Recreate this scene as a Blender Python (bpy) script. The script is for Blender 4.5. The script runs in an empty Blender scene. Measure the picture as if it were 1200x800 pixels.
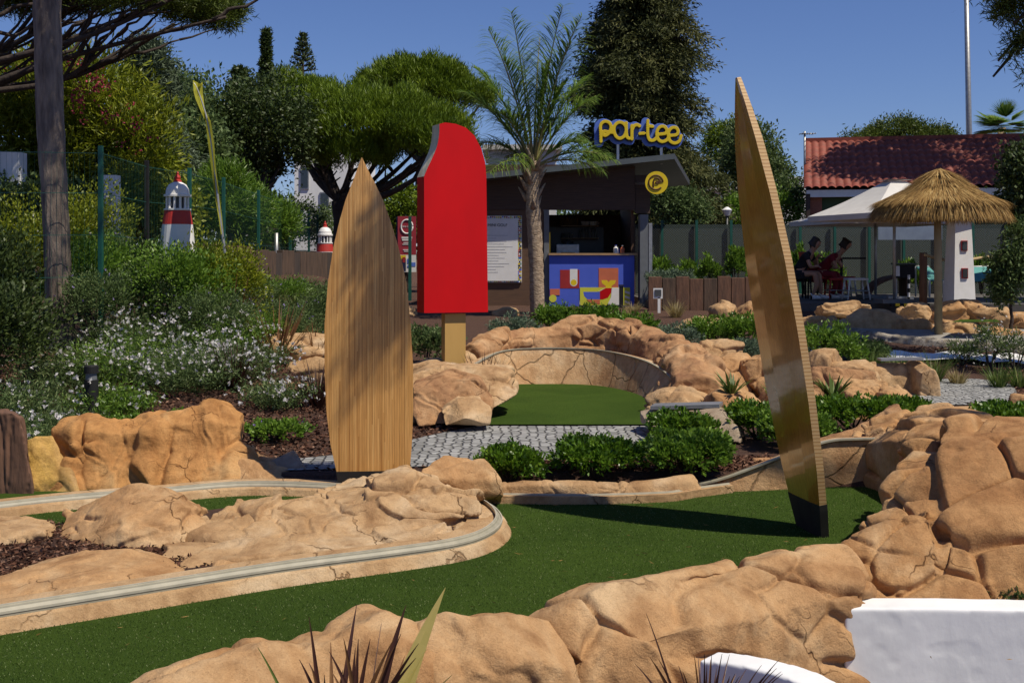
import bpy, bmesh, math, random
import numpy as np
from mathutils import Vector, Matrix
R = math.radians
random.seed(4)
RNG = np.random.default_rng(7)
C = bpy.context.scene.collection
S = bpy.context.scene
F = 1400.0
HOR = 300.0
CAMZ = 1.6

# ------------------------------------------------------------ camera, sky, sun
cam = bpy.data.cameras.new('camera'); camo = bpy.data.objects.new('camera', cam); C.objects.link(camo)
camo.location = (0, 0, CAMZ); camo.rotation_euler = (R(90), 0, 0)
cam.sensor_width = 36; cam.lens = 42.0; cam.shift_y = -(400 - HOR) / 1200.0
cam.clip_start = 0.1; cam.clip_end = 3000
cam.dof.use_dof = False
S.camera = camo
SUN = Vector((0.50, -0.32, 1.0)).normalized()
W = bpy.data.worlds.new('World'); S.world = W; W.use_nodes = True
nt = W.node_tree
sky = nt.nodes.new('ShaderNodeTexSky'); sky.sky_type = 'NISHITA'; sky.sun_disc = False
sky.sun_elevation = math.asin(SUN.z); sky.sun_rotation = math.atan2(SUN.x, SUN.y)
sky.altitude = 300; sky.air_density = 1.0; sky.dust_density = 0.0; sky.ozone_density = 6.0
bg = nt.nodes['Background']; bg.inputs['Strength'].default_value = 0.068
tint = nt.nodes.new('ShaderNodeMix'); tint.data_type = 'RGBA'; tint.blend_type = 'MULTIPLY'; tint.inputs['Factor'].default_value = 1
tint.inputs[7].default_value = (.90, .93, 1.22, 1); nt.links.new(sky.outputs[0], tint.inputs[6]); nt.links.new(tint.outputs[2], bg.inputs[0])
sl = bpy.data.lights.new('sun', 'SUN'); sl.energy = 4.6; sl.angle = R(0.5); sl.color = (1.0, 0.91, 0.76)
so = bpy.data.objects.new('sun', sl); C.objects.link(so)
so.rotation_euler = SUN.to_track_quat('Z', 'Y').to_euler()
S.view_settings.view_transform = 'Standard'; S.view_settings.look = 'None'
S.view_settings.exposure = 0.04; S.view_settings.gamma = 1.0
S.view_settings.use_curve_mapping = False

def P(px, py, Y):
    return np.array([(px - 600) / F * Y, Y, CAMZ - (py - HOR) / F * Y])
def G(px, py, z=0.0):
    Y = (CAMZ - z) * F / (py - HOR)
    return np.array([(px - 600) / F * Y, Y, z])

# ------------------------------------------------------------ noise
def _h(i, j, k, s):
    x = (i.astype(np.int64) * 73856093) ^ (j.astype(np.int64) * 19349663) ^ (k.astype(np.int64) * 83492791) ^ (s * 2654435)
    x = x & 0xffffffff
    x = ((x ^ (x >> 15)) * 2246822519) & 0xffffffff
    x = ((x ^ (x >> 13)) * 3266489917) & 0xffffffff
    x = x ^ (x >> 16)
    return (x & 0xffffff).astype(np.float64) / 0xffffff
def voro(p, seed=0):
    b = np.floor(p).astype(np.int64)
    f1 = np.full(len(p), 9.0); f2 = np.full(len(p), 9.0); idn = np.zeros(len(p)); rel = np.zeros((len(p), 3))
    for a in (-1, 0, 1):
        for c in (-1, 0, 1):
            for d in (-1, 0, 1):
                i, j, k = b[:, 0] + a, b[:, 1] + c, b[:, 2] + d
                q = np.stack([i + _h(i, j, k, seed + 1), j + _h(i, j, k, seed + 2), k + _h(i, j, k, seed + 3)], 1)
                D = np.sqrt(((q - p) ** 2).sum(1))
                m = D < f1
                f2 = np.where(m, f1, np.minimum(f2, D))
                idn = np.where(m, _h(i, j, k, seed + 4), idn)
                rel = np.where(m[:, None], p - q, rel)
                f1 = np.where(m, D, f1)
    return f1, f2, idn, rel
def vn(p, seed=0):
    b = np.floor(p).astype(np.int64); f = p - b; f = f * f * (3 - 2 * f)
    r = 0
    for a in (0, 1):
        for c in (0, 1):
            for d in (0, 1):
                w = (f[:, 0] if a else 1 - f[:, 0]) * (f[:, 1] if c else 1 - f[:, 1]) * (f[:, 2] if d else 1 - f[:, 2])
                r = r + w * _h(b[:, 0] + a, b[:, 1] + c, b[:, 2] + d, seed)
    return r * 2 - 1
def fbm(p, o=4, seed=0):
    r = 0; a = 1.0; t = 0
    for i in range(o):
        r = r + a * vn(p * (2.03 ** i) + 11.3 * i, seed + i); t += a; a *= .5
    return r / t
def sstep(a, b, x):
    t = np.clip((x - a) / (b - a), 0, 1); return t * t * (3 - 2 * t)

# ------------------------------------------------------------ materials
def newmat(name):
    m = bpy.data.materials.new(name); m.use_nodes = True
    n = m.node_tree; return m, n, n.nodes['Principled BSDF']
def rgb(c): return (c[0], c[1], c[2], 1)
def noise_node(n, scale, detail=4, rough=.55, coord=None, dist=0):
    t = n.nodes.new('ShaderNodeTexNoise'); t.inputs['Scale'].default_value = scale
    t.inputs['Detail'].default_value = detail; t.inputs['Roughness'].default_value = rough
    t.inputs['Distortion'].default_value = dist
    if coord is not None: n.links.new(coord, t.inputs['Vector'])
    return t
def ramp(n, fac, stops):
    r = n.nodes.new('ShaderNodeValToRGB'); e = r.color_ramp.elements
    while len(e) < len(stops): e.new(.5)
    for k, (p, c) in enumerate(stops): e[k].position = p; e[k].color = rgb(c)
    n.links.new(fac, r.inputs[0]); return r
def coords(n, scale=(1, 1, 1), rot=(0, 0, 0), kind='Object'):
    tc = n.nodes.new('ShaderNodeTexCoord'); mp = n.nodes.new('ShaderNodeMapping')
    mp.inputs['Scale'].default_value = scale; mp.inputs['Rotation'].default_value = rot
    n.links.new(tc.outputs[kind], mp.inputs['Vector']); return mp.outputs[0]
def bump(n, b, h, strength, dist=.01, prev=None):
    u = n.nodes.new('ShaderNodeBump'); u.inputs['Strength'].default_value = strength; u.inputs['Distance'].default_value = dist
    n.links.new(h, u.inputs['Height'])
    if prev: n.links.new(prev.outputs[0], u.inputs['Normal'])
    n.links.new(u.outputs[0], b.inputs['Normal']); return u
def mat(name, c1, c2=None, rough=.7, scale=8, detail=4, bmp=0, bscale=None, metal=0, stretch=(1, 1, 1), spec=.5, bdist=.01, lo=.35, hi=.65, coat=0):
    m, n, b = newmat(name)
    b.inputs['Roughness'].default_value = rough; b.inputs['Metallic'].default_value = metal
    b.inputs['Specular IOR Level'].default_value = spec; b.inputs['Coat Weight'].default_value = coat
    b.inputs['Coat Roughness'].default_value = .08
    co = coords(n, stretch)
    if c2 is None: c2 = tuple(v * .85 for v in c1)
    t = noise_node(n, scale, detail, coord=co)
    r = ramp(n, t.outputs[0], [(lo, c1), (hi, c2)]); n.links.new(r.outputs[0], b.inputs['Base Color'])
    if bmp:
        t2 = noise_node(n, bscale or scale * 3, 5, coord=co); bump(n, b, t2.outputs[0], bmp, bdist)
    return m
def leafmat(name, c1, c2, rough=.5, trans=.3, spec=.4, c3=None):
    m, n, b = newmat(name)
    at = n.nodes.new('ShaderNodeAttribute'); at.attribute_name = 'var'
    st = [(0.0, c1), (.75, c2)]
    if c3: st.append((1.0, c3))
    r = ramp(n, at.outputs['Fac'], st)
    n.links.new(r.outputs[0], b.inputs['Base Color'])
    b.inputs['Roughness'].default_value = rough; b.inputs['Specular IOR Level'].default_value = spec
    tr = n.nodes.new('ShaderNodeBsdfTranslucent'); n.links.new(r.outputs[0], tr.inputs[0])
    mx = n.nodes.new('ShaderNodeMixShader'); mx.inputs[0].default_value = trans
    n.links.new(b.outputs[0], mx.inputs[1]); n.links.new(tr.outputs[0], mx.inputs[2])
    n.links.new(mx.outputs[0], n.nodes['Material Output'].inputs[0]); return m
def rockmat(name, a, b_, c_, sc=1.0, joints=False):
    m, n, b = newmat(name)
    co = coords(n); b.inputs['Roughness'].default_value = .85; b.inputs['Specular IOR Level'].default_value = .25
    t1 = noise_node(n, 1.7 * sc, 6, .62, co, .6)
    r1 = ramp(n, t1.outputs[0], [(.34, b_), (.50, a), (.64, c_)])
    t2 = noise_node(n, 7 * sc, 8, .7, co, .3)
    r2 = ramp(n, t2.outputs[0], [(.30, (.62, .56, .5)), (.55, (1, 1, 1))])
    tg = noise_node(n, 130, 3, .8, co); rg_ = ramp(n, tg.outputs[0], [(.32, (.72, .68, .64)), (.48, (1, 1, 1)), (.68, (1.12, 1.12, 1.1))])
    mg = n.nodes.new('ShaderNodeMix'); mg.data_type = 'RGBA'; mg.blend_type = 'MULTIPLY'; mg.inputs['Factor'].default_value = .8; n.links.new(r2.outputs[0], mg.inputs[6]); n.links.new(rg_.outputs[0], mg.inputs[7])
    mx = n.nodes.new('ShaderNodeMix'); mx.data_type = 'RGBA'; mx.blend_type = 'MULTIPLY'; mx.inputs['Factor'].default_value = .85
    n.links.new(r1.outputs[0], mx.inputs[6]); n.links.new(mg.outputs[2], mx.inputs[7])
    # vertical rain streaks
    t3 = noise_node(n, 5, 5, .6, coords(n, (1, 1, .18)), .4)
    r3 = ramp(n, t3.outputs[0], [(.52, (1, 1, 1)), (.68, (.62, .55, .5))])
    mx2 = n.nodes.new('ShaderNodeMix'); mx2.data_type = 'RGBA'; mx2.blend_type = 'MULTIPLY'; mx2.inputs['Factor'].default_value = .6
    n.links.new(mx.outputs[2], mx2.inputs[6]); n.links.new(r3.outputs[0], mx2.inputs[7])
    n.links.new(mx2.outputs[2], b.inputs['Base Color'])
    cb = None
    if not joints:   # sparse hairline cracks
        wv = noise_node(n, 2.6, 4, .65, co); wm = n.nodes.new('ShaderNodeMix'); wm.data_type = 'RGBA'; wm.blend_type = 'LINEAR_LIGHT'; wm.inputs['Factor'].default_value = .22
        n.links.new(co, wm.inputs[6]); n.links.new(wv.outputs['Color'], wm.inputs[7])
        vo = n.nodes.new('ShaderNodeTexVoronoi'); vo.feature = 'DISTANCE_TO_EDGE'; vo.inputs['Scale'].default_value = 1.9 * sc; n.links.new(wm.outputs[2], vo.inputs['Vector'])
        gt = noise_node(n, 1.6, 2, .5, co); g2 = ramp(n, gt.outputs[0], [(.50, (0, 0, 0)), (.60, (.75, .75, .75))])
        rv = ramp(n, vo.outputs['Distance'], [(.0, (.42, .33, .26)), (.007, (.6, .52, .45)), (.013, (1, 1, 1))]); m3 = n.nodes.new('ShaderNodeMix'); m3.data_type = 'RGBA'; m3.blend_type = 'MULTIPLY'
        n.links.new(g2.outputs[0], m3.inputs['Factor']); n.links.new(mx2.outputs[2], m3.inputs[6]); n.links.new(rv.outputs[0], m3.inputs[7]); n.links.new(m3.outputs[2], b.inputs['Base Color'])
        rb = ramp(n, vo.outputs['Distance'], [(.0, (0, 0, 0)), (.013, (1, 1, 1))]); m4 = n.nodes.new('ShaderNodeMix'); m4.data_type = 'RGBA'; n.links.new(g2.outputs[0], m4.inputs['Factor']); m4.inputs[6].default_value = (1, 1, 1, 1); n.links.new(rb.outputs[0], m4.inputs[7]); cb = bump(n, b, m4.outputs[2], 1.0, .015)
    if joints:   # scored joints of the moulded panels
        wv = noise_node(n, 2.2, 3, .6, co); wm = n.nodes.new('ShaderNodeMix'); wm.data_type = 'RGBA'; wm.blend_type = 'LINEAR_LIGHT'; wm.inputs['Factor'].default_value = .12
        n.links.new(co, wm.inputs[6]); n.links.new(wv.outputs['Color'], wm.inputs[7])
        vo = n.nodes.new('ShaderNodeTexVoronoi'); vo.feature = 'DISTANCE_TO_EDGE'; vo.inputs['Scale'].default_value = 2.1; n.links.new(wm.outputs[2], vo.inputs['Vector'])
        rb = ramp(n, vo.outputs['Distance'], [(.0, (0, 0, 0)), (.022, (1, 1, 1))]); cb = bump(n, b, rb.outputs[0], 1.0, .02)
        rv = ramp(n, vo.outputs['Distance'], [(.0, (.5, .4, .32)), (.012, (1, 1, 1))]); m3 = n.nodes.new('ShaderNodeMix'); m3.data_type = 'RGBA'; m3.blend_type = 'MULTIPLY'; m3.inputs['Factor'].default_value = .45
        n.links.new(mx2.outputs[2], m3.inputs[6]); n.links.new(rv.outputs[0], m3.inputs[7]); n.links.new(m3.outputs[2], b.inputs['Base Color'])
    tb = noise_node(n, 26, 9, .72, co); u = bump(n, b, tb.outputs[0], .85, .018, cb)
    tf = noise_node(n, 150, 4, .8, co); bump(n, b, tf.outputs[0], .7, .004, u)
    return m

M = {}
M['rock'] = rockmat('tan_rock', (.54, .325, .155), (.42, .225, .095), (.62, .43, .24))
M['rock_pale'] = rockmat('pale_rock', (.53, .345, .18), (.40, .235, .11), (.60, .44, .27))
M['rock_red'] = rockmat('reddish_rock', (.46, .26, .125), (.31, .155, .075), (.55, .36, .2))
M['rock_orange'] = rockmat('orange_rock', (.50, .28, .12), (.38, .19, .075), (.58, .38, .2))
M['rock_ochre'] = rockmat('ochre_rock', (.54, .28, .10), (.42, .20, .065), (.58, .36, .16))
M['rock_yellow'] = rockmat('yellow_rock', (.52, .32, .11), (.58, .36, .08), (.50, .33, .17))
M['rock_grey'] = rockmat('grey_rock', (.36, .28, .2), (.26, .2, .15), (.45, .37, .28))
M['mortar'] = rockmat('pale_render', (.56, .36, .19), (.46, .25, .115), (.60, .43, .26), 1.0, True)
M['white_wall'] = mat('white_wall', (.84, .84, .83), (.66, .67, .66), .8, 2.2, 9, .3, 20, bdist=.006, lo=.35, hi=.8, stretch=(1, 1, .6))
M['white'] = mat('white_paint', (.80, .79, .77), (.74, .73, .70), .55, 6)
M['red'] = mat('red_gloss', (.60, .002, .004), (.50, .002, .004), .5, 1.6, 6, .12, 3, spec=.25, bdist=.02, stretch=(1, 1, .4))
M['redpaint'] = mat('red_paint', (.50, .03, .02), (.40, .03, .02), .6, 8)
M['steel'] = mat('steel', (.45, .45, .44), (.34, .34, .33), .45, 12, metal=.7)
M['dark_metal'] = mat('dark_metal', (.05, .055, .06), (.07, .075, .08), .5, 6)
M['black'] = mat('black', (.012, .012, .013), (.02, .02, .02), .7, 8, spec=.25)
M['grey'] = mat('grey', (.16, .17, .18), (.13, .14, .15), .55, 6)
M['alu'] = mat('aluminium_strip', (.36, .33, .245), (.29, .27, .20), .55, 14)
M['alu_lip'] = mat('strip_lip', (.50, .46, .36), (.40, .37, .29), .5, 14)
M['yellow'] = mat('yellow', (.78, .58, .01), (.72, .52, .01), .45, 5)
M['lime'] = mat('lime', (.62, .62, .05), (.58, .58, .05), .6, 5)
M['blue'] = mat('blue', (.07, .12, .60), (.06, .11, .56), .6, 5)
M['blue_sign'] = mat('blue_sign', (.10, .19, .62), (.09, .17, .58), .5, 5)
M['navy'] = mat('navy', (.01, .015, .06), None, .6, 5)
M['orange'] = mat('orange', (.62, .16, .07), None, .6, 5)
M['crimson'] = mat('crimson', (.36, .02, .02), None, .6, 5)
M['cladding'] = mat('dark_cladding', (.075, .042, .026), (.05, .028, .018), .7, 3, stretch=(1, 1, 14), bmp=.3, bscale=12)
M['wall_timber'] = mat('wall_timber', (.13, .068, .037), (.09, .048, .027), .7, 3, stretch=(1, 1, 14), bmp=.3, bscale=12)
M['counter_wood'] = mat('counter_wood', (.42, .26, .13), None, .5, 9)
M['sleeper'] = mat('sleeper_wood', (.115, .07, .045), (.06, .038, .026), .85, 5, stretch=(3, 3, .5), bmp=.7, bscale=14)
M['sleeper_red'] = mat('sleeper_wood_reddish', (.17, .085, .05), (.10, .052, .033), .85, 5, stretch=(3, 3, .5), bmp=.7, bscale=14)
M['bark'] = mat('bark', (.30, .235, .18), (.11, .085, .07), .9, 6, stretch=(2, 2, .4), bmp=.9, bscale=16, bdist=.03)
M['bark_dark'] = mat('bark_dark', (.06, .042, .032), (.03, .022, .018), .9, 6, bmp=.8, bscale=16, bdist=.03)
M['palm_bark'] = mat('palm_bark', (.46, .35, .24), (.24, .17, .11), .9, 9, stretch=(1, 1, 2), bmp=.9, bscale=22, bdist=.03)
M['green_post'] = mat('green_post', (.008, .085, .062), (.006, .07, .05), .5, 8)
M['green_wire'] = mat('green_wire', (.02, .10, .07), None, .5, 8)
M['brick'] = mat('brick', (.34, .12, .07), (.26, .09, .05), .8, 14, stretch=(1, 1, 3), bmp=.4)
M['green_panel'] = mat('green_panel', (.05, .09, .03), None, .7, 5)
M['canvas'] = mat('canvas', (.62, .60, .56), (.56, .54, .50), .8, 4, bmp=.1)
M['teal'] = mat('teal', (.10, .34, .32), None, .7, 5)
M['denim'] = mat('blue_grey_banner', (.20, .25, .33), (.16, .2, .28), .8, 5)
M['skin'] = mat('skin', (.42, .22, .14), None, .55, 5)
M['red_cloth'] = mat('red_cloth', (.22, .01, .02), None, .85, 9)
M['black_cloth'] = mat('black_cloth', (.012, .012, .016), None, .9, 9)
M['hair'] = mat('hair', (.025, .015, .01), None, .6, 20)
M['glass'] = mat('dark_glass', (.02, .025, .03), None, .1, 5, spec=.8)
M['rope'] = mat('rope', (.45, .33, .16), None, .9, 40, bmp=.5)
M['bamboo_pole'] = mat('bamboo_pole', (.42, .33, .18), (.34, .26, .14), .6, 6)

M['path_grey'] = mat('grey_path', (.33, .31, .28), (.25, .23, .20), .9, 6, 6, .5, 30)
M['grey_pave'] = mat('terrace_paving', (.12, .11, .10), (.08, .075, .07), .85, 4, 4, .3, 20)
M['edge_grey'] = mat('roof_edge_grey', (.10, .12, .13), None, .5, 5)
M['panel_dark'] = mat('dark_slate_panel', (.045, .055, .065), None, .4, 5)
M['print_grey'] = mat('print_grey', (.45, .45, .47), None, .8, 5)
M['amber'] = mat('amber_glass', (.16, .09, .02), None, .15, 5)
M['glass_pale'] = mat('pale_glass', (.22, .22, .2), None, .12, 5)
M['board_red'] = mat('board_red', (.36, .03, .045), None, .5, 5)
M['brown_sign'] = mat('brown_sign', (.10, .035, .005), None, .6, 5)
M['brown_dark'] = mat('gable_brown', (.06, .035, .025), None, .7, 5)
M['sleeper_dk'] = mat('sleeper_dark', (.07, .05, .04), (.04, .03, .024), .85, 5, stretch=(3, 3, .5), bmp=.7, bscale=14)
M['tile'] = mat('roof_tile', (.29, .07, .04), (.20, .045, .028), .7, 3, 6, .3, 20)
M['thatch_core'] = mat('thatch_core', (.26, .15, .05), (.18, .10, .03), .95, 30, 6, .8, 60)
M['flag'] = leafmat('flag_cloth', (.50, .48, .05), (.5, .5, .1), .7, .4, .2)
M['rubble'] = rockmat('rubble', (.34, .30, .24), (.18, .16, .13), (.45, .41, .34), 2.5)
def netting():
    m, n, b = newmat('shade_netting'); b.inputs['Base Color'].default_value = (.028, .045, .04, 1); b.inputs['Roughness'].default_value = .8
    co = coords(n, (1, 1, 1)); w = n.nodes.new('ShaderNodeTexChecker'); w.inputs['Scale'].default_value = 34; n.links.new(co, w.inputs['Vector'])
    r = ramp(n, w.outputs['Fac'], [(0, (.012, .02, .018)), (1, (.06, .085, .075))]); n.links.new(r.outputs[0], b.inputs['Base Color'])
    tr = n.nodes.new('ShaderNodeBsdfTransparent'); mx = n.nodes.new('ShaderNodeMixShader'); mx.inputs[0].default_value = .2
    n.links.new(b.outputs[0], mx.inputs[1]); n.links.new(tr.outputs[0], mx.inputs[2]); n.links.new(mx.outputs[0], n.nodes['Material Output'].inputs[0]); return m
M['netting'] = netting()
def felt():
    m, n, b = newmat('putting_felt'); co = coords(n)
    t = noise_node(n, 150, 5, .9, co); r = ramp(n, t.outputs[0], [(.3, (.018, .040, .006)), (.55, (.052, .092, .016)), (.72, (.16, .20, .07))])
    t2 = noise_node(n, 1.3, 5, .6, co, .8); r2 = ramp(n, t2.outputs[0], [(.3, (.80, .82, .8)), (.7, (1.12, 1.1, 1.0))])
    mx = n.nodes.new('ShaderNodeMix'); mx.data_type = 'RGBA'; mx.blend_type = 'MULTIPLY'; mx.inputs['Factor'].default_value = 1
    n.links.new(r.outputs[0], mx.inputs[6]); n.links.new(r2.outputs[0], mx.inputs[7]); n.links.new(mx.outputs[2], b.inputs['Base Color'])
    b.inputs['Roughness'].default_value = .95; b.inputs['Specular IOR Level'].default_value = .1
    b.inputs['Specular IOR Level'].default_value = .03
    bump(n, b, t.outputs[0], 1.0, .008); return m
M['felt'] = felt()
def mulch():
    m, n, b = newmat('bark_mulch'); co = coords(n, (1, 1, 1))
    t = noise_node(n, 34, 8, .75, co, 1.2); r = ramp(n, t.outputs[0], [(.3, (.03, .014, .009)), (.5, (.085, .038, .022)), (.7, (.19, .10, .06))])
    n.links.new(r.outputs[0], b.inputs['Base Color']); b.inputs['Roughness'].default_value = .95
    bump(n, b, t.outputs[0], 1, .04); return m
M['mulch'] = mulch()
def cobble():
    m, n, b = newmat('cobbles'); co = coords(n, (1, 1, 1))
    nz = noise_node(n, 3, 2, .5, co)
    add = n.nodes.new('ShaderNodeMix'); add.data_type = 'RGBA'; add.blend_type = 'LINEAR_LIGHT'; add.inputs['Factor'].default_value = .03
    n.links.new(co, add.inputs[6]); n.links.new(nz.outputs['Color'], add.inputs[7])
    v = n.nodes.new('ShaderNodeTexVoronoi'); v.feature = 'DISTANCE_TO_EDGE'; v.inputs['Scale'].default_value = 13; v.inputs['Randomness'].default_value = .55
    v2 = n.nodes.new('ShaderNodeTexVoronoi'); v2.inputs['Scale'].default_value = 13; v2.inputs['Randomness'].default_value = .55
    n.links.new(add.outputs[2], v.inputs['Vector']); n.links.new(add.outputs[2], v2.inputs['Vector'])
    r1 = ramp(n, v.outputs['Distance'], [(.02, (.34, .33, .30)), (.10, (1, 1, 1))])
    bw = n.nodes.new('ShaderNodeRGBToBW'); n.links.new(v2.outputs['Color'], bw.inputs[0])
    r2 = ramp(n, bw.outputs[0], [(.2, (.22, .22, .21)), (.8, (.40, .40, .385))])
    mx = n.nodes.new('ShaderNodeMix'); mx.data_type = 'RGBA'; mx.blend_type = 'MULTIPLY'; mx.inputs['Factor'].default_value = 1
    n.links.new(r1.outputs[0], mx.inputs[6]); n.links.new(r2.outputs[0], mx.inputs[7]); n.links.new(mx.outputs[2], b.inputs['Base Color'])
    b.inputs['Roughness'].default_value = .8
    r3 = ramp(n, v.outputs['Distance'], [(.0, (0, 0, 0)), (.16, (1, 1, 1))]); bump(n, b, r3.outputs[0], 1, .02)
    return m
M['cobble'] = cobble()
def bamboo():
    m, n, b = newmat('bamboo_strips')
    co = coords(n, (1, 1, 1))
    sx = n.nodes.new('ShaderNodeSeparateXYZ'); n.links.new(co, sx.inputs[0])
    # strips ~7 mm wide, each its own tone; long grain; darker nodes now and then
    mu = n.nodes.new('ShaderNodeMath'); mu.operation = 'MULTIPLY'; mu.inputs[1].default_value = 120; n.links.new(sx.outputs[0], mu.inputs[0])
    fl = n.nodes.new('ShaderNodeMath'); fl.operation = 'FLOOR'; n.links.new(mu.outputs[0], fl.inputs[0])
    wn = n.nodes.new('ShaderNodeTexWhiteNoise'); wn.noise_dimensions = '2D'
    zz = n.nodes.new('ShaderNodeMath'); zz.operation = 'MULTIPLY'; zz.inputs[1].default_value = .9; n.links.new(sx.outputs[2], zz.inputs[0])
    cbn = n.nodes.new('ShaderNodeCombineXYZ'); n.links.new(fl.outputs[0], cbn.inputs[0])
    f2 = n.nodes.new('ShaderNodeMath'); f2.operation = 'ADD'; n.links.new(zz.outputs[0], f2.inputs[0])
    wo = n.nodes.new('ShaderNodeTexWhiteNoise'); wo.noise_dimensions = '1D'; n.links.new(fl.outputs[0], wo.inputs['W']); n.links.new(wo.outputs['Value'], f2.inputs[1])
    f3 = n.nodes.new('ShaderNodeMath'); f3.operation = 'FLOOR'; n.links.new(f2.outputs[0], f3.inputs[0]); n.links.new(f3.outputs[0], cbn.inputs[1])
    n.links.new(cbn.outputs[0], wn.inputs['Vector'])
    r = ramp(n, wn.outputs['Value'], [(0, (.46, .22, .055)), (.35, (.62, .33, .095)), (.7, (.68, .37, .115)), (1, (.74, .44, .15))])
    g = noise_node(n, 6, 6, .7, coords(n, (28, 28, .7)))
    rg = ramp(n, g.outputs[0], [(.35, (.72, .68, .62)), (.62, (1.05, 1.05, 1.05))])
    mx = n.nodes.new('ShaderNodeMix'); mx.data_type = 'RGBA'; mx.blend_type = 'MULTIPLY'; mx.inputs['Factor'].default_value = 1
    n.links.new(r.outputs[0], mx.inputs[6]); n.links.new(rg.outputs[0], mx.inputs[7]); n.links.new(mx.outputs[2], b.inputs['Base Color'])
    sm = n.nodes.new('ShaderNodeMath'); sm.operation = 'MULTIPLY'; sm.inputs[1].default_value = 60; n.links.new(sx.outputs[0], sm.inputs[0]); sf = n.nodes.new('ShaderNodeMath'); sf.operation = 'FRACT'; n.links.new(sm.outputs[0], sf.inputs[0])
    sr = ramp(n, sf.outputs[0], [(0, (.45, .38, .3)), (.10, (.55, .48, .4)), (.17, (1, 1, 1))]); mz = n.nodes.new('ShaderNodeMix'); mz.data_type = 'RGBA'; mz.blend_type = 'MULTIPLY'; mz.inputs['Factor'].default_value = .5
    n.links.new(mx.outputs[2], mz.inputs[6]); n.links.new(sr.outputs[0], mz.inputs[7]); n.links.new(mz.outputs[2], b.inputs['Base Color'])
    b.inputs['Roughness'].default_value = .42; b.inputs['Coat Weight'].default_value = .25; b.inputs['Coat Roughness'].default_value = .2
    bump(n, b, g.outputs[0], .1, .004); return m
M['bamboo'] = bamboo()
def glossy_bamboo():
    m, n, b = newmat('varnished_bamboo'); co = coords(n, (20, 20, .6))
    t = noise_node(n, 5, 6, .6, co); r = ramp(n, t.outputs[0], [(.3, (.30, .115, .012)), (.7, (.48, .205, .022))])
    n.links.new(r.outputs[0], b.inputs['Base Color']); b.inputs['Roughness'].default_value = .25
    b.inputs['Coat Weight'].default_value = 1; b.inputs['Coat Roughness'].default_value = .06
    b.inputs['Coat IOR'].default_value = 1.5
    t2 = noise_node(n, 3.0, 1, .5, coords(n, (1, 1, .45))); bump(n, b, t2.outputs[0], .5, .04)
    return m
M['varnish'] = glossy_bamboo()
def ply_edge():
    m, n, b = newmat('laminated_edge'); co = coords(n, (1, 1, 1))
    sx = n.nodes.new('ShaderNodeSeparateXYZ'); n.links.new(co, sx.inputs[0])
    nz = noise_node(n, 7, 3, .6, co)
    a = n.nodes.new('ShaderNodeMath'); a.operation = 'MULTIPLY_ADD'; a.inputs[1].default_value = .012; n.links.new(nz.outputs[0], a.inputs[0]); n.links.new(sx.outputs[2], a.inputs[2])
    w = n.nodes.new('ShaderNodeMath'); w.operation = 'MULTIPLY'; w.inputs[1].default_value = 48; n.links.new(a.outputs[0], w.inputs[0])
    fr = n.nodes.new('ShaderNodeMath'); fr.operation = 'FRACT'; n.links.new(w.outputs[0], fr.inputs[0])
    r = ramp(n, fr.outputs[0], [(.0, (.36, .19, .07)), (.18, (.40, .22, .08)), (.3, (.66, .45, .22)), (.92, (.60, .38, .16)), (1, (.36, .19, .07))])
    n.links.new(r.outputs[0], b.inputs['Base Color']); b.inputs['Roughness'].default_value = .55
    bump(n, b, fr.outputs[0], .3, .005); return m
M['ply_edge'] = ply_edge()
M['stick'] = mat('stick_wood', (.56, .34, .10), (.48, .28, .075), .6, 3, stretch=(1, 1, .3), bmp=.25, bscale=5)
M['cream'] = mat('bite_cream', (.82, .74, .54), (.62, .54, .36), .8, 5, stretch=(4, 1, 1), bmp=.4)

# ------------------------------------------------------------ mesh helpers
def tagit(o, label=None, cat=None, group=None, kind=None):
    if label: o['label'] = label
    if cat: o['category'] = cat
    if group: o['group'] = group
    if kind: o['kind'] = kind
    return o
def thing(name, label, cat, loc=(0, 0, 0), group=None):
    o = bpy.data.objects.new(name, None); C.objects.link(o); o.location = tuple(float(v) for v in loc); o.empty_display_size = .1
    return tagit(o, label, cat, group)
def link_mesh(name, me, mats, parent=None, V=None, smooth=False, center=True):
    """V world coordinates; origin goes to the parent's base or to the mesh's own base."""
    if V is not None:
        if parent is not None: off = np.array(world_loc(parent))
        elif center:
            off = np.array([(V[:, 0].min() + V[:, 0].max()) / 2, (V[:, 1].min() + V[:, 1].max()) / 2, V[:, 2].min()])
        else: off = np.zeros(3)
        me.vertices.foreach_set('co', (V - off).astype(np.float32).ravel())
    o = bpy.data.objects.new(name, me); C.objects.link(o)
    if not isinstance(mats, (list, tuple)): mats = [mats]
    for m in mats: me.materials.append(m)
    if parent is not None: o.parent = parent
    elif V is not None: o.location = off
    if smooth: me.polygons.foreach_set('use_smooth', [True] * len(me.polygons))
    me.update(); return o
def world_loc(o):
    v = Vector(o.location)
    while o.parent is not None: o = o.parent; v += o.location
    return v
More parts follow.
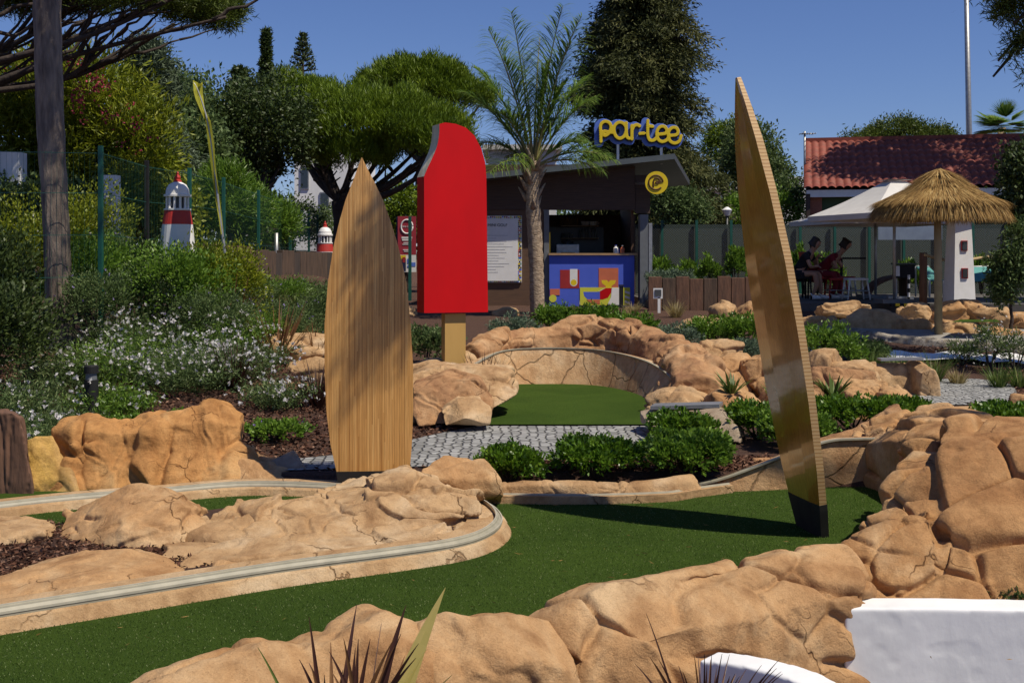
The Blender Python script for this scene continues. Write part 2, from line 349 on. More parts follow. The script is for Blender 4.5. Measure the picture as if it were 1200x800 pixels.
class MB:
    def __init__(s): s.v = []; s.f = []; s.mi = []; s.m = 0; s.sm = []; s.smooth = False
    def add(s, vs, fs):
        b = len(s.v); s.v += [tuple(float(c) for c in p) for p in vs]
        for f in fs: s.f.append(tuple(b + i for i in f)); s.mi.append(s.m); s.sm.append(s.smooth)
    def box(s, c, d, rz=0, rx=0, ry=0, bev=0):
        c = Vector([float(q) for q in c]); m = Matrix.Rotation(rz, 3, 'Z') @ Matrix.Rotation(ry, 3, 'Y') @ Matrix.Rotation(rx, 3, 'X')
        vs = []
        for x in (-.5, .5):
            for y in (-.5, .5):
                for z in (-.5, .5): vs.append(c + m @ Vector((x * d[0], y * d[1], z * d[2])))
        s.add(vs, [(0, 1, 3, 2), (4, 6, 7, 5), (0, 4, 5, 1), (2, 3, 7, 6), (0, 2, 6, 4), (1, 5, 7, 3)]); return s
    def beam(s, a, b, w, h=None, up=(0, 0, 1)):
        a = Vector([float(q) for q in a]); b = Vector([float(q) for q in b]); h = h or w; d = (b - a).normalized(); u = Vector(up)
        if abs(d.dot(u)) > .95: u = Vector((0, 1, 0))
        x = d.cross(u).normalized() * w / 2; y = x.cross(d).normalized() * h / 2
        vs = [a - x - y, a + x - y, a + x + y, a - x + y, b - x - y, b + x - y, b + x + y, b - x + y]
        s.add(vs, [(3, 2, 1, 0), (4, 5, 6, 7), (0, 1, 5, 4), (1, 2, 6, 5), (2, 3, 7, 6), (3, 0, 4, 7)]); return s
    def tube(s, pts, rad, n=8, jit=0, squash=None):
        pts = [Vector([float(q) for q in p]) for p in pts]
        if not hasattr(rad, '__len__'): rad = [rad] * len(pts)
        vs = []; fs = []; pu = None
        for i, p in enumerate(pts):
            d = (pts[min(i + 1, len(pts) - 1)] - pts[max(i - 1, 0)])
            d = d.normalized() if d.length > 1e-9 else Vector((0, 0, 1))
            if pu is None: u = d.orthogonal().normalized()
            else: u = (pu - d * pu.dot(d)).normalized()
            pu = u; w = d.cross(u)
            for k in range(n):
                a = 2 * math.pi * k / n; r = rad[i] * (1 + random.uniform(-jit, jit))
                vs.append(p + (u * math.cos(a) + w * math.sin(a)) * r)
        for i in range(len(pts) - 1):
            for k in range(n): fs.append((i * n + k, i * n + (k + 1) % n, (i + 1) * n + (k + 1) % n, (i + 1) * n + k))
        fs.append(tuple(range(n - 1, -1, -1))); fs.append(tuple((len(pts) - 1) * n + k for k in range(n)))
        sm = s.smooth; s.smooth = True; s.add(vs, fs); s.smooth = sm; return s
    def lathe(s, prof, c, n=24):
        vs = []; fs = []
        for r, z in prof:
            for k in range(n):
                a = 2 * math.pi * k / n; vs.append((c[0] + r * math.cos(a), c[1] + r * math.sin(a), c[2] + z))
        for i in range(len(prof) - 1):
            for k in range(n): fs.append((i * n + k, i * n + (k + 1) % n, (i + 1) * n + (k + 1) % n, (i + 1) * n + k))
        fs.append(tuple(range(n - 1, -1, -1))); fs.append(tuple((len(prof) - 1) * n + k for k in range(n)))
        s.add(vs, fs); return s
    def prism(s, poly, fn, t0, t1):
        """poly 2-D points; fn(u, v, t) -> world; extruded t0..t1."""
        n = len(poly); vs = [fn(u, v, t0) for u, v in poly] + [fn(u, v, t1) for u, v in poly]
        fs = [tuple(range(n - 1, -1, -1)), tuple(range(n, 2 * n))]
        for i in range(n): j = (i + 1) % n; fs.append((i, j, n + j, n + i))
        s.add(vs, fs); return s
    def build(s, name, mats, parent=None, bevel=0, recalc=True):
        me = bpy.data.meshes.new(name); me.from_pydata(s.v, [], s.f)
        me.polygons.foreach_set('material_index', s.mi)
        me.polygons.foreach_set('use_smooth', s.sm)
        if recalc or bevel:
            bm = bmesh.new(); bm.from_mesh(me)
            if bevel:
                bmesh.ops.bevel(bm, geom=[e for e in bm.edges if len(e.link_faces) == 2 and e.calc_face_angle(0) > .5], offset=bevel, segments=2, affect='EDGES', profile=.6)
            bmesh.ops.recalc_face_normals(bm, faces=bm.faces); bm.to_mesh(me); bm.free()
        V = np.zeros(len(me.vertices) * 3, np.float32); me.vertices.foreach_get('co', V)
        return link_mesh(name, me, mats, parent, V.reshape(-1, 3).astype(float))
def fast_mesh(name, V, Fc, mats, parent=None, var=None, smooth=False, center=True):
    """V (n,3), Fc (m,k) index array"""
    me = bpy.data.meshes.new(name); k = Fc.shape[1]
    me.vertices.add(len(V)); me.loops.add(Fc.size); me.polygons.add(len(Fc))
    me.loops.foreach_set('vertex_index', Fc.astype(np.int32).ravel())
    me.polygons.foreach_set('loop_start', np.arange(0, Fc.size, k, dtype=np.int32))
    me.polygons.foreach_set('loop_total', np.full(len(Fc), k, np.int32))
    if var is not None:
        a = me.attributes.new('var', 'FLOAT', 'FACE'); a.data.foreach_set('value', var.astype(np.float32))
    me.update(calc_edges=True)
    return link_mesh(name, me, mats, parent, V, smooth, center)
def catmull(pts, n=8, closed=False):
    pts = [np.array(p, float) for p in pts]; out = []; L = len(pts)
    for i in range(L - (0 if closed else 1)):
        g = lambda k: pts[k % L] if closed else pts[min(max(k, 0), L - 1)]
        a, b, c, d = g(i - 1), g(i), g(i + 1), g(i + 2)
        for k in range(n):
            t = k / n; out.append(.5 * ((2 * b) + (c - a) * t + (2 * a - 5 * b + 4 * c - d) * t * t + (3 * b - a - 3 * c + d) * t ** 3))
    if not closed: out.append(pts[-1])
    return out
def sheet(name, poly, z, m, label=None, kind='structure', cat=None, res=None, hf=None):
    """flat polygon sheet at height z, or draped on hf + z"""
    vs = [(p[0], p[1], z if hf is None else hf(p[0], p[1]) + z) for p in poly]
    me = bpy.data.meshes.new(name); me.from_pydata(vs, [], [tuple(range(len(vs)))])
    bm = bmesh.new(); bm.from_mesh(me)
    for f in bm.faces:
        if f.normal.z < 0: f.normal_flip()
    bmesh.ops.triangulate(bm, faces=bm.faces)
    bm.to_mesh(me); bm.free()
    o = bpy.data.objects.new(name, me); C.objects.link(o); me.materials.append(m)
    tagit(o, label, cat, None, kind); return o
def sweep(name, path, prof, m, parent=None, closed=False):
    """prof: (offset to the left of travel, z) closed polygon"""
    path = [np.array(p, float) for p in path]; n = len(prof); mb = MB(); vs = []; fs = []
    L = len(path)
    for i, p in enumerate(path):
        a = path[i - 1] if (i or closed) else path[i]; b = path[(i + 1) % L] if (i < L - 1 or closed) else path[i]
        d = (b - a)[:2]; d = d / (np.linalg.norm(d) + 1e-9); nl = np.array([-d[1], d[0]])
        for u, z in prof: vs.append((p[0] + nl[0] * u, p[1] + nl[1] * u, p[2] + z))
    for i in range(L - (0 if closed else 1)):
        j = (i + 1) % L
        for k in range(n): q = (k + 1) % n; fs.append((i * n + k, i * n + q, j * n + q, j * n + k))
    if not closed: fs += [tuple(range(n)), tuple((L - 1) * n + k for k in range(n - 1, -1, -1))]
    mb.add(vs, fs); return mb.build(name, m, parent)

# ------------------------------------------------------------ rocks
def hull(points, mb):
    bm = bmesh.new()
    for p in points: bm.verts.new([float(q) for q in p])
    r = bmesh.ops.convex_hull(bm, input=bm.verts)
    bmesh.ops.delete(bm, geom=[g for g in r['geom_interior'] if isinstance(g, bmesh.types.BMVert)], context='VERTS')
    bm.verts.index_update(); bm.verts.ensure_lookup_table()
    mb.add([v.co[:] for v in bm.verts], [[v.index for v in f.verts] for f in bm.faces]); bm.free()
def blob(mb, c, r, seed, rz=0, n=20, flat=1.0):
    g = np.random.default_rng(seed); d = g.normal(size=(n, 3)); d /= np.linalg.norm(d, axis=1)[:, None]
    d = np.sign(d) * np.abs(d) ** .75
    p = d * g.uniform(.82, 1.05, (n, 1)) * np.array(r)
    ca, sa = math.cos(rz), math.sin(rz)
    hull(np.stack([p[:, 0] * ca - p[:, 1] * sa, p[:, 0] * sa + p[:, 1] * ca, p[:, 2]], 1) + np.array(c), mb)
def ridge(mb, st, seed=0, z0=-.1, jit=.04, face=.5):
    """st: (x, y, ztop, halfwidth); hulls between neighbouring cross-sections"""
    g = np.random.default_rng(seed); st = [np.array(s, float) for s in st]; secs = []
    for i, s in enumerate(st):
        a = st[max(i - 1, 0)]; b = st[min(i + 1, len(st) - 1)]; d = (b - a)[:2]; d /= np.linalg.norm(d); nl = np.array([-d[1], d[0]])
        w = s[3]; h = s[2] - z0; sec = []
        for u, v in ((-1, 0), (-.97, .45), (-.72, .86), (-.1, 1), (.5, .95), (.9, .6), (1, 0)):
            u2 = u + g.uniform(-jit, jit) * 2; v2 = v * (1 + (g.uniform(-jit, jit) if v < .9 else 0))
            sec.append((s[0] + nl[0] * u2 * w, s[1] + nl[1] * u2 * w, z0 + v2 * h))
        secs.append(sec)
    for a, b in zip(secs[:-1], secs[1:]): hull(a + b, mb)
def rock(name, label, mb, m='rock', voxel=.016, cell=(.42, .42, .34), amp=.03, crack=.04, noise=.024, strata=0, sdir=(0.15, 0.1, 1), sfreq=14, seed=1, smooth=10, cat='rock', group=None, parent=None, wav=1.0, post=2):
    voxel *= .72
    me = bpy.data.meshes.new('tmp'); me.from_pydata(mb.v, [], mb.f); me.update()
    t = bpy.data.objects.new('tmp', me); C.objects.link(t)
    r = t.modifiers.new('r', 'REMESH'); r.mode = 'VOXEL'; r.voxel_size = voxel; r.use_smooth_shade = True
    s = t.modifiers.new('s', 'SMOOTH'); s.factor = .6; s.iterations = smooth
    dg = bpy.context.evaluated_depsgraph_get(); dg.update()
    em = bpy.data.meshes.new_from_object(t.evaluated_get(dg)); em.name = name
    bpy.data.objects.remove(t); bpy.data.meshes.remove(me)
    n = len(em.vertices); V = np.zeros(n * 3, np.float32); em.vertices.foreach_get('co', V); V = V.reshape(-1, 3).astype(float)
    N = np.zeros(n * 3, np.float32); em.vertices.foreach_get('normal', N); N = N.reshape(-1, 3)
    q = V + .10 * wav * np.stack([fbm(V * 2.2, 3, 21), fbm(V * 2.2, 3, 22), fbm(V * 2.2, 3, 23)], 1)
    w = q / np.array(cell); f1, f2, idn, rel = voro(w, seed * 7)
    e = f2 - f1
    rv = np.stack([np.sin(idn * 91.7), np.sin(idn * 57.3 + 1), np.sin(idn * 133.1 + 2)], 1)
    gt = sstep(-.22, .12, fbm(V * 1.7, 2, 31 + seed)); E9 = np.minimum(e * 9, 1) * (.35 + .65 * gt)
    d = amp * (.30 * np.minimum(e * 4, 1) ** .6 * gt + .9 * (idn - .5) * E9 + 1.2 * (rel * rv).sum(1) * E9)
    d -= crack * np.exp(-(e / .035) ** 2) * gt
    g1, g2, _, _r = voro(w * 2.3 + 5, seed * 7 + 3); d -= crack * .6 * np.exp(-((g2 - g1) / .05) ** 2) * sstep(.05, .4, fbm(V * 1.8, 2, 41))
    d += noise * fbm(V * 4.0, 4, 51) + noise * .32 * fbm(V * 17, 4, 61) - .010 * min(1, noise / .02) * sstep(.30, .5, fbm(V * 9, 2, 91))
    if strata:
        u = V @ np.array(sdir) * sfreq + 1.5 * fbm(V * 2.0, 3, 71); fr = u - np.floor(u)
        rr = _h(np.floor(u).astype(np.int64), np.floor(u).astype(np.int64) * 0, np.floor(u).astype(np.int64) * 0, 5)
        d += strata * ((1 - fr) ** 1.5 * .8 + rr * .9 - .8) * (.5 + .5 * sstep(-.3, .2, fbm(V * 1.7, 2, 81)))
    V = V + N * d[:, None]
    ne = len(em.edges); E = np.zeros(ne * 2, np.int32); em.edges.foreach_get('vertices', E); E = E.reshape(-1, 2); cnt = np.bincount(E.ravel(), minlength=n)[:, None]
    for _ in range(post):
        A = np.stack([np.bincount(E[:, 0], V[E[:, 1], k], n) + np.bincount(E[:, 1], V[E[:, 0], k], n) for k in range(3)], 1); V = V * .5 + .5 * A / np.maximum(cnt, 1)
    o = link_mesh(name, em, M[m], parent, V, True)
    if parent is None: tagit(o, label, cat, group)
    return o

# ------------------------------------------------------------ terrain
def H(x, y):
    x = np.asarray(x, float); y = np.asarray(y, float)
    yc = np.clip(3.9 + (x + 1.2) * .55, 3.2, 5.1)
    h = -.05 + .13 * sstep(8.2, 8.4, y) - .65 * (1 - sstep(-.3, -.1, y - yc))
    h = h + .30 * sstep(14, 18.5, y) + .18 * sstep(18.5, 24, y) - .02 * sstep(40, 80, y)
    L = sstep(-1.0, -3.6, x * 1.0) if False else sstep(1.0, 3.6, -x - np.clip((y - 12) * .10, 0, 3.0))
    h = h + L * (.14 * sstep(8.8, 10.5, y) + .42 * sstep(10.2, 13.5, y) + .28 * sstep(13, 20, y) + .35 * sstep(20, 32, y))
    return h
def hz(x, y): return float(H(x, y))
def GH(px, py):
    """point of the terrain under a picture position"""
    lo, z = 2.0, 0
    Y = lo
    while Y < 60:
        p = P(px, py, Y)
        if p[2] <= hz(p[0], Y): break
        Y += .05
    return np.array([p[0], Y, hz(p[0], Y)])
xs = np.unique(np.concatenate([np.linspace(-1500, -60, 8), np.linspace(-60, -14, 12), np.arange(-14, 14, .16), np.linspace(14, 60, 12), np.linspace(60, 1500, 8)]))
ys = np.unique(np.concatenate([np.linspace(-400, -4, 8), np.arange(-4, 8, .2), np.arange(8, 8.6, .04), np.arange(8.6, 32, .16), np.linspace(32, 80, 20), np.linspace(80, 2500, 12)]))
X, Yg = np.meshgrid(xs, ys, indexing='ij')
Z = H(X, Yg); Z = Z + .02 * fbm(np.stack([X.ravel(), Yg.ravel(), X.ravel() * 0], 1) * 1.4, 3, 5).reshape(X.shape) * ((Yg > 8.4) & (Yg < 60) & ((Yg > 14.2) | (X < -1.6)))
V = np.stack([X.ravel(), Yg.ravel(), Z.ravel()], 1); ny = len(ys)
i, j = np.meshgrid(np.arange(len(xs) - 1), np.arange(ny - 1), indexing='ij'); a = (i * ny + j).ravel()
g = fast_mesh('ground', V, np.stack([a, a + ny, a + ny + 1, a + 1], 1), M['mulch'], center=False); g['kind'] = 'structure'

# putting greens
front = [(-5, 3.05), (-1.9, 3.3), (-1.1, 3.75), (.1, 4.45), (1.45, 5.25), (2.3, 5.9), (3.4, 7), (3.3, 8.5), (1.2, 8.6), (1.0, 8.22), (-5.2, 8.22)]
tagit(sheet('putting_green', front, 0.0, M['felt']))
back = [G(556, 497, .1), G(756, 497, .1), (1.9, 11.6), (1.8, 13.8), (.3, 14.3), (-.4, 13.8), (-.3, 12)]
tagit(sheet('putting_green', [(p[0], p[1]) for p in back], .1, M['felt']))
sheet('putting_green', [tuple(G(a, b, .1)[:2]) for a, b in ((1004, 443), (1075, 443), (1075, 431), (1004, 431))], .1, M['felt'])
# cobbled paths
path = [(-1.75, 8.42), (-.6, 8.6), (.5, 8.95), (1.3, 9.3), (1.9, 9.9), (1.9, 10.6), (1.2, 10.65), (-.32, 10.65), (-.75, 10.0), (-1.2, 9.2), (-1.8, 8.8)]
sheet('cobbled_path', path, .088, M['cobble'])
path2 = [tuple(G(a, b, .09)[:2]) for a, b in ((1000, 447), (1040, 441), (1080, 437), (1130, 437), (1165, 443), (1186, 452), (1192, 463), (1188, 472), (1100, 474), (1050, 470), (990, 460))]
sheet('cobbled_path', [tuple(q[:2]) for q in catmull([(*p, 0) for p in path2], 4, True)], .092, M['cobble'])
# far grey paving by the terrace
far = [(-1.5, 19.0), (1.5, 18.6), (4.0, 19.2), (9, 20), (9, 23.5), (3.2, 23.8), (-2, 23.5)]
# ------------------------------------------------------------ kerbs
KP = [(-.045, 0), (.05, 0), (.05, .085), (.012, .09), (-.045, .085)]
def kerb(name, label, path, prof, m='rock_pale', rail=True, railoff=.0, railz=.088, railw=.017, group='moulded kerbs round the greens'):
    k = sweep(name, path, prof, M[m])
    # roughen
    me = k.data
    tagit(k, label, 'kerb', group)
    if rail:
        o, z = railoff, railz
        w = railw; q = [(o - w, z - .022), (o - w + .006, z - .020), (o - w + .008, z - .018), (o + w - .014, z - .006), (o + w - .012, z + .001), (o + w, z + .004)]
        sweep('metal_strip', path, q + [(o + w, z - .03), (o - w, z - .04)], M['alu'], k)
        sweep('strip_lip', path, [(o - w - .003, z - .026), (o - w + .004, z - .026), (o - w + .004, z - .015), (o - w - .003, z - .015)], M['alu_lip'], k)
        sweep('strip_lip', path, [(o + w - .003, z - .01), (o + w + .004, z - .01), (o + w + .004, z + .008), (o + w - .003, z + .008)], M['alu_lip'], k)
    return k
isl = catmull([G(-60, 752), G(0, 741), G(150, 716), G(330, 686), G(460, 668), G(540, 655), G(580, 640), G(592, 622), G(575, 604), G(540, 596)], 8)
kerb('kerb', 'long low tan kerb with a metal strip along the front of the stratified rock island', isl, [(-.05, -.02), (.22, -.03), (.22, .085), (.06, .08), (.0, .05)], railoff=.035, railz=.098)
lk = catmull([G(-90, 618, 0), G(0, 606, 0), G(90, 596, 0), G(190, 588, 0), G(290, 580, 0), G(400, 583, 0), G(470, 586, 0)], 8)
kerb('kerb', 'tan kerb with a metal strip at the foot of the big left rock', lk, [(-.03, -.02), (.20, -.03), (.20, .075), (.05, .072), (0, .04)], railoff=.04, railz=.077)
rk = catmull([G(545, 592, 0), G(580, 590, 0), G(680, 591, 0), G(780, 588, 0), G(815, 583, 0), G(860, 577, 0)], 8)
kerb('kerb', 'pale kerb with a metal strip in front of the three round green bushes', rk, [(0, -.03), (.07, -.03), (.07, .05), (0, .05)], railoff=.03, railz=.052)
# rounded cap stones behind this strip
mb = MB(); ridge(mb, [(p[0], p[1] + .14, .125 + .01 * math.sin(7 * p[0]), .085) for p in rk[4:-6:4]], 3, -.05, .06)
rock('edging_stone', 'pale rounded edging ridge between the metal strip and the mulch bed', mb, 'rock_pale', .010, (.35, .3, .3), .008, .016, .01, seed=3, smooth=8, cat='edging')
# banked curved wall behind the front green
bank = catmull([G(800, 577), G(860, 576), G(930, 573), G(990, 570), G(1040, 570), G(1075, 580)], 10)
hs = np.linspace(.05, .30, len(bank)); mb = MB(); vs = []; fs = []
for k, p in enumerate(bank):
    h = .03 + .29 * sstep(0, .6, k / (len(bank) - 1.0))
    vs += [(p[0], p[1], -.03), (p[0] + .01, p[1] + .03, h), (p[0] + .03, p[1] + .14, h + .004), (p[0] + .03, p[1] + .14, -.03)]
for k in range(len(bank) - 1):
    for q in range(4): a = 4 * k + q; b = 4 * k + (q + 1) % 4; fs.append((a, b, b + 4, a + 4))
fs += [(0, 1, 2, 3), tuple(4 * (len(bank) - 1) + q for q in (3, 2, 1, 0))]
mb.add(vs, fs); bw = mb.build('banked_wall', M['mortar']); tagit(bw, 'curved banked wall with a metal rail behind the leaning board', 'wall')
pr = [np.array([p[0], p[1] + .02, .03 + .29 * float(sstep(0, .6, k / (len(bank) - 1.0)))]) for k, p in enumerate(bank)]
sweep('metal_strip', pr, [(-.016, 0), (.016, 0), (.016, .012), (-.016, .012)], M['alu'], bw)

# ------------------------------------------------------------ rocks of the front
def st(px, py, Y, w): p = P(px, py, Y); return (p[0], p[1], p[2], w)
FW = 'moulded rock wall along the front edge'
mb = MB(); ridge(mb, [st(60, 850, 3.55, .3), st(150, 815, 3.68, .34), st(230, 772, 3.85, .36), st(300, 750, 3.97, .36), st(350, 754, 4.05, .32), st(400, 738, 4.12, .34), st(450, 716, 4.2, .34), st(478, 726, 4.24, .32), st(492, 734, 4.26, .28)], 1, -.75, .05)
rock('rock_wall', 'smooth tan rock hump rising from the bottom left edge to the yellow leaf', mb, 'rock', .013, (.6, .5, .5), .03, .02, .03, seed=2, cat='rock wall', group=FW)
mb = MB(); ridge(mb, [st(484, 734, 4.24, .30), st(498, 724, 4.26, .3), st(520, 717, 4.28, .3), st(560, 714, 4.33, .32), st(600, 717, 4.4, .32), st(630, 722, 4.45, .3), st(645, 726, 4.48, .3)], 5, -.75, .05)
rock('rock_wall', 'smooth tan rock hump in the middle of the front edge right of the yellow leaf', mb, 'rock', .012, (.6, .5, .55), .03, .015, .03, seed=5, cat='rock wall', group=FW)
mb = MB(); ridge(mb, [st(636, 726, 4.47, .28), st(648, 712, 4.5, .28), st(668, 698, 4.53, .32), st(710, 682, 4.62, .36), st(760, 674, 4.74, .36), st(830, 660, 4.9, .36), st(900, 650, 5.06, .36), st(960, 638, 5.2, .34), st(985, 637, 5.27, .28)], 9, -.75, .04)
rock('rock_wall', 'long cracked tan rock wall between the front green and the white walls', mb, 'rock', .012, (.95, .7, .55), .018, .045, .018, seed=4, cat='rock wall', group=FW)
# right mass
mb = MB()
def B(px, py_top, Y, rx, ry, rz, seed, rot=0, n=22):
    p = P(px, py_top, Y); blob(mb, (p[0], p[1], p[2] - rz), (rx, ry, rz), seed, rot, n)
def dn(pts, z=-.7): return [(p[0], p[1] + .02, z) for p in pts]
f = [P(988, 704, 5.12), P(987, 640, 5.35), P(1002, 626, 5.45), P(1050, 604, 5.45), P(1088, 596, 5.45), P(1100, 640, 5.22), P(1104, 706, 5.08)]; hull(f + dn([f[0], f[-1]]) + [P(1000, 626, 6.4), P(1110, 590, 6.2)] + dn([P(1000, 628, 6.5), P(1110, 596, 6.3)], -.2), mb)
f = [P(1004, 618, 5.65), P(1016, 600, 5.7), P(1060, 588, 5.68), P(1112, 582, 5.6), P(1122, 612, 5.4), P(1040, 614, 5.5)]; hull(f + dn(f, 0), mb)
f = [P(1032, 604, 5.85), P(1034, 574, 5.9), P(1048, 556, 5.95), P(1085, 550, 5.9), P(1118, 560, 5.7), P(1124, 600, 5.55), P(1090, 600, 5.68)]; hull(f + dn(f, -.1) + [P(1080, 548, 6.9)], mb)
f = [P(1048, 572, 6.1), P(1050, 545, 6.15), P(1068, 524, 6.25), P(1098, 526, 6.15), P(1122, 552, 5.85), P(1120, 580, 5.8)]; hull(f + dn(f, -.1) + [P(1060, 526, 7.4), P(1110, 518, 7.2)], mb)
f = [P(1112, 610, 5.35), P(1104, 545, 5.75), P(1100, 512, 6.0), P(1112, 498, 6.15), P(1150, 492, 6.2), P(1210, 500, 6.0), P(1290, 520, 5.6), P(1300, 620, 5.2), P(1296, 706, 5.08), P(1108, 708, 5.06), P(1106, 660, 5.18), P(1200, 520, 5.72), P(1150, 508, 5.95)]; hull(f + dn([f[0], f[8], f[9]]) + dn([P(1100, 512, 7.0), P(1300, 530, 6.9)], -.1) + [P(1130, 490, 7.4), P(1240, 505, 7.2)], mb)
f = [P(1000, 520, 8.55), P(1012, 498, 8.75), P(1058, 482, 8.8), P(1110, 476, 8.7), P(1160, 488, 8.2), P(1240, 515, 7.6), P(1100, 512, 7.4), P(1070, 520, 7.7), P(1050, 535, 7.9)]; hull(f + dn(f[:6], -.05) + dn([P(1062, 560, 7.95), P(1100, 540, 7.3)], -.05), mb)
rock('rock_wall', 'large blocky orange rock mass with deep cracks above the white wall on the right', mb, 'rock_orange', .013, (.50, .50, .40), .032, .06, .018, seed=6, cat='rock wall', wav=.5, smooth=4)
mb = MB(); ridge(mb, [st(795, 569, 8.66, .07), st(830, 558, 8.72, .10), st(870, 543, 8.78, .11), st(905, 536, 8.84, .11), st(950, 520, 8.88, .12), st(985, 506, 8.9, .12), st(1020, 490, 8.95, .14), (2.9, 9.0, .5, .16)], 12, -.02, .07)
rock('rock_wall', 'low rock rim curving up behind the leaning board', mb, 'rock_red', .011, (.28, .25, .2), .03, .03, .02, seed=8, cat='rock wall')
# island
GI = 'rocks of the island between the two greens'
mb = MB()
hull([G(250, 692), G(450, 662), G(545, 646), G(588, 632), G(586, 612), G(560, 602), G(420, 590), G(240, 610), G(110, 655), G(250, 690) + np.array([0, .12, .06]), G(590, 626) + np.array([-.1, .1, .08]), G(555, 610) + np.array([0, 0, .1]), G(430, 610) + np.array([0, 0, .17]), G(300, 640) + np.array([0, 0, .13])], mb)
hull([G(360, 640), G(585, 620) + np.array([-.1, .05, 0]), G(560, 590), G(400, 580), G(330, 600), P(415, 592, 7.2), P(470, 552, 7.3), P(500, 556, 7.3), P(560, 578, 7.2), P(420, 590, 6.8), P(560, 600, 6.9), P(350, 600, 7.0), P(340, 620, 6.6)], mb)
hull([P(418, 594, 7.3), P(442, 560, 7.35), P(475, 546, 7.4), P(515, 556, 7.4), P(520, 580, 7.3), G(500, 590), G(395, 590), G(450, 615)], mb)
rock('rock', 'broad layered tan rock with thin ledges filling the end of the island', mb, 'rock_pale', .011, (.75, .6, .15), .035, .04, .016, strata=.085, sdir=(.16, -.26, 1), sfreq=9, post=1, seed=11, smooth=3, group=GI)
mb = MB(); hull([P(495, 548, 7.6), P(520, 532, 7.75), P(570, 536, 7.75), P(588, 562, 7.6), P(590, 580, 7.6), G(590, 590), G(490, 595), P(490, 560, 7.5), G(580, 575), G(500, 575)], mb)
rock('rock', 'flat-sided block behind the island tip and left of the pale edging', mb, 'rock', .012, (.6, .5, .5), .015, .012, .015, seed=12, smooth=7, group=GI)
mb = MB(); hull([G(62, 642), G(120, 652), G(215, 655), G(250, 640), G(240, 600), P(75, 600, 6.9), P(110, 580, 6.85), P(150, 567, 6.85), P(195, 574, 6.8), P(230, 598, 6.75), P(243, 615, 6.7), P(215, 622, 6.45), P(140, 618, 6.4), G(80, 610)], mb)
rock('rock', 'large domed rock left of the centre of the island, before the left green', mb, 'rock', .012, (.7, .6, .3), .03, .035, .022, seed=13, strata=.035, sdir=(-.55, .1, 1), sfreq=7, smooth=6, group=GI)
mb = MB(); hull([G(236, 640), G(300, 652), G(345, 640), G(350, 600), P(245, 610, 6.8), P(280, 586, 6.95), P(320, 577, 6.95), P(352, 586, 6.95), P(300, 612, 6.6), P(355, 610, 6.8)], mb)
rock('rock', 'tilted middle-sized rock right of the domed rock on the island', mb, 'rock_pale', .011, (.6, .6, .2), .025, .02, .02, seed=14, strata=.05, sdir=(-.6, 0, 1), sfreq=9, smooth=4, group=GI)
mb = MB(); hull([P(-40, 690, 5.45), P(0, 676, 5.7), G(-30, 730), G(60, 722), G(222, 694), G(230, 675), G(180, 650), G(20, 670), P(50, 662, 5.9), P(100, 643, 6.0), P(150, 641, 6.0), P(200, 654, 6.0), P(226, 672, 5.9), P(120, 680, 5.55), P(30, 690, 5.5)], mb)
rock('rock', 'long low slab of pale rock at the left front of the island', mb, 'rock', .012, (.9, .7, .4), .022, .014, .022, seed=15, strata=.01, sdir=(-.3, .2, 1), sfreq=7, smooth=6, group=GI)
mb = MB(); hull([G(-40, 735), G(28, 722), G(30, 700), G(-30, 690), P(-10, 690, 5.5), P(15, 690, 5.5), P(26, 706, 5.4)], mb)
rock('rock', 'small grey-tan rock cut by the left edge, beside the long slab', mb, 'rock_pale', .012, (.5, .5, .4), .02, .01, .02, seed=16, group=GI)
mb = MB(); hull([G(228, 690), G(285, 682), G(290, 665), G(232, 668), P(235, 668, 5.95), P(255, 656, 6.0), P(280, 658, 6.0), P(284, 672, 5.9)], mb)
rock('rock', 'small rounded rock beside the mulch pocket in the island', mb, 'rock', .010, (.5, .5, .4), .02, .01, .02, seed=17, group=GI)
mb = MB(); hull([G(-60, 654), G(20, 648), G(72, 640), G(70, 618), G(0, 612), P(-20, 606, 6.9), P(30, 603, 6.95), P(62, 610, 6.9), P(0, 622, 6.5), P(50, 622, 6.5)], mb)
rock('rock', 'low rock shelf between the left green and the mulch at the left edge', mb, 'rock_pale', .012, (.4, .4, .3), .02, .015, .02, seed=18, group=GI)
# island soil
ip = [G(-80, 738), G(300, 668), G(560, 640), G(560, 606), G(330, 596), G(100, 625), G(-80, 640)]
sheet('island_soil', [(p[0], p[1]) for p in ip], .05, M['mulch'])
# left rocks behind the kerb
mb = MB(); z = 0
ridge(mb, [st(72, 492, 8.6, .26), st(100, 486, 8.6, .3), st(140, 489, 8.55, .28), st(175, 486, 8.55, .26), st(215, 476, 8.6, .28), st(248, 470, 8.65, .28), st(285, 484, 8.7, .2)], 21, -.05, .05)
hull([P(48, 575, 8.2), P(290, 560, 8.35), P(290, 585, 8.2), P(60, 590, 8.1), P(240, 520, 8.4), P(90, 520, 8.3), P(300, 535, 8.6), P(200, 515, 8.4)], mb)
rock('rock', 'big upright ochre rock with vertical folds in front of the bollard light', mb, 'rock_ochre', .014, (.30, .5, .9), .05, .03, .03, seed=22, smooth=6)
mb = MB(); hull([P(28, 515, 8.3), P(40, 508, 8.3), P(62, 508, 8.35), P(75, 540, 8.3), P(95, 585, 8.1), P(40, 590, 8.1), P(35, 590, 8.4), P(60, 520, 8.6)], mb)
rock('rock', 'narrow yellow-stained rock between the brown stump and the big folded rock', mb, 'rock_yellow', .012, (.5, .5, .8), .03, .01, .03, seed=23)
mb = MB(); hull([P(262, 535, 8.5), P(300, 545, 8.35), P(350, 570, 8.25), P(350, 580, 8.2), P(262, 580, 8.2), P(290, 528, 8.8), P(340, 540, 8.8), P(358, 560, 8.6)], mb)
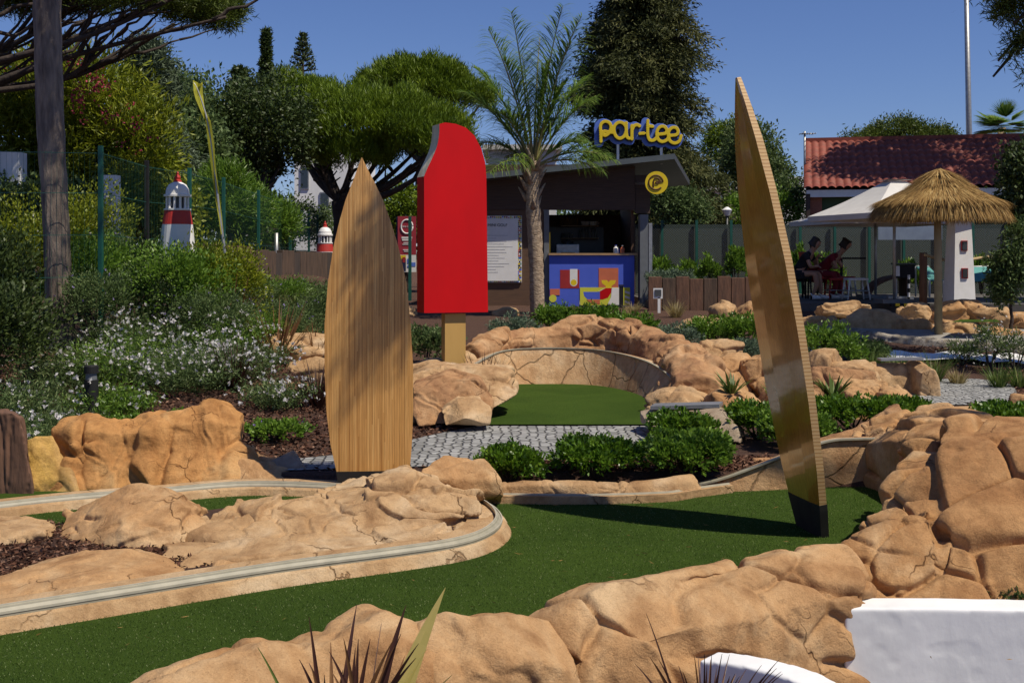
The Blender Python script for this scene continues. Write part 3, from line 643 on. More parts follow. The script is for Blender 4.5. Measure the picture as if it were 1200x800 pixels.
rock('rock', 'low shaded rock in the gap between the folded rock and the upright board', mb, 'rock', .012, (.4, .4, .4), .02, .02, .02, seed=24)
mb = MB(); hull([P(285, 555, 8.5), P(345, 528, 8.7), P(362, 555, 8.5), P(360, 575, 8.3), P(290, 575, 8.3), P(330, 545, 8.9)], mb)
rock('rock', 'smooth grey wedge stone tilted up left of the upright board', mb, 'rock_grey', .012, (.9, .9, .9), .01, .005, .01, seed=25)

def thick(pts, d=.45, up=.0): return list(pts) + [np.array(p) + np.array([0, d, up]) for p in pts]
# ------------------------------------------------------------ rocks of the back green
mb = MB()
def rs(px, py, Y, w): return st(px, py, Y, w)
ridge(mb, [st(550, 402, 13.8, .2), st(572, 388, 14.3, .24), st(610, 382, 14.7, .26), st(645, 381, 14.9, .28), st(668, 369, 15.0, .30), st(700, 368, 15.0, .30), st(735, 377, 14.8, .32), st(768, 388, 14.1, .34), st(800, 398, 13.3, .38), st(818, 420, 12.2, .34), st(820, 440, 11.5, .3)], 31, .0, .05)
rock('rock_wall', 'high reddish rock wall curving round the back green', mb, 'rock_red', .017, (.38, .4, .2), .045, .055, .03, seed=31, cat='rock wall', smooth=6, post=3)
# inner banked face with panel joints
bk = catmull([G(566, 478, .1), G(590, 455, .1) + np.array([.0, .15, 0]), G(640, 450, .1) + np.array([0, .0, 0]), G(700, 452, .1), G(745, 462, .1), G(765, 478, .1)], 9)
vs = []; fs = []
for k, p in enumerate(bk):
    t = k / (len(bk) - 1.0); h = .06 + .34 * math.sin(math.pi * min(1, .2 + t * .7)) ** .6
    c = np.array([.45, 12.0]); d = (p[:2] - c); d = d / np.linalg.norm(d) * .22
    vs += [(p[0], p[1], .05), (p[0] + d[0], p[1] + d[1], .1 + h), (p[0] + d[0] * 1.6, p[1] + d[1] * 1.6, .1 + h), (p[0] + d[0] * 1.6, p[1] + d[1] * 1.6, .05)]
for k in range(len(bk) - 1):
    for q in range(4): a = 4 * k + q; b = 4 * k + (q + 1) % 4; fs.append((a, b, b + 4, a + 4))
mb = MB(); mb.add(vs, fs); bw = mb.build('banked_wall', M['mortar']); tagit(bw, 'curved tan inner bank with a thin rail round the back green', 'wall')
sweep('metal_strip', [np.array(vs[4 * k + 1]) for k in range(len(bk))], [(-.014, 0), (.014, 0), (.014, .012), (-.014, .012)], M['alu'], bw)
def brock(label, c, r, seed, m='rock', rot=0, group=None, cell=(.5, .5, .4), vox=.017, amp=.03, crack=.04, n=26, name='rock', **kw):
    """c = (px, py_top, Y)"""
    global mb
    mb = MB(); p = P(*c); blob(mb, (p[0], p[1], p[2] - r[2]), r, seed, rot, n)
    return rock(name, label, mb, m, vox, cell, amp, crack, .025, seed=seed, group=group, **kw)
GB = 'boulders left of the back green'
mb = MB(); hull(thick([P(480, 440, 11.4), P(500, 430, 11.6), P(550, 428, 11.6), P(600, 436, 11.6), P(606, 462, 11.2), P(560, 490, 10.8), P(490, 500, 10.6), P(470, 480, 10.9), P(560, 440, 11.9), P(480, 450, 12)]), mb)
rock('rock', 'broad tan boulder under the popsicle stick beside the back green', mb, 'rock_pale', .015, (.5, .5, .4), .03, .04, .03, seed=41, smooth=14, group=GB)
mb = MB(); hull(thick([P(482, 452, 10.8), P(520, 438, 10.9), P(560, 446, 10.8), P(577, 470, 10.7), P(572, 492, 10.6), P(490, 500, 10.5), P(478, 480, 10.7)]), mb)
rock('rock', 'rounded grey-brown boulder in front of the popsicle stick boulder', mb, 'rock_red', .013, (.6, .5, .5), .03, .03, .03, seed=42, smooth=16, group=GB)
mb = MB(); hull(thick([P(515, 480, 10.45), P(535, 466, 10.5), P(560, 466, 10.5), P(576, 480, 10.4), P(574, 498, 10.35), P(520, 500, 10.3), P(545, 490, 10.2), P(530, 480, 10.8)]), mb)
rock('rock', 'small smooth boulder at the near left corner of the back green', mb, 'rock_pale', .011, (.6, .6, .6), .02, .02, .02, seed=43, smooth=16, group=GB)
for k, (px, py, Y, r, lb) in enumerate([(500, 415, 13.4, (.34, .25, .25), 'rough tan rock left of the popsicle stick'), (545, 405, 13.8, (.25, .25, .24), 'rough tan rock right of the popsicle stick'), (575, 425, 12.8, (.3, .3, .3), 'tan rock at the left end of the high reddish rock wall')]):
    brock(lb, (px, py, Y), r, 50 + k, 'rock_pale', group=GB)
GC = 'boulder heap right of the back green'
heap = [(842, 394, 13.6, .36, .3, .28, 'topmost pale boulder of the heap behind the leaning board', 'rock_pale'),
        (820, 424, 12.3, .42, .35, .35, 'layered boulder at the right end of the reddish rock wall', 'rock'),
        (862, 410, 12.9, .32, .3, .34, 'dark-sided boulder just below the topmost boulder of the heap', 'rock'),
        (893, 408, 12.8, .32, .3, .36, 'smooth boulder close left of the leaning board', 'rock'),
        (800, 450, 11.4, .42, .35, .36, 'pale boulder at the near right corner of the back green', 'rock_pale'),
        (870, 448, 11.2, .50, .4, .42, 'large split boulder above the dark glossy bush', 'rock'),
        (930, 446, 11.4, .42, .4, .40, 'boulder behind the middle of the leaning board', 'rock_red'),
        (980, 418, 12.6, .50, .35, .36, 'wide blocky boulder right of the leaning board', 'rock_red'),
        (965, 404, 13.4, .42, .3, .3, 'flat-topped boulder at the back of the heap, right of the leaning board', 'rock_pale'),
        (1012, 440, 11.4, .36, .4, .36, 'rounded smooth boulder beside the round cobbled area', 'rock'),
        (1045, 451, 11.2, .22, .3, .26, 'small boulder at the left edge of the round cobbled area', 'rock'),
        (1000, 415, 13.2, .35, .3, .25, 'low boulder beside the small far green', 'rock_pale')]
for k, (px, py, Y, a, b, c, lb, m) in enumerate(heap):
    brock(lb, (px, py, Y), (a, b, c), 60 + k, m, rot=.4 * (k % 3), group=GC, n=22, vox=.016, cell=(.4, .4, .32))
mb = MB(); hull([P(748, 480, 10.3), P(760, 478, 10.3), P(845, 478, 10.0), P(865, 500, 9.7), P(870, 520, 9.6), P(750, 497, 10.2), P(760, 500, 9.9), P(845, 476, 10.5), P(870, 505, 10.2), P(750, 490, 10.6)], mb)
o = rock('rock', 'grey weathered block with a flat metal top by the cobbled path', mb, 'rock_grey', .012, (.5, .5, .5), .015, .012, .02, seed=80)
mb = MB(); mb.beam(P(765, 476, 10.28), P(845, 474, 10.1), .22, .03); mb.build('metal_top', M['steel'], o)
# edge stones between the round cobbles and the bed; far right rock
mb = MB(); ridge(mb, [st(1095, 476, 11.7, .08), st(1140, 477, 11.7, .08), st(1190, 475, 11.7, .08)], 84, .0); rock('edging_stone', 'straight pale edging along the near side of the round cobbled area', mb, 'rock_pale', .012, (.6, .4, .4), .01, .01, .01, seed=84, cat='edging')
brock('tan boulder cut by the right edge beside the round cobbled area', (1200, 455, 12.0), (.16, .3, .26), 85, 'rock')
mb = MB(); ridge(mb, [st(1010, 430, 13.1, .12), st(1040, 424, 13.3, .14), st(1075, 424, 13.3, .15), st(1090, 432, 12.9, .12)], 86, .05)
o = rock('rock', 'low moulded rock edge with a pale metal top behind the small far green', mb, 'rock_pale', .014, (.5, .4, .4), .015, .015, .015, seed=86)
mb = MB(); mb.beam(P(1030, 421, 13.2), P(1080, 420, 13.2), .14, .025); mb.build('metal_top', M['steel'], o)
# far rocks at the terrace
GT = 'rocks below the terrace'
fr = [(880, 348, 20.5, .40, .5, .45, 'blocky pale rock heap left of the leaning board by the timber wall'), (846, 352, 20.3, .35, .4, .32, 'low pale rocks at the left end of the terrace rocks'), (912, 357, 20, .35, .4, .4, 'pale rocks half hidden behind the leaning board'),
      (985, 349, 20.6, .60, .5, .30, 'flat layered rock shelf below the white bar stool'), (958, 362, 19.4, .6, .5, .6, 'dark shaded boulder left of the thatched umbrella pole'), (1015, 358, 19.4, .78, .5, .7, 'big smooth shaded boulder at the centre of the terrace rocks'), (1062, 362, 19.2, .55, .5, .6, 'ribbed boulder just left of the thatched umbrella pole'),
      (1075, 349, 20.6, .4, .5, .3, 'pale rock under the wooden rope post'), (1120, 352, 20.2, .7, .5, .34, 'long rock under the white toy lighthouse'), (1165, 358, 19.6, .35, .4, .26, 'rounded rock with a shadowed hollow right of the white toy lighthouse'), (1190, 361, 19.5, .35, .4, .3, 'rounded rock near the right edge above the small tee green'), (1125, 374, 18.6, .55, .3, .34, 'squared rock block right of the thatched umbrella pole'), (1180, 376, 18.4, .55, .3, .34, 'squared rock block at the right edge below the small tee green')]
for k, (px, py, Y, a, b, c, lb) in enumerate(fr):
    brock(lb, (px, py, Y), (a, b, c), 90 + k, ('rock', 'rock_pale')[k % 2], group=GT, n=18, vox=.026, cell=(.5, .5, .22), amp=.05, crack=.05, strata=.04 if k == 3 else .015, sfreq=7)
sheet('putting_green', [tuple(G(a, b, .62)[:2]) for a, b in ((1114, 378), (1172, 378), (1168, 375), (1125, 375))], .63, M['felt'])
for k, (px, py, Y, s, lb) in enumerate([(593, 348, 22, .22, 'rock at the foot of the menu board left of the palm'), (700, 352, 22.5, .15, 'small rock before the kiosk counter'), (470, 345, 22, .25, 'pale rock under the red information board'), (480, 372, 17, .25, 'pale rock left of the popsicle under its lower corner'), (340, 402, 13.6, .45, 'pale rock behind the purple flax plant left of the upright board'), (375, 408, 13.2, .3, 'pale rock touching the left edge of the upright board'), (818, 372, 18.5, .35, 'low pale rock behind the centre shrubs')]):
    yy = HOR + (CAMZ - (hz((px - 600) / F * Y, Y) + s * .9)) * F / Y
    brock(lb, (px, yy, Y), (s * 1.4, s, s * .8), 120 + k, 'rock_pale', group='scattered pale rocks in the beds', vox=.022)
# white walls bottom right
def ww(name, label, path, prof): 
    k = sweep(name, path, prof, M['white_wall']); tagit(k, label, 'wall'); return k
def rough_wall(label, path, th, ztop, z0, seed):
    mb = MB(); 
    for a, b in zip(path[:-1], path[1:]):
        d = np.array(b) - np.array(a); d = d[:2] / np.linalg.norm(d[:2]); nl = np.array([-d[1], d[0]]) * th / 2; pts = []
        for p in (a, b):
            for s in (-1, 1):
                for zz in (z0, p[2]): pts.append((p[0] + s * nl[0], p[1] + s * nl[1], zz))
        hull(pts, mb)
    return rock('white_wall', label, mb, 'white_wall', .010, (9, 9, 9), .0, .0, .003, seed=seed, smooth=4, cat='wall')
rough_wall('straight white plastered wall below the orange rock mass, lower right corner', [P(984, 706, 4.98), P(1100, 706, 4.98), P(1320, 710, 4.95)], .16, 0, -.8, 1)
rough_wall('low curved white plastered rim at the bottom, below the cracked rock wall', [tuple(q) for q in catmull([P(830, 768, 4.25), P(870, 772, 4.16), P(920, 784, 4.02), P(960, 800, 3.86), P(1000, 830, 3.65)], 4)], .13, 0, -.8, 2)

# ------------------------------------------------------------ upright board
def halfw(t, prof):
    ts = [a for a, _ in prof]; ws = [b for _, b in prof]; return float(np.interp(t, ts, ws))
def board(name, label, base, tip, wdir, lp, rp, th, m_face, m_edge, nseg=60, basecol='black', bfrac=.06, red=False):
    """lp/rp: offsets of left/right rail from the axis along wdir, as (t, offset)"""
    base = np.array(base, float); tip = np.array(tip, float); ax = tip - base; wd = np.array(wdir, float); wd /= np.linalg.norm(wd)
    nn = np.cross(wd, ax); nn /= np.linalg.norm(nn)
    root = thing(name, label, 'surfboard', base)
    def piece(nm, t0, t1, mats, edge=True, grow=0):
        vs = []; fs = []; mi = []; n = nseg; NS = 4
        for i in range(n + 1):
            t = t0 + (t1 - t0) * i / n; c = base + ax * t; l = halfw(t, lp) - grow; r = halfw(t, rp) + grow; T = th * (.55 + .45 * min(1, (1 - t) / .15)) / 2 + grow
            ring = [(l, -T * .8), (l + .3 * (r - l), -T), (l + .7 * (r - l), -T), (r, -T * .8), (r, T * .8), (l + .7 * (r - l), T), (l + .3 * (r - l), T), (l, T * .8)]
            for u, w in ring: vs.append(c + wd * u + nn * w)
        for i in range(n):
            for k in range(8):
                q = (k + 1) % 8; fs.append((i * 8 + k, i * 8 + q, i * 8 + 8 + q, i * 8 + 8 + k)); mi.append((1 if k == 3 or not red else 2) if k in (3, 7) and edge else 0)
        fs += [tuple(range(7, -1, -1)), tuple(n * 8 + k for k in range(8))]; mi += [0, 0]
        m = MB(); m.add(vs, fs); m.mi = mi; o = m.build(nm, mats + ([M['red']] if red else []), root); return o
    piece('plank', bfrac, 1.0, [M[m_face], M[m_edge]])
    piece('base_sleeve', 0, bfrac + .004, [M[basecol]], False, .003)
    return root, piece
b0 = G(436, 577); lp = []; rp = []
cx = lambda t: 436 + (424 - 436) * t
ytip = 185; ybot = 577
for y, l, r in [(577, 399, 476), (552, 395, 480), (520, 388, 482.5), (480, 383, 484), (430, 381, 484), (380, 381, 481), (330, 385, 476), (290, 391, 467), (260, 398, 458), (235, 405, 449), (212, 414, 438), (195, 420, 429), (185, 423.5, 424.5)]:
    t = (ybot - y) / (ybot - ytip); k = b0[1] / F; lp.append((t, (l - cx(t)) * k)); rp.append((t, (r - cx(t)) * k))
board('surfboard', 'upright pale bamboo surfboard standing on its black foot behind the rock island', b0, P(424, 185, b0[1]), (1, .10, 0), lp, rp, .045, 'bamboo', 'ply_edge', bfrac=.062)
# ------------------------------------------------------------ leaning board seen edge-on
def lean_board():
    rt = G(952, 622); tp = P(865, 91, rt[1] - .05)
    base = rt; ax = tp - base; wd = np.array([.20, -.98, 0]); wd /= np.linalg.norm(wd)
    prof = [(0, .16), (.06, .20), (.15, .245), (.3, .285), (.45, .295), (.6, .28), (.75, .225), (.86, .155), (.94, .08), (.985, .03), (1, .012)]
    root, piece = board('surfboard', 'glossy brown surfboard leaning left, seen almost edge-on, on the front green', base, tp, wd, [(t, -w) for t, w in prof], prof, .055, 'varnish', 'ply_edge', bfrac=.07, red=True)
    pl = [c for c in root.children if c.name.startswith('plank')][0]
    # red back face
    nn = np.cross(wd, ax); 
    for p in pl.data.polygons:
        pass
    return root
lean_board()

# ------------------------------------------------------------ popsicle
pop = thing('popsicle_sculpture', 'giant red ice lolly sculpture with a bitten upper left corner, standing on a wooden stick', 'sculpture', (P(532, 427, 13.2)[0], 13.2, .1))
th = R(24); ux = np.array([math.cos(th), math.sin(th), 0]); uy = np.array([-math.sin(th), math.cos(th), 0])
c0 = P(497, 367, 13.1); k = 13.15 / F; kx = k / math.cos(th)
zt = lambda y: CAMZ - (y - HOR) * k
ol = [(0, 366.5), (74, 367), (73, 290), (72, 205), (70.5, 188), (66, 172), (58, 157), (48, 148), (36, 144), (24, 143), (17.5, 145)]
bite = catmull([(17.5, 145, 0), (17, 158, 0), (14.5, 172, 0), (9, 186, 0), (4, 197, 0), (0, 207, 0)], 4)
poly = [(u * kx, zt(y)) for u, y in ol] + [(b[0] * kx, zt(b[1])) for i, b in enumerate(bite[1:])]
D = .23
fn = lambda u, v, t: (c0[0] + ux[0] * u + uy[0] * t, c0[1] + ux[1] * u + uy[1] * t, v)
mbp = MB(); n = len(poly); vs = [fn(u, v, 0) for u, v in poly] + [fn(u, v, D) for u, v in poly]
fs = [tuple(range(n)), tuple(range(2 * n - 1, n - 1, -1))] + [(i, (i + 1) % n, n + (i + 1) % n, n + i) for i in range(n)]
mbp.add(vs, fs); mbp.mi = [0, 0] + [1 if 10 <= i < n - 1 else 0 for i in range(n)]
mbp.build('lolly', [M['red'], M['cream']], pop)
mbp = MB(); s0 = 26; 
mbp.prism([(s0 * kx, .1), ((s0 + 24) * kx, .1), ((s0 + 24) * kx, zt(368.2)), (s0 * kx, zt(368.2))], fn, .06, .17)
mbp.build('stick', M['stick'], pop)
for u, y in ((38, 402), (40, 396)): pass

# ------------------------------------------------------------ brown timber stump at the left edge, bollard light
mbs = MB()
cs = [(-.30, 0), (-.29, .12), (.10, .13), (.17, .06), (.18, -.06), (.14, -.13), (-.28, -.12)]
base = G(0, 592, .0); 
pts = []
hull([P(-70, 600, 8.05), P(42, 592, 8.05), P(-70, 484, 8.05), P(14, 483, 8.05), P(24, 489, 8.05), P(-70, 600, 8.4), P(44, 592, 8.3), P(-70, 484, 8.4), P(16, 482, 8.3), P(27, 490, 8.25)], mbs)
rock('stump', 'brown weathered timber stump at the left edge beside the yellow-stained rock', mbs, 'rock_grey', .012, (.16, .5, 3), .012, .02, .01, seed=140, cat='stump')
bpy.data.objects['stump'].data.materials[0] = M['sleeper_red']
bp = GH(107, 492); bo = thing('bollard_light', 'black cylindrical bollard light among white-flowered plants', 'bollard light', bp)
kk = bp[1] / F
MB().lathe([(8 * kk, 0), (8 * kk, 46 * kk), (7.4 * kk, 46.5 * kk)], bp, 20).build('post', M['black'], bo)
MB().lathe([(6.4 * kk, 46 * kk), (6.4 * kk, 54 * kk)], bp, 20).build('lens', M['grey'], bo)
MB().lathe([(8.2 * kk, 54 * kk), (8.2 * kk, 62 * kk), (7.4 * kk, 63 * kk)], bp, 20).build('cap', M['black'], bo)

# ------------------------------------------------------------ foliage
M['lf_glossy'] = leafmat('glossy_leaf', (.028, .085, .006), (.13, .24, .018), .35, .3, .5, (.26, .38, .04))
M['lf_bright'] = leafmat('bright_leaf', (.05, .125, .012), (.17, .29, .03), .45, .35, .4, (.28, .40, .07))
M['lf_yellow'] = leafmat('yellow_green_leaf', (.075, .12, .008), (.26, .30, .018), .45, .35, .4, (.42, .42, .04))
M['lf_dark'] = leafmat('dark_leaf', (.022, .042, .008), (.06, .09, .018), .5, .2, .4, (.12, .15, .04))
M['lf_grey'] = leafmat('grey_green_leaf', (.06, .10, .055), (.16, .22, .14), .6, .2, .3, (.26, .32, .22))
M['lf_sage'] = leafmat('sage_leaf', (.045, .085, .024), (.13, .19, .06), .6, .3, .3, (.24, .29, .12))
M['lf_blue'] = leafmat('blue_green_needles', (.045, .07, .038), (.13, .175, .10), .6, .2, .3, (.2, .25, .15))
M['lf_pine'] = leafmat('pine_needles', (.05, .095, .006), (.165, .24, .014), .5, .25, .3, (.28, .36, .03))
M['lf_pine_dark'] = leafmat('dark_pine_needles', (.035, .06, .008), (.10, .14, .018), .5, .25, .3, (.2, .22, .04))
M['lf_cedar'] = leafmat('brownish_cedar_needles', (.030, .042, .012), (.105, .115, .038), .6, .2, .2, (.20, .19, .07))
M['lf_palm'] = leafmat('palm_leaf', (.07, .15, .02), (.20, .31, .05), .4, .45, .4, (.34, .44, .10))
M['lf_purple'] = leafmat('purple_leaf', (.03, .012, .012), (.085, .035, .025), .4, .2, .45, (.16, .09, .045))
M['lf_orange'] = leafmat('bronze_leaf', (.12, .05, .022), (.26, .13, .05), .45, .25, .4, (.34, .26, .10))
M['lf_straw'] = leafmat('straw_grass', (.22, .17, .06), (.40, .32, .14), .6, .3, .3, (.5, .43, .24))
M['lf_grass'] = leafmat('green_grass', (.05, .10, .015), (.14, .2, .04), .5, .3, .3, (.26, .28, .09))
M['petal'] = leafmat('white_petal', (.70, .68, .66), (.80, .79, .77), .6, .35, .3, (.80, .70, .72))
M['petal_pink'] = leafmat('pink_petal', (.35, .03, .07), (.50, .07, .12), .6, .3, .3)
M['petal_violet'] = leafmat('violet_petal', (.22, .14, .42), (.40, .32, .60), .6, .3, .3)
M['thatch'] = leafmat('thatch_straw', (.20, .11, .035), (.40, .25, .085), .75, .12, .2, (.56, .40, .17))
M['chip'] = leafmat('bark_chips', (.028, .013, .009), (.13, .058, .035), .9, .0, .2, (.30, .18, .12))
M['lf_turf'] = leafmat('turf_fibre', (.03, .065, .010), (.085, .14, .03), .7, .1, .15, (.26, .30, .14))
M['lf_phormium'] = leafmat('yellow_flax_leaf', (.60, .54, .14), (.78, .66, .22), .4, .45, .4, (.8, .7, .35))

_lm = fast_mesh
def fast_mesh(name, *a, **k):
    o = _lm(name, *a, **k)
    if name == 'flowers': o['kind'] = 'stuff'
    return o
def unit(v): return v / (np.linalg.norm(v, axis=1)[:, None] + 1e-9)
def rdir(n): return unit(RNG.normal(size=(n, 3)))
def leaves(name, Cn, D, L, Wd, m, parent, var):
    n = len(Cn); D = unit(D); s = unit(np.cross(D, rdir(n)))
    L = np.broadcast_to(L, (n,))[:, None]; Wd = np.broadcast_to(Wd, (n,))[:, None]
    nr = np.cross(D, s) * L * .08
    V = np.empty((n, 4, 3)); V[:, 0] = Cn; V[:, 1] = Cn + D * L * .45 + s * Wd / 2 + nr; V[:, 2] = Cn + D * L; V[:, 3] = Cn + D * L * .45 - s * Wd / 2 + nr
    Fc = np.arange(n * 4).reshape(n, 4)
    return fast_mesh(name, V.reshape(-1, 3), Fc, M[m] if isinstance(m, str) else m, parent, np.clip(var, 0, 1))
def strips(name, base, d0, L, Wd, m, parent, var, seg=5, droop=.8, taper=1.0, curlv=None):
    """arching blades: base (n,3), d0 start dir, gravity bends them"""
    n = len(base); L = np.broadcast_to(L, (n,)); Wd = np.broadcast_to(Wd, (n,)); droop = np.broadcast_to(droop, (n,))
    d = unit(np.array(d0, float)); p = np.array(base, float); side = unit(np.cross(d, np.array([0, 0, 1.0]) + .2 * rdir(n)))
    V = np.empty((n, seg + 1, 2, 3))
    for i in range(seg + 1):
        t = i / seg; w = (Wd * (1 - t ** 2 * .97) * (.55 + .45 * min(1, t * 4)) * .5)[:, None]
        V[:, i, 0] = p - side * w; V[:, i, 1] = p + side * w
        p = p + d * (L / seg)[:, None]; d = unit(d + np.array([0, 0, -1.0]) * (droop * (t + .25) / seg)[:, None])
    idx = np.arange(n * (seg + 1) * 2).reshape(n, seg + 1, 2)
    Fc = np.stack([idx[:, :-1, 0], idx[:, :-1, 1], idx[:, 1:, 1], idx[:, 1:, 0]], -1).reshape(-1, 4)
    return fast_mesh(name, V.reshape(-1, 3), Fc, M[m] if isinstance(m, str) else m, parent, np.repeat(np.clip(var, 0, 1), seg))
def clump_pts(blobs, ncl, k, rc, lo=.6, up=None, gap=.0, gs=1.5, flat=None):
    """clusters on the outer part of ellipsoids -> (leaf base, outward dir, cluster random)"""
    vol = np.array([b[3] * b[4] * b[5] for b in blobs]) ** (2 / 3); ch = RNG.choice(len(blobs), ncl, p=vol / vol.sum())
    B_ = np.array(blobs, float)[ch]; d = rdir(ncl)
    if up is not None: d[:, 2] = np.where(d[:, 2] < up, -d[:, 2] * .6, d[:, 2]); d = unit(d)
    r = RNG.uniform(lo, 1.0, ncl)[:, None]
    c = B_[:, :3] + d * r * B_[:, 3:6]
    nz = fbm(c / gs, 3, 9); c = c + d * (nz * .35)[:, None] * B_[:, 3:6]
    if gap: keep = fbm(c / gs * 1.7 + 7, 2, 13) > -gap; c, d, B_ = c[keep], d[keep], B_[keep]
    n = len(c); cr = RNG.uniform(0, 1, n)
    cc = np.repeat(c, k, 0); dd = np.repeat(d, k, 0); rr = np.repeat(cr, k)
    return cc + RNG.normal(size=(n * k, 3)) * rc, dd, rr
def pxb(px, py, Y, rx, ry, ryd=None):
    p = P(px, py, Y); k = Y / F; return (p[0], p[1], p[2], rx * k, (ryd or rx * .8) * k, ry * k)
def limb(mb, a, b, r0, r1, sag=.0, n=7, wob=.04, sides=7):
    a = np.array(a, float); b = np.array(b, float); L = np.linalg.norm(b - a); pts = []
    ph = RNG.normal(size=3)
    for i in range(n + 1):
        t = i / n; p = a + (b - a) * t; p = p + np.array([0, 0, sag * L * math.sin(math.pi * t)]) + wob * L * np.sin(3.1 * t * math.pi + ph) * math.sin(math.pi * t) * .6
        pts.append(p)
    mb.tube(pts, [r0 + (r1 - r0) * (i / n) for i in range(n + 1)], sides, .08)
def tree(label, base, blobs, ncl, k, rc, L, Wd, m, bark='bark_dark', tr=.18, spread=.8, name='tree', fork=None, lo=.55, up=None, gap=.2, gs=1.2, nlimb=9, group=None, cat='tree', extra=None, upb=.0):
    t = thing(name, label, cat, base, group)
    mb = MB(); fk = np.array(fork if fork is not None else (np.array(base) + np.array(blobs[0][:3])) / 2, float)
    limb(mb, base, fk, tr, tr * .7, n=8, wob=.03, sides=10)
    for i in range(nlimb):
        b = blobs[i % len(blobs)]; d = RNG.normal(size=3); d /= np.linalg.norm(d)
        e = np.array(b[:3]) + d * np.array(b[3:6]) * .6
        limb(mb, fk, e, tr * .5, tr * .1, wob=.06)
    if extra: extra(mb)
    mb.build('trunk', M[bark], t, recalc=False)
    c, d, rr = clump_pts(blobs, ncl, k, rc, lo, up, gap, gs)
    n = len(c); dr = d * spread + rdir(n) + np.array([0, 0, upb]); v = rr * .55 + RNG.uniform(0, .45, n)
    leaves('crown', c, dr, L * RNG.uniform(.7, 1.2, n), Wd, m, t, v)
    return t
def shrub(label, c, rx, h, ncl, k, L, Wd, m, name='shrub', group=None, flowers=None, cat='shrub', gap=.25, ry=None, rc=None, lo=.5, spread=1.0, upb=.35):
    if group == 'round glossy bushes in the mulch beds': h *= .74; rx *= .93; L *= .74; Wd *= .92; ncl = int(ncl * 1.35)
    c = np.array(c, float); ry = ry or rx
    t = thing(name, label, cat, c, group)
    mb = MB()
    for i in range(7):
        a = RNG.uniform(0, 6.28); q = c + np.array([math.cos(a) * rx * .5, math.sin(a) * ry * .5, h * .6]); limb(mb, c - np.array([0, 0, .03]), q, .012 + .01 * h, .004, sides=5, n=4)
    mb.build('stem', M['bark_dark'], t, recalc=False)
    bl = [(c[0], c[1], c[2] + h * .42, rx, ry, h * .58)]
    for i in range(6):
        a = RNG.uniform(0, 6.28); s = RNG.uniform(.35, .6); bl.append((c[0] + math.cos(a) * rx * (1 - s) * 1.05, c[1] + math.sin(a) * ry * (1 - s), c[2] + h * RNG.uniform(.45, .66), rx * s, ry * s, h * .42))
    cc, d, rr = clump_pts(bl, ncl, k, rc or L * .35, lo, -.3, gap, max(rx, h) * .35)
    keep = cc[:, 2] > c[2] - .02; cc, d, rr = cc[keep], d[keep], rr[keep]; n = len(cc)
    leaves('foliage', cc, d * spread + rdir(n) * .9 + np.array([0, 0, upb]), L * RNG.uniform(.7, 1.2, n), Wd, m, t, rr * .5 + RNG.uniform(0, .5, n))
    if flowers:
        nf, fm, fs = flowers; ch = RNG.integers(0, len(cc), nf); f = cc[ch] + d[ch] * L * 1.2 + RNG.normal(size=(nf, 3)) * L * .8
        f5 = np.repeat(f, 4, 0); _f = leaves('flowers', f5, rdir(nf * 4) + np.array([0, -.4, .4]), fs, fs * .8, fm, t, RNG.uniform(0, 1, nf * 4))
    return t
def tuft(label, c, n, L, Wd, m, spread=.6, droop=.8, name='grass_tuft', group=None, cat='ornamental grass', rad=.05, seg=5):
    c = np.array(c, float); t = thing(name, label, cat, c, group)
    a = RNG.uniform(0, 6.283, n); s = spread * np.sqrt(RNG.uniform(0.02, 1, n))
    d = np.stack([np.cos(a) * s, np.sin(a) * s, np.ones(n)], 1)
    b = c + np.stack([np.cos(a) * rad * RNG.uniform(0, 1, n), np.sin(a) * rad * RNG.uniform(0, 1, n), np.full(n, -.02)], 1)
    strips('blades', b, d, L * RNG.uniform(.55, 1.1, n), Wd, m, t, RNG.uniform(0, 1, n), seg, droop * RNG.uniform(.4, 1.3, n)); return t

# ---------------- near bushes
k9 = 9 / F
def at(px, py, Y=None):
    if Y is None: return GH(px, py)
    p = P(px, py, Y); return np.array([p[0], Y, hz(p[0], Y)])
GN = 'round glossy bushes in the mulch beds'
shrub('round glossy green bush nearest the island rock, left of three', at(597, 569), .255, .36, 420, 12, .05, .022, 'lf_glossy', group=GN)
shrub('round glossy green bush in the middle of the row before the cobbled path', at(697, 563), .33, .34, 560, 12, .05, .022, 'lf_glossy', group=GN)
shrub('wide bright green bush at the right end of the row before the cobbled path', at(803, 567), .35, .40, 620, 12, .055, .024, 'lf_bright', group=GN)
shrub('dark bush in front of the grey block by the cobbled path', at(800, 540, 9.6), .32, .36, 420, 12, .05, .024, 'lf_glossy', group=GN)
shrub('dark glossy bush close left of the leaning board', at(888, 545, 9.9), .32, .42, 500, 12, .055, .024, 'lf_glossy', group=GN)
shrub('dense bush behind the foot of the leaning board', at(930, 540, 9.4), .32, .38, 500, 12, .05, .024, 'lf_bright', group=GN)
shrub('glossy bush right of the leaning board below the agave', at(1000, 520, 10.4), .48, .40, 700, 12, .055, .024, 'lf_glossy', group=GN)
shrub('small glossy bush right below the rounded smooth boulder', at(1062, 505, 10.8), .28, .30, 380, 12, .055, .024, 'lf_glossy', group=GN)
shrub('glossy bush behind the orange rock mass near the right edge', at(1185, 535, 9.8), .45, .42, 700, 12, .055, .024, 'lf_glossy', group=GN)
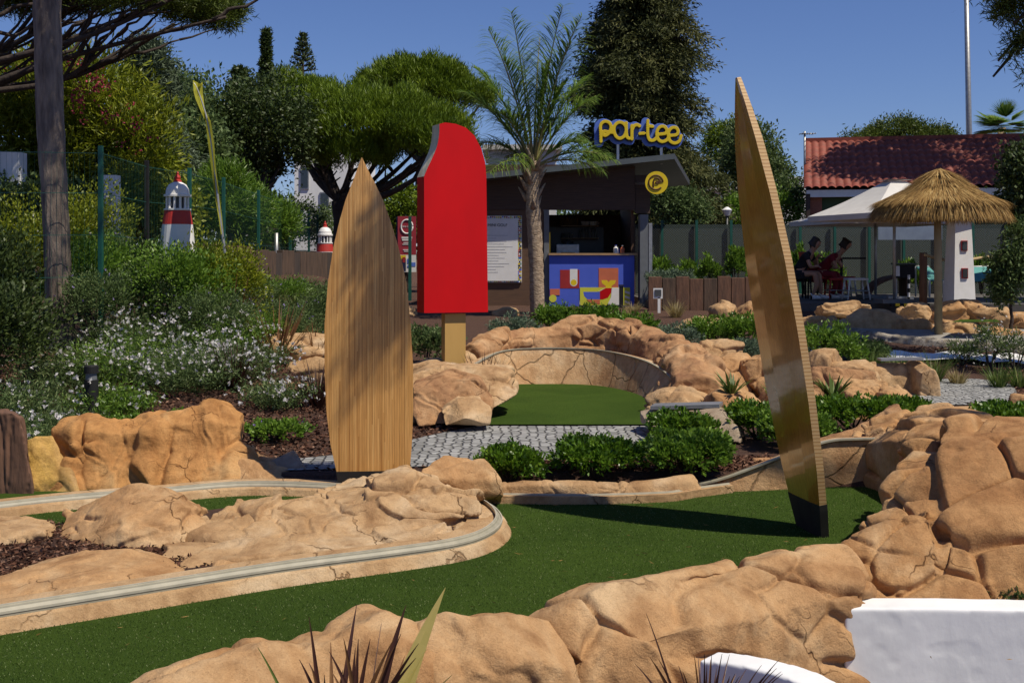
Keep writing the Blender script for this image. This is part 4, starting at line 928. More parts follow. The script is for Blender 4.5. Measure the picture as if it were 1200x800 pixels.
# ---------------- middle shrubs
GM = 'shrubs in the beds behind the back green'
mids = [(605, 380, 16.5, .34, .30, 'lf_grey', 'pale grey-green mounded shrub right of the popsicle'), (655, 378, 18, .35, .26, 'lf_bright', 'low green shrub above the left part of the reddish rock wall'), (705, 380, 18, .42, .27, 'lf_glossy', 'dark green low shrub above the middle of the reddish rock wall'), (742, 382, 17.5, .32, .22, 'lf_glossy', 'low green shrub above the right part of the reddish rock wall'),
        (795, 398, 16, .33, .26, 'lf_grey', 'grey-green shrub right of the reddish rock wall'), (835, 392, 16.5, .36, .28, 'lf_bright', 'bright green shrub between two grey ones behind the boulder heap'), (872, 396, 16.5, .34, .30, 'lf_bright', 'bright green shrub just left of the leaning board'), (880, 402, 15.5, .25, .18, 'lf_grey', 'small grey-green shrub behind the smooth boulder'),
        (972, 410, 15.2, .42, .31, 'lf_bright', 'light green mounded shrub just right of the leaning board'), (1010, 408, 15.8, .32, .16, 'lf_sage', 'low dark green shrub beneath the curved kerb'), (500, 398, 15.5, .40, .27, 'lf_sage', 'dark green shrub left of the popsicle stick')]
for px, py, Y, r, h, m, lb in mids: shrub(lb, at(px, py, Y), r * 1.15, h * 1.85, 420, 12, .055 if m != 'lf_grey' else .045, .022 if m != 'lf_grey' else .012, m, group=GM)
for px, Y, h, lb in [(1160, 15.2, .58, 'thin leafy shrub rising beside the rope near the right edge'), (1190, 15.0, .55, 'feathery leafy shrub at the right edge above the mulch'), (1128, 15.6, .3, 'small feathery plant right of the umbrella pole base')]:
    shrub(lb, at(px, 420, Y), .22, h, 150, 7, .07, .012, 'lf_sage', flowers=(60, 'petal', .02), group='feathery shrubs on the right')
for k, (px, py, Y, m, L, lb) in enumerate([(1052, 418, 14.9, 'lf_grass', .35, 'green tufted grass left of the umbrella pole base'), (1022, 415, 15.2, 'lf_grass', .32, 'green tufted grass beside the curved kerb'), (1095, 425, 14.4, 'lf_grass', .42, 'tall green tuft below the umbrella pole'), (1122, 430, 14.2, 'lf_straw', .22, 'low yellowish tuft on the mulch right of the umbrella pole'), (1170, 436, 13.8, 'lf_grass', .34, 'arching yellow-green tuft near the right edge'), (1195, 432, 13.8, 'lf_grass', .30, 'small green tuft cut by the right edge'),
                                   (792, 366, 21.6, 'lf_straw', .40, 'blond feather grass before the timber wall right of the kiosk'), (742, 364, 22, 'lf_straw', .32, 'blond feather grass at the kiosk corner'), (318, 352, 16.5, 'lf_grass', .50, 'yellow-green fountain grass in front of the sleeper wall'), (345, 350, 17, 'lf_grass', .45, 'fountain grass near the right end of the sleeper wall'), (360, 356, 15.5, 'lf_straw', .36, 'straw coloured grass left of the upright board'), (500, 412, 13.4, 'lf_orange', .4, 'orange tinged grass below the popsicle')]):
    tuft(lb, at(px, py, Y), 170, L, .010, m, .8, 1.1, group='ornamental grasses', rad=.08)
tuft('small agave-like rosette in a pocket of the boulder heap left of the leaning board', P(858, 458, 11.1), 30, .26, .035, 'lf_grass', 1.3, .5, 'succulent', cat='succulent')
tuft('small agave-like rosette in a pocket right of the leaning board', P(975, 462, 11.0), 30, .28, .035, 'lf_grass', 1.3, .5, 'succulent', cat='succulent')
tuft('green rosette in the cracks of the high red wall by the boulders', P(905, 462, 11.3), 22, .18, .03, 'lf_grass', 1.2, .5, 'succulent', cat='succulent')
# ---------------- flax
GP = 'flax plants in the left bed'
tuft('purple flax plant above the low kerb, left of the upright board', at(275, 462, 11.6), 120, .55, .018, 'lf_purple', .85, .25, 'flax_plant', GP, 'flax plant')
tuft('purple flax plant touching the left edge of the upright board', at(372, 468, 11.4), 110, .50, .018, 'lf_purple', .85, .25, 'flax_plant', GP, 'flax plant')
tuft('bronze flax plant with long stiff leaves in the middle of the left bed', at(325, 422, 13.2), 80, .75, .028, 'lf_orange', .9, .35, 'flax_plant', GP, 'flax plant')
tuft('bronze flax plant behind the left edge of the upright board', at(372, 412, 13.6), 60, .6, .026, 'lf_orange', .9, .35, 'flax_plant', GP, 'flax plant')
tuft('bronze flax plant standing among the white flowers', at(268, 410, 13.6), 30, .85, .03, 'lf_orange', .7, .3, 'flax_plant', GP, 'flax plant')
tuft('purple flax plant under the kiosk counter', at(680, 366, 20.5), 90, .45, .02, 'lf_purple', .9, .5, 'flax_plant', None, 'flax plant')
tuft('bronze flax plant at the right foot of the popsicle', at(566, 420, 13.0), 46, .55, .02, 'lf_purple', .8, .3, 'flax_plant', None, 'flax plant')
# foreground flax, built blade by blade
def blade_set(label, base, tips, mats):
    t = thing('flax_plant', label, 'flax plant', base)
    grp = {}
    for (px, py, Y, w, bx, m) in tips: grp.setdefault(m, []).append((px, py, Y, w, bx))
    for m, ls in grp.items():
        Vs = []; Fs = []; vv = []; b0 = 0
        for (px, py, Y, w, bx) in ls:
            tip = P(px, py, Y); bs = np.array(base) + np.array([bx, 0, 0]); mid = (bs + tip) / 2 + np.array([0, 0, .05]); seg = 14
            dd = tip - bs; dd /= np.linalg.norm(dd); sd = np.cross(dd, [0.25, -1, .1]); sd /= np.linalg.norm(sd); nn = np.cross(dd, sd)
            for i in range(seg + 1):
                u = i / seg; p = (1 - u) ** 2 * bs + 2 * u * (1 - u) * mid + u * u * tip; ww = w * (1 - u ** 1.6) * (.6 + .4 * min(1, u * 3)) * .5 + .0006
                Vs += [p - sd * ww - nn * ww * .35, p, p + sd * ww - nn * ww * .35]
                if i < seg:
                    for q in (0, 1): a = b0 + i * 3 + q; Fs.append((a, a + 1, a + 4, a + 3)); vv.append(random.random() * .25 + (.3 if q else .55))
            b0 += (seg + 1) * 3
        fast_mesh('blades', np.array(Vs), np.array(Fs), M[m], t, np.array(vv))
    return t
fl = [(522, 688, 3.35, .075, .03, 'lf_phormium')]
fl += [(random.uniform(340, 500), random.uniform(745, 792), 3.3 + random.uniform(-.1, .1), .02, random.uniform(-.1, .05), random.choice(['lf_purple', 'lf_purple', 'lf_orange'])) for _ in range(16)]
fl += [(362, 722, 3.3, .018, -.10, 'lf_purple'), (418, 708, 3.4, .022, -.08, 'lf_purple'), (476, 708, 3.35, .034, .0, 'lf_purple'), (434, 748, 3.3, .02, -.04, 'lf_purple'), (302, 758, 3.3, .014, -.14, 'lf_grass'), (447, 730, 3.5, .004, 0, 'lf_purple'), (470, 742, 3.2, .014, -.02, 'lf_purple'), (530, 790, 3.2, .014, .06, 'lf_phormium'), (380, 790, 3.2, .014, -.1, 'lf_purple'), (462, 757, 3.3, .01, -.03, 'lf_orange'), (500, 760, 3.3, .018, .03, 'lf_phormium')]
blade_set('variegated flax with one broad yellow leaf and dark purple leaves in the bottom foreground', P(425, 900, 3.3), fl, None)
random.seed(12)
fl = []
for i in range(34):
    a = random.uniform(-1, 1); hh = random.uniform(.55, 1) * (1 - .25 * abs(a)); fl.append((828 + a * 88 + random.uniform(-6, 6), 842 - hh * 92, 3.5 + random.uniform(-.2, .2), .010, a * .05, random.choice(['lf_purple', 'lf_purple', 'lf_purple', 'lf_orange'])))
fl.append((757, 718, 3.5, .008, -.05, 'lf_purple'))
blade_set('dark purple flax with thin spiky leaves at the bottom, before the curved white rim', P(826, 880, 3.5), fl, None)

# ---------------- left bed: gaura and friends
GA = 'white-flowered gaura clumps on the left'
def gaura(label, c, r, h, n, nf, m='lf_sage'):
    c = np.array(c, float); t = thing('flowering_shrub', label, 'flowering shrub', c, GA)
    a = RNG.uniform(0, 6.283, n); s = RNG.uniform(0, 1, n) ** .6; d = np.stack([np.cos(a) * s * 1.1, np.sin(a) * s * 1.1, np.ones(n)], 1); b = c + np.stack([np.cos(a) * r * .55 * s, np.sin(a) * r * .55 * s, a * 0], 1)
    L = h * RNG.uniform(.6, 1.15, n); strips('stem', b, d, L, .004, 'lf_sage', t, RNG.uniform(.2, .8, n), 4, .7)
    k = 23; u = RNG.uniform(.05, .9, (n, k)); dd = unit(d)
    pos = b[:, None] + dd[:, None] * (L[:, None] * u)[..., None] + np.array([0, 0, -1.0]) * (L[:, None] * u ** 2 * .28)[..., None]
    pos = pos.reshape(-1, 3) + RNG.normal(size=(n * k, 3)) * .035; q = len(pos)
    leaves('foliage', pos, rdir(q) + np.array([0, 0, .4]), .045 * RNG.uniform(.6, 1.3, q), .011, m, t, RNG.uniform(0, 1, q))
    ch = RNG.integers(0, n, nf); uu = RNG.uniform(.55, 1.12, nf); f = b[ch] + dd[ch] * (L[ch] * uu)[:, None] + np.array([0, 0, -1.0]) * (L[ch] * uu ** 2 * .25)[:, None] + RNG.normal(size=(nf, 3)) * .05
    f4 = np.repeat(f, 5, 0); sz = np.repeat(RNG.uniform(.018, .038, nf), 5)
    leaves('flowers', f4, rdir(nf * 5) + np.array([.2, -.6, .5]), sz, sz * .8, 'petal', t, RNG.uniform(0, 1, nf * 5))
gs = [(150, 440, 11.6, .55, .62, 300, 190, 'white-flowered bush behind the bollard light'), (215, 445, 11.4, .6, .60, 330, 260, 'white-flowered bush above the middle of the folded rock'), (275, 430, 12.0, .55, .58, 300, 230, 'white-flowered bush round the purple flax'), (180, 400, 12.9, .7, .62, 340, 300, 'densely flowering white bush at the centre of the left bed'), (250, 398, 13.0, .6, .55, 300, 200, 'white-flowered bush left of the bronze flax'), (325, 452, 11.2, .28, .42, 130, 110, 'small white-flowered clump left of the upright board'),
      (20, 470, 10.2, .5, .5, 260, 70, 'sparse white-flowered clump in shade at the left edge'), (60, 500, 9.5, .38, .32, 200, 60, 'low white-flowered clump right behind the brown stump'), (20, 505, 9.0, .25, .34, 120, 50, 'white-flowered clump hanging over the brown stump'), (130, 470, 10.4, .38, .34, 200, 60, 'low white-flowered clump right of the bollard light'), (80, 440, 11.5, .5, .5, 260, 60, 'dark white-flowered clump at the foot of the weathered trunk')]
for px, py, Y, r, h, n, nf, lb in gs: gaura(lb, at(px, py, Y), r, h * 1.05, int(n * .8), int(nf * .72), random.choice(['lf_sage', 'lf_bright', 'lf_sage']))
GL = 'shrubs massed on the left slope'
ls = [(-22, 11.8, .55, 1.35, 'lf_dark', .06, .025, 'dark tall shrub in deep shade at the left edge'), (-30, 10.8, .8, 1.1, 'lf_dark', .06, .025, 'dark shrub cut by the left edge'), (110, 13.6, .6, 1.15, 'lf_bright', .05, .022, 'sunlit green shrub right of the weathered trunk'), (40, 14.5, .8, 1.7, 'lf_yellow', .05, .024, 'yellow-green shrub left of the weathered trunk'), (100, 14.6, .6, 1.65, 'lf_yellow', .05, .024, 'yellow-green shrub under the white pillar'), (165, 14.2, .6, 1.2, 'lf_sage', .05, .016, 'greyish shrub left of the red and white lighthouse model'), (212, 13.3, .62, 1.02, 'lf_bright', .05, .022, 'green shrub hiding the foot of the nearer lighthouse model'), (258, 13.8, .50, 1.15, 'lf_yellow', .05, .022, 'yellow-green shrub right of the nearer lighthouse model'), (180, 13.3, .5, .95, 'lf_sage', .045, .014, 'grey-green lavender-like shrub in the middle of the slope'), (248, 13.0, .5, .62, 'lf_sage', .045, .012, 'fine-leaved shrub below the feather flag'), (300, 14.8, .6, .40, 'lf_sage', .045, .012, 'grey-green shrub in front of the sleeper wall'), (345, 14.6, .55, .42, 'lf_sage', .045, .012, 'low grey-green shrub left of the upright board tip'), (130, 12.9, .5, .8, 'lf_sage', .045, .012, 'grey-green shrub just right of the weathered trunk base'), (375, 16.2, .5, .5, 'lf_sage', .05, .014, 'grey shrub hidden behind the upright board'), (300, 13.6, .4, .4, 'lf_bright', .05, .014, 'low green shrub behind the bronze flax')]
ls += [(280, 16.2, .55, .36, 'lf_sage', .05, .012, 'grey-green shrub at the foot of the sleeper wall, left end'), (318, 17.2, .6, .30, 'lf_bright', .05, .014, 'green shrub at the foot of the sleeper wall, middle'), (352, 18.4, .6, .26, 'lf_sage', .05, .012, 'grey-green shrub at the foot of the sleeper wall, right end'), (330, 15.6, .5, .3, 'lf_sage', .05, .012, 'grey-green shrub behind the fountain grasses'), (378, 18.2, .6, .35, 'lf_sage', .05, .012, 'shrub behind the upright board below the small lighthouse'), (238, 15.6, .5, .9, 'lf_yellow', .05, .022, 'yellow-green shrub below the foot of the feather flag')]
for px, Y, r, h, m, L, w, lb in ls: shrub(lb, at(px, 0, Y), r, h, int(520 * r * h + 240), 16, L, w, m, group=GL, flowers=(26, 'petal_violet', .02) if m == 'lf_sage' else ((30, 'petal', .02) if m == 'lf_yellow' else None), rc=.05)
shrub('low clover-like green plant on the mulch behind the folded rock', at(322, 520, 9.7), .30, .16, 260, 12, .035, .02, 'lf_bright', flowers=(10, 'petal_violet', .02))
shrub('small low green plant behind the crest of the folded rock', at(215, 478, 10.0), .25, .12, 160, 12, .035, .02, 'lf_bright')
shrub('low green weeds at the foot of the flowering bushes by the bollard', at(160, 486, 9.9), .3, .10, 140, 12, .03, .018, 'lf_bright')
shrub('low dark plant creeping along the top of the straight white wall', P(1190, 700, 5.25), .22, .06, 160, 10, .03, .012, 'lf_sage')
# white-flowered sprig over the stump is part of the clump; bark chips on the beds
def inpoly(x, y, poly):
    r = np.zeros(len(x), bool); n = len(poly)
    for i in range(n):
        (x1, y1), (x2, y2) = poly[i], poly[(i + 1) % n]; c = ((y1 > y) != (y2 > y)) & (x < (x2 - x1) * (y - y1) / (y2 - y1 + 1e-12) + x1); r ^= c
    return r
def chips(name, n, x0, x1, y0, y1, L, label):
    x = RNG.uniform(x0, x1, n); y = RNG.uniform(y0, y1, n); k_ = ~(inpoly(x, y, path) | inpoly(x, y, path2) | inpoly(x, y, [q[:2] for q in back])); x, y = x[k_], y[k_]; n = len(x); c = np.stack([x, y, H(x, y) + RNG.uniform(.0, .02, n)], 1)
    a = RNG.uniform(0, 6.28, n); d = np.stack([np.cos(a), np.sin(a), RNG.uniform(-.2, .5, n)], 1)
    o = leaves(name, c, d, L * RNG.uniform(.4, 1.3, n), L * .4, 'chip', None, RNG.uniform(0, 1, n)); tagit(o, label, 'mulch', None, 'stuff')
chips('bark_chips', 26000, -5.2, -.45, 8.45, 13.5, .045, 'reddish brown bark chips covering the left bed')
chips('bark_chips', 9000, -.1, 2.9, 8.42, 9.0, .04, 'bark chips under the row of glossy bushes')
chips('bark_chips', 12000, 4.6, 8.2, 11.8, 17, .05, 'bark chips in the bed right of the round cobbled area')
c = np.array([[*G(px, py, .055)] for px, py in zip(RNG.uniform(-20, 330, 9000), RNG.uniform(612, 700, 9000))]); nn = len(c)
keep = (c[:, 1] > 5.75 + (c[:, 0] + 2) * .55 * .9) ; c = c[keep]; nn = len(c)
tagit(leaves('bark_chips', c, rdir(nn) * np.array([1, 1, .3]), .035, .013, 'chip', None, RNG.uniform(0, 1, nn)), 'dark bark chips in the pockets of the rock island', 'mulch', None, 'stuff')

# short fibres of the turf, with a little litter
xx = RNG.uniform(-3, 3, 230000); yy = 3.6 + 4.8 * RNG.uniform(0, 1, 230000) ** 1.25; k_ = inpoly(xx, yy, front) & (np.abs(xx) < yy * .46); xx, yy = xx[k_], yy[k_]; nn = len(xx)
tagit(leaves('turf_fibres', np.stack([xx, yy, np.full(nn, .001)], 1), rdir(nn) * np.array([.7, .7, .3]) + np.array([0, 0, .7]), .010 * RNG.uniform(.5, 1.3, nn), .0026, 'lf_turf', None, RNG.uniform(0, 1, nn) ** 1.6), 'short green turf fibres on the front green', 'turf', None, 'stuff')
nn = 150; tagit(leaves('leaf_litter', np.stack([RNG.uniform(-2, 2, nn), RNG.uniform(4.6, 8.1, nn), np.full(nn, .010)], 1), rdir(nn) * np.array([1, 1, .12]), RNG.uniform(.012, .07, nn), .004, 'thatch', None, RNG.uniform(0, 1, nn)), 'scattered dry needles and leaf scraps on the green', 'litter', None, 'stuff')
# ---------------- the weathered trunk with its high crown
b = at(70, 405, 13.0); kk = 13.0 / F
t = thing('tree', 'bare weathered grey trunk rising out of the picture on the left', 'tree', b)
mb = MB(); pts = [P(x, y, 13.0) for x, y in ((77, 412), (74, 396), (70, 370), (67, 300), (64, 230), (60, 160), (57, 80), (55, 0), (53, -90), (60, -200), (80, -300))]; pts[0] = b - np.array([0, 0, .1])
pts = catmull(pts, 5); rad = np.interp(np.linspace(0, 1, len(pts)), [0, .05, .1, .3, .6, .8, 1], [26, 19, 15.5, 14.5, 16, 15, 9]) * kk
mb.tube(pts, list(rad), 18, .07)
for e in ((-2.4, 11.4, 7.2), (-3.6, 11.6, 7.6), (-5.5, 13, 8), (-4, 12.5, 8.2)): limb(mb, P(58, -190, 13), e, .12, .03)
mb.build('trunk', M['bark'], t, recalc=False)
c, d, rr = clump_pts([(-2.9, 11.3, 7.5, 1.3, 1.0, .6), (-4.4, 12, 8.1, 1.5, 1.2, .7), (-6.2, 12.6, 7.9, 1.6, 1.5, .8)], 1100, 22, .1, .3, None, .2, 1.0)
leaves('crown', c, d + rdir(len(c)), .16, .022, 'lf_pine_dark', t, rr)
# ---------------- big umbrella pine top left
YB = 17.0; b = at(-170, 0, YB)
t = thing('pine_tree', 'large umbrella pine spreading dark branches across the top left corner', 'tree', b)
mb = MB(); fk = P(-120, 140, YB); limb(mb, b, fk, .34, .26, sides=12)
ends = []
for (x0, y0), (x1, y1), (x2, y2), r in [((-60, 112), (90, 88), (205, 28), .10), ((-60, 118), (70, 70), (265, 20), .085), ((-80, 100), (60, 55), (180, 5), .09), ((-90, 90), (20, 50), (120, -20), .10), ((-90, 120), (30, 85), (80, 0), .08), ((-90, 80), (-20, 30), (30, -40), .09), ((-60, 100), (15, 45), (70, -30), .07), ((-60, 90), (110, 40), (240, -20), .07), ((-40, 112), (75, 92), (150, 30), .07)]:
    y = YB + random.uniform(-1.2, 1.2); pts = catmull([fk, P(x0, y0, y), P(x1, y1, y), P(x2, y2, y)], 8); mb.tube(pts, list(np.linspace(r * .95, r * .22, len(pts))), 7, .06)
    for q in range(5):
        i = random.randint(int(len(pts) * .45), len(pts) - 2); e = pts[i] + np.array([random.uniform(.2, 1.1), random.uniform(-.6, .6), random.uniform(.25, .8)]); limb(mb, pts[i], e, r * .4, .012, wob=.08); ends.append(e)
        e2 = e + np.array([random.uniform(.1, .7), random.uniform(-.5, .5), random.uniform(.0, .4)]); limb(mb, e, e2, .02, .008, n=3)
mb.build('trunk', M['bark_dark'], t, recalc=False)
bl = [pxb(a, b_, YB + y, rx, ry) for a, b_, y, rx, ry in ((30, -62, 0, 120, 40), (110, -28, .4, 80, 30), (-60, -40, 0, 110, 50), (185, -22, 0, 60, 30), (225, 6, -.2, 50, 20), (262, 18, 0, 38, 17), (250, 0, .5, 36, 22), (140, -12, -1, 60, 26), (12, 0, 1, 40, 18), (90, 6, .8, 30, 10))]
c, d, rr = clump_pts(bl, 4200, 26, .055, .5, None, .3, .8)
n = len(c); leaves('crown', c, d * .5 + rdir(n) + np.array([0, 0, .5]), .13 * RNG.uniform(.7, 1.2, n), .014, 'lf_pine_dark', t, rr * .6 + RNG.uniform(0, .4, n))
# ---------------- trees of the left background
BG = 'trees behind the green fence'
tree('tall loose oleander with pink-red flowers behind the weathered trunk', at(60, 0, 19), [pxb(30, 165, 19, 90, 75), pxb(110, 150, 19.5, 70, 85), pxb(160, 190, 19, 50, 70), pxb(60, 100, 20, 70, 40)], 2300, 22, .14, .16, .03, 'lf_yellow', lo=.35, gap=.25, group=BG, name='oleander', tr=.08, upb=.4, gs=.9)
ol = [o for o in C.objects if o.name == 'oleander'][0]
fc, fd, fr_ = clump_pts([pxb(60, 88, 18.6, 75, 22), pxb(120, 110, 18.4, 40, 40), pxb(160, 165, 18.4, 25, 25), pxb(110, 90, 18.4, 30, 20)], 48, 10, .06, .6)
leaves('flowers', fc, rdir(len(fc)), .05, .04, 'petal_pink', ol, fr_)
def conifer(label, px, py_top, py_bot, Y, wpx, nb, m, k=26, L=.16, Wd=.03, droop=.25, name='conifer', group=BG, shape=1.0, clr=.0, base=None, wfun=None, bend=0, rc=.10):
    c0 = P(px, py_top, Y); b = at(px, 0, Y); t = thing(name, label, 'tree', b, group); kx = Y / F; ztop = c0[2]; zb = CAMZ - (py_bot - HOR) * kx
    mb = MB(); mb.tube([b, (b[0], b[1], (b[2] + ztop) / 2), (c0[0] + bend, c0[1], ztop)], [.012 * (ztop - b[2]) + .08, .008 * (ztop - b[2]) + .05, .015], 10)
    Cs = []; Ds = []; R_ = []
    for i in range(nb):
        u = (i + RNG.uniform()) / nb; z = zb + (ztop - zb) * u; w = (wfun(u) if wfun else (1 - u) ** shape * wpx) * kx
        w *= RNG.uniform(.55, 1.15) * (1 if nb < 400 else .72 + .42 * (1 - (u * 9) % 1)); a = RNG.uniform(0, 6.283); d = np.array([math.cos(a), math.sin(a), 0]); n = max(4, int(4 + 7 * w))
        o = np.array([b[0] + (c0[0] + bend - b[0]) * (z - b[2]) / (ztop - b[2]), b[1], z])
        if w > .5: limb(mb, o, o + d * w * .85 + np.array([0, 0, -droop * w * .8]), .02 + .03 * w * .4, .01, n=4, sides=5)
        cr = RNG.uniform()
        for s in range(n):
            q = (s + .6) / n; p = o + d * w * q + np.array([0, 0, -droop * w * q * q + .1 * w * q]); kk_ = int(k * (.6 + .5 * q))
            sp = np.array([rc * (1 + w * .25), rc * (1 + w * .25), rc * .6]); Cs.append(p + RNG.normal(size=(kk_, 3)) * sp); Ds.append(np.tile(d * .7 + np.array([0, 0, -droop]), (kk_, 1)) + rdir(kk_) * .8); R_.append(np.full(kk_, cr))
    mb.build('trunk', M['bark_dark'], t, recalc=False)
    Cs = np.concatenate(Cs); Ds = np.concatenate(Ds); R_ = np.concatenate(R_); n = len(Cs)
    leaves('crown', Cs, Ds, L * RNG.uniform(.6, 1.2, n), Wd, m, t, R_ * .5 + RNG.uniform(0, .5, n)); return t
conifer('broad blue-grey conifer left of the nearer lighthouse model', 172, 50, 235, 23, 0, 520, 'lf_blue', k=16, L=.14, Wd=.03, droop=-.25, wfun=lambda u: 62 * (1 - u) ** .55 * (.8 + .2 * math.sin(u * 9)), rc=.13)
conifer('slender dark cypress with a pointed top above the dark oaks', 312, 36, 210, 33, 0, 260, 'lf_dark', k=22, L=.12, Wd=.04, droop=-.3, wfun=lambda u: 1 + 22 * (1 - u) ** 1.35, rc=.04)
conifer('short dark pointed conifer left of the slender cypress', 281, 82, 210, 33, 0, 200, 'lf_dark', k=20, L=.18, Wd=.05, droop=-.2, wfun=lambda u: 1 + 32 * (1 - u) ** 1.1, rc=.07)
def norfolk():
    Y = 62; b = at(355, 0, Y); t = thing('norfolk_pine', 'small open-branched norfolk pine sticking up on the skyline', 'tree', b, BG); kx = Y / F; top = P(355, 40, Y)
    mb = MB(); mb.tube([b, top], [.25, .03], 8); Cs = []; Ds = []
    for i in range(8):
        z = top[2] - (2 + i * 6.0) * kx; w = (3 + 1.9 * i) * kx
        for j in range(5):
            a = j * 1.257 + i; d = np.array([math.cos(a), math.sin(a), 0]); e = np.array([top[0], top[1], z]) + d * w + np.array([0, 0, .25 * w]); mb.tube([(top[0], top[1], z), e], [.04, .02], 4)
            for s in np.linspace(.45, 1, 5): Cs.append(np.array([top[0], top[1], z]) + (e - np.array([top[0], top[1], z])) * s + RNG.normal(size=(8, 3)) * .04); Ds.append(rdir(8) + np.array([0, 0, .6]))
    mb.build('trunk', M['bark_dark'], t, recalc=False); Cs = np.concatenate(Cs); leaves('crown', Cs, np.concatenate(Ds), .16, .07, 'lf_dark', t, RNG.uniform(0, 1, len(Cs)))
norfolk()
tree('dark bushy oak right behind the feather flag', at(230, 0, 27), [pxb(225, 150, 27, 40, 55), pxb(250, 130, 28, 45, 45), pxb(230, 200, 26, 45, 60), pxb(200, 110, 29, 30, 28)], 1500, 18, .16, .14, .06, 'lf_sage', group=BG, gs=1.3, tr=.15)
tree('dark evergreen oak in front of the white house on the left', at(320, 0, 28), [pxb(300, 160, 28, 62, 62), pxb(328, 175, 28, 30, 55), pxb(262, 170, 28, 34, 46), pxb(320, 120, 29, 50, 30), pxb(290, 215, 28, 40, 26)], 2300, 18, .15, .11, .05, 'lf_dark', group=BG, gap=.12, gs=1.2, tr=.2)
tree('young light green pine growing behind the green fence posts', at(272, 0, 22), [pxb(265, 232, 22, 36, 40), pxb(295, 250, 22.5, 28, 28), pxb(238, 245, 22, 20, 40), pxb(320, 262, 24, 30, 22)], 900, 24, .10, .13, .02, 'lf_bright', group=BG, gs=.7, tr=.06, upb=.6)
tree('yellowing leafy tree behind the nearer lighthouse model', at(175, 0, 19), [pxb(170, 225, 19, 40, 50), pxb(140, 240, 19, 40, 40), pxb(205, 250, 19, 26, 34), pxb(120, 205, 19.5, 30, 40)], 1200, 20, .10, .09, .05, 'lf_yellow', group=BG, gs=.7, tr=.07)
tree('low green tree at the far left behind the fence', at(20, 0, 17.5), [pxb(0, 250, 17.5, 60, 30), pxb(60, 245, 17.5, 50, 30)], 700, 20, .10, .09, .04, 'lf_sage', group=BG, gs=.7, tr=.06)
tree('olive-grey tree filling the gap behind the sleeper wall', at(340, 0, 33), [pxb(340, 262, 33, 45, 28), pxb(385, 268, 34, 30, 22), pxb(300, 275, 32, 40, 22)], 900, 18, .13, .10, .04, 'lf_sage', group=BG, gs=.9, tr=.1)
# umbrella pines at centre
def umbrella_pine(label, base, fork, blobs, ncl, k, m='lf_pine', tr=.26, group='umbrella pines', L=.17, Wd=.022, rc=.07, nl=16):
    t = thing('umbrella_pine', label, 'tree', base, group); mb = MB(); fk = np.array(fork, float); limb(mb, base, fk, tr, tr * .8, sides=12, wob=.05)
    for i in range(nl):
        b = blobs[i % len(blobs)]; e = np.array(b[:3]) + np.array([RNG.uniform(-.75, .75) * b[3], RNG.uniform(-.75, .75) * b[4], -.1 * b[5]]); pts = catmull([fk, fk + (e - fk) * .45 + np.array([0, 0, -.10 * np.linalg.norm(e - fk)]), e], 6); mb.tube(pts, list(np.linspace(tr * .5, tr * .09, len(pts))), 6, .08)
        for q in range(4): i0 = random.randint(4, len(pts) - 2); e2 = pts[i0] + np.array([RNG.uniform(-1, 1), RNG.uniform(-1, 1), RNG.uniform(.3, 1)]) * b[5] * .6; limb(mb, pts[i0], e2, tr * .14, .015, n=4, sides=5)
    mb.build('trunk', M['bark_dark'], t, recalc=False)
    # crown: many puffs over flattened domes
    V = np.array([b[3] * b[4] for b in blobs]); ch = RNG.choice(len(blobs), ncl, p=V / V.sum()); Bq = np.array(blobs)[ch]; d = rdir(ncl); d[:, 2] = np.where(d[:, 2] < -.12, np.abs(d[:, 2]), d[:, 2])
    c = Bq[:, :3] + d * Bq[:, 3:6] * RNG.uniform(.82, 1.0, ncl)[:, None]; f1, f2, idn, rel = voro(c / (blobs[0][5] * .55), 3); c = c + d * ((.5 - f1) * .6)[:, None] * blobs[0][5]
    cc = np.repeat(c, k, 0) + RNG.normal(size=(ncl * k, 3)) * rc; dd = np.repeat(d, k, 0) * .5 + rdir(ncl * k) * .8 + np.array([0, 0, .9]); n = len(cc)
    leaves('crown', cc, dd, L * RNG.uniform(.7, 1.2, n), Wd, m, t, np.repeat(idn * .35 + RNG.uniform(0, .3, ncl), k) + RNG.uniform(0, .35, n)); return t
umbrella_pine('broad sunlit umbrella pine with dark underside between the upright board and the popsicle', at(405, 0, 30), P(398, 235, 30), [pxb(440, 162, 30, 112, 54, 90), pxb(500, 178, 29.6, 62, 40, 60), pxb(385, 135, 31, 60, 34, 55), pxb(350, 112, 32, 38, 22, 40), pxb(408, 190, 29.5, 55, 26, 50)], 4600, 22)
umbrella_pine('smaller umbrella pine crown rising behind the broad one', at(500, 0, 40), P(495, 190, 40), [pxb(490, 108, 40, 62, 38, 55), pxb(530, 122, 40, 50, 30, 45), pxb(450, 104, 41, 30, 20, 30)], 2300, 20, L=.2, Wd=.03, rc=.09)
tree('leafy green tree under the umbrella pine beside the red board', at(478, 0, 34), [pxb(470, 240, 34, 32, 26), pxb(500, 262, 34, 36, 26), pxb(440, 258, 35, 30, 20), pxb(540, 245, 35, 40, 30)], 900, 18, .13, .12, .05, 'lf_pine', group=None, gs=.9, tr=.1)
# dark cedar behind the kiosk
cedw = lambda u: 104 * min(1, (1.12 - u) ** .35) * (.86 + .16 * math.sin(u * 13)) if u < .97 else 50
conifer('huge dark drooping conifer towering behind the kiosk', 748, -90, 265, 34, 0, 430, 'lf_cedar', k=50, L=.17, Wd=.04, droop=.5, wfun=cedw, name='cypress', group=None, rc=.13)
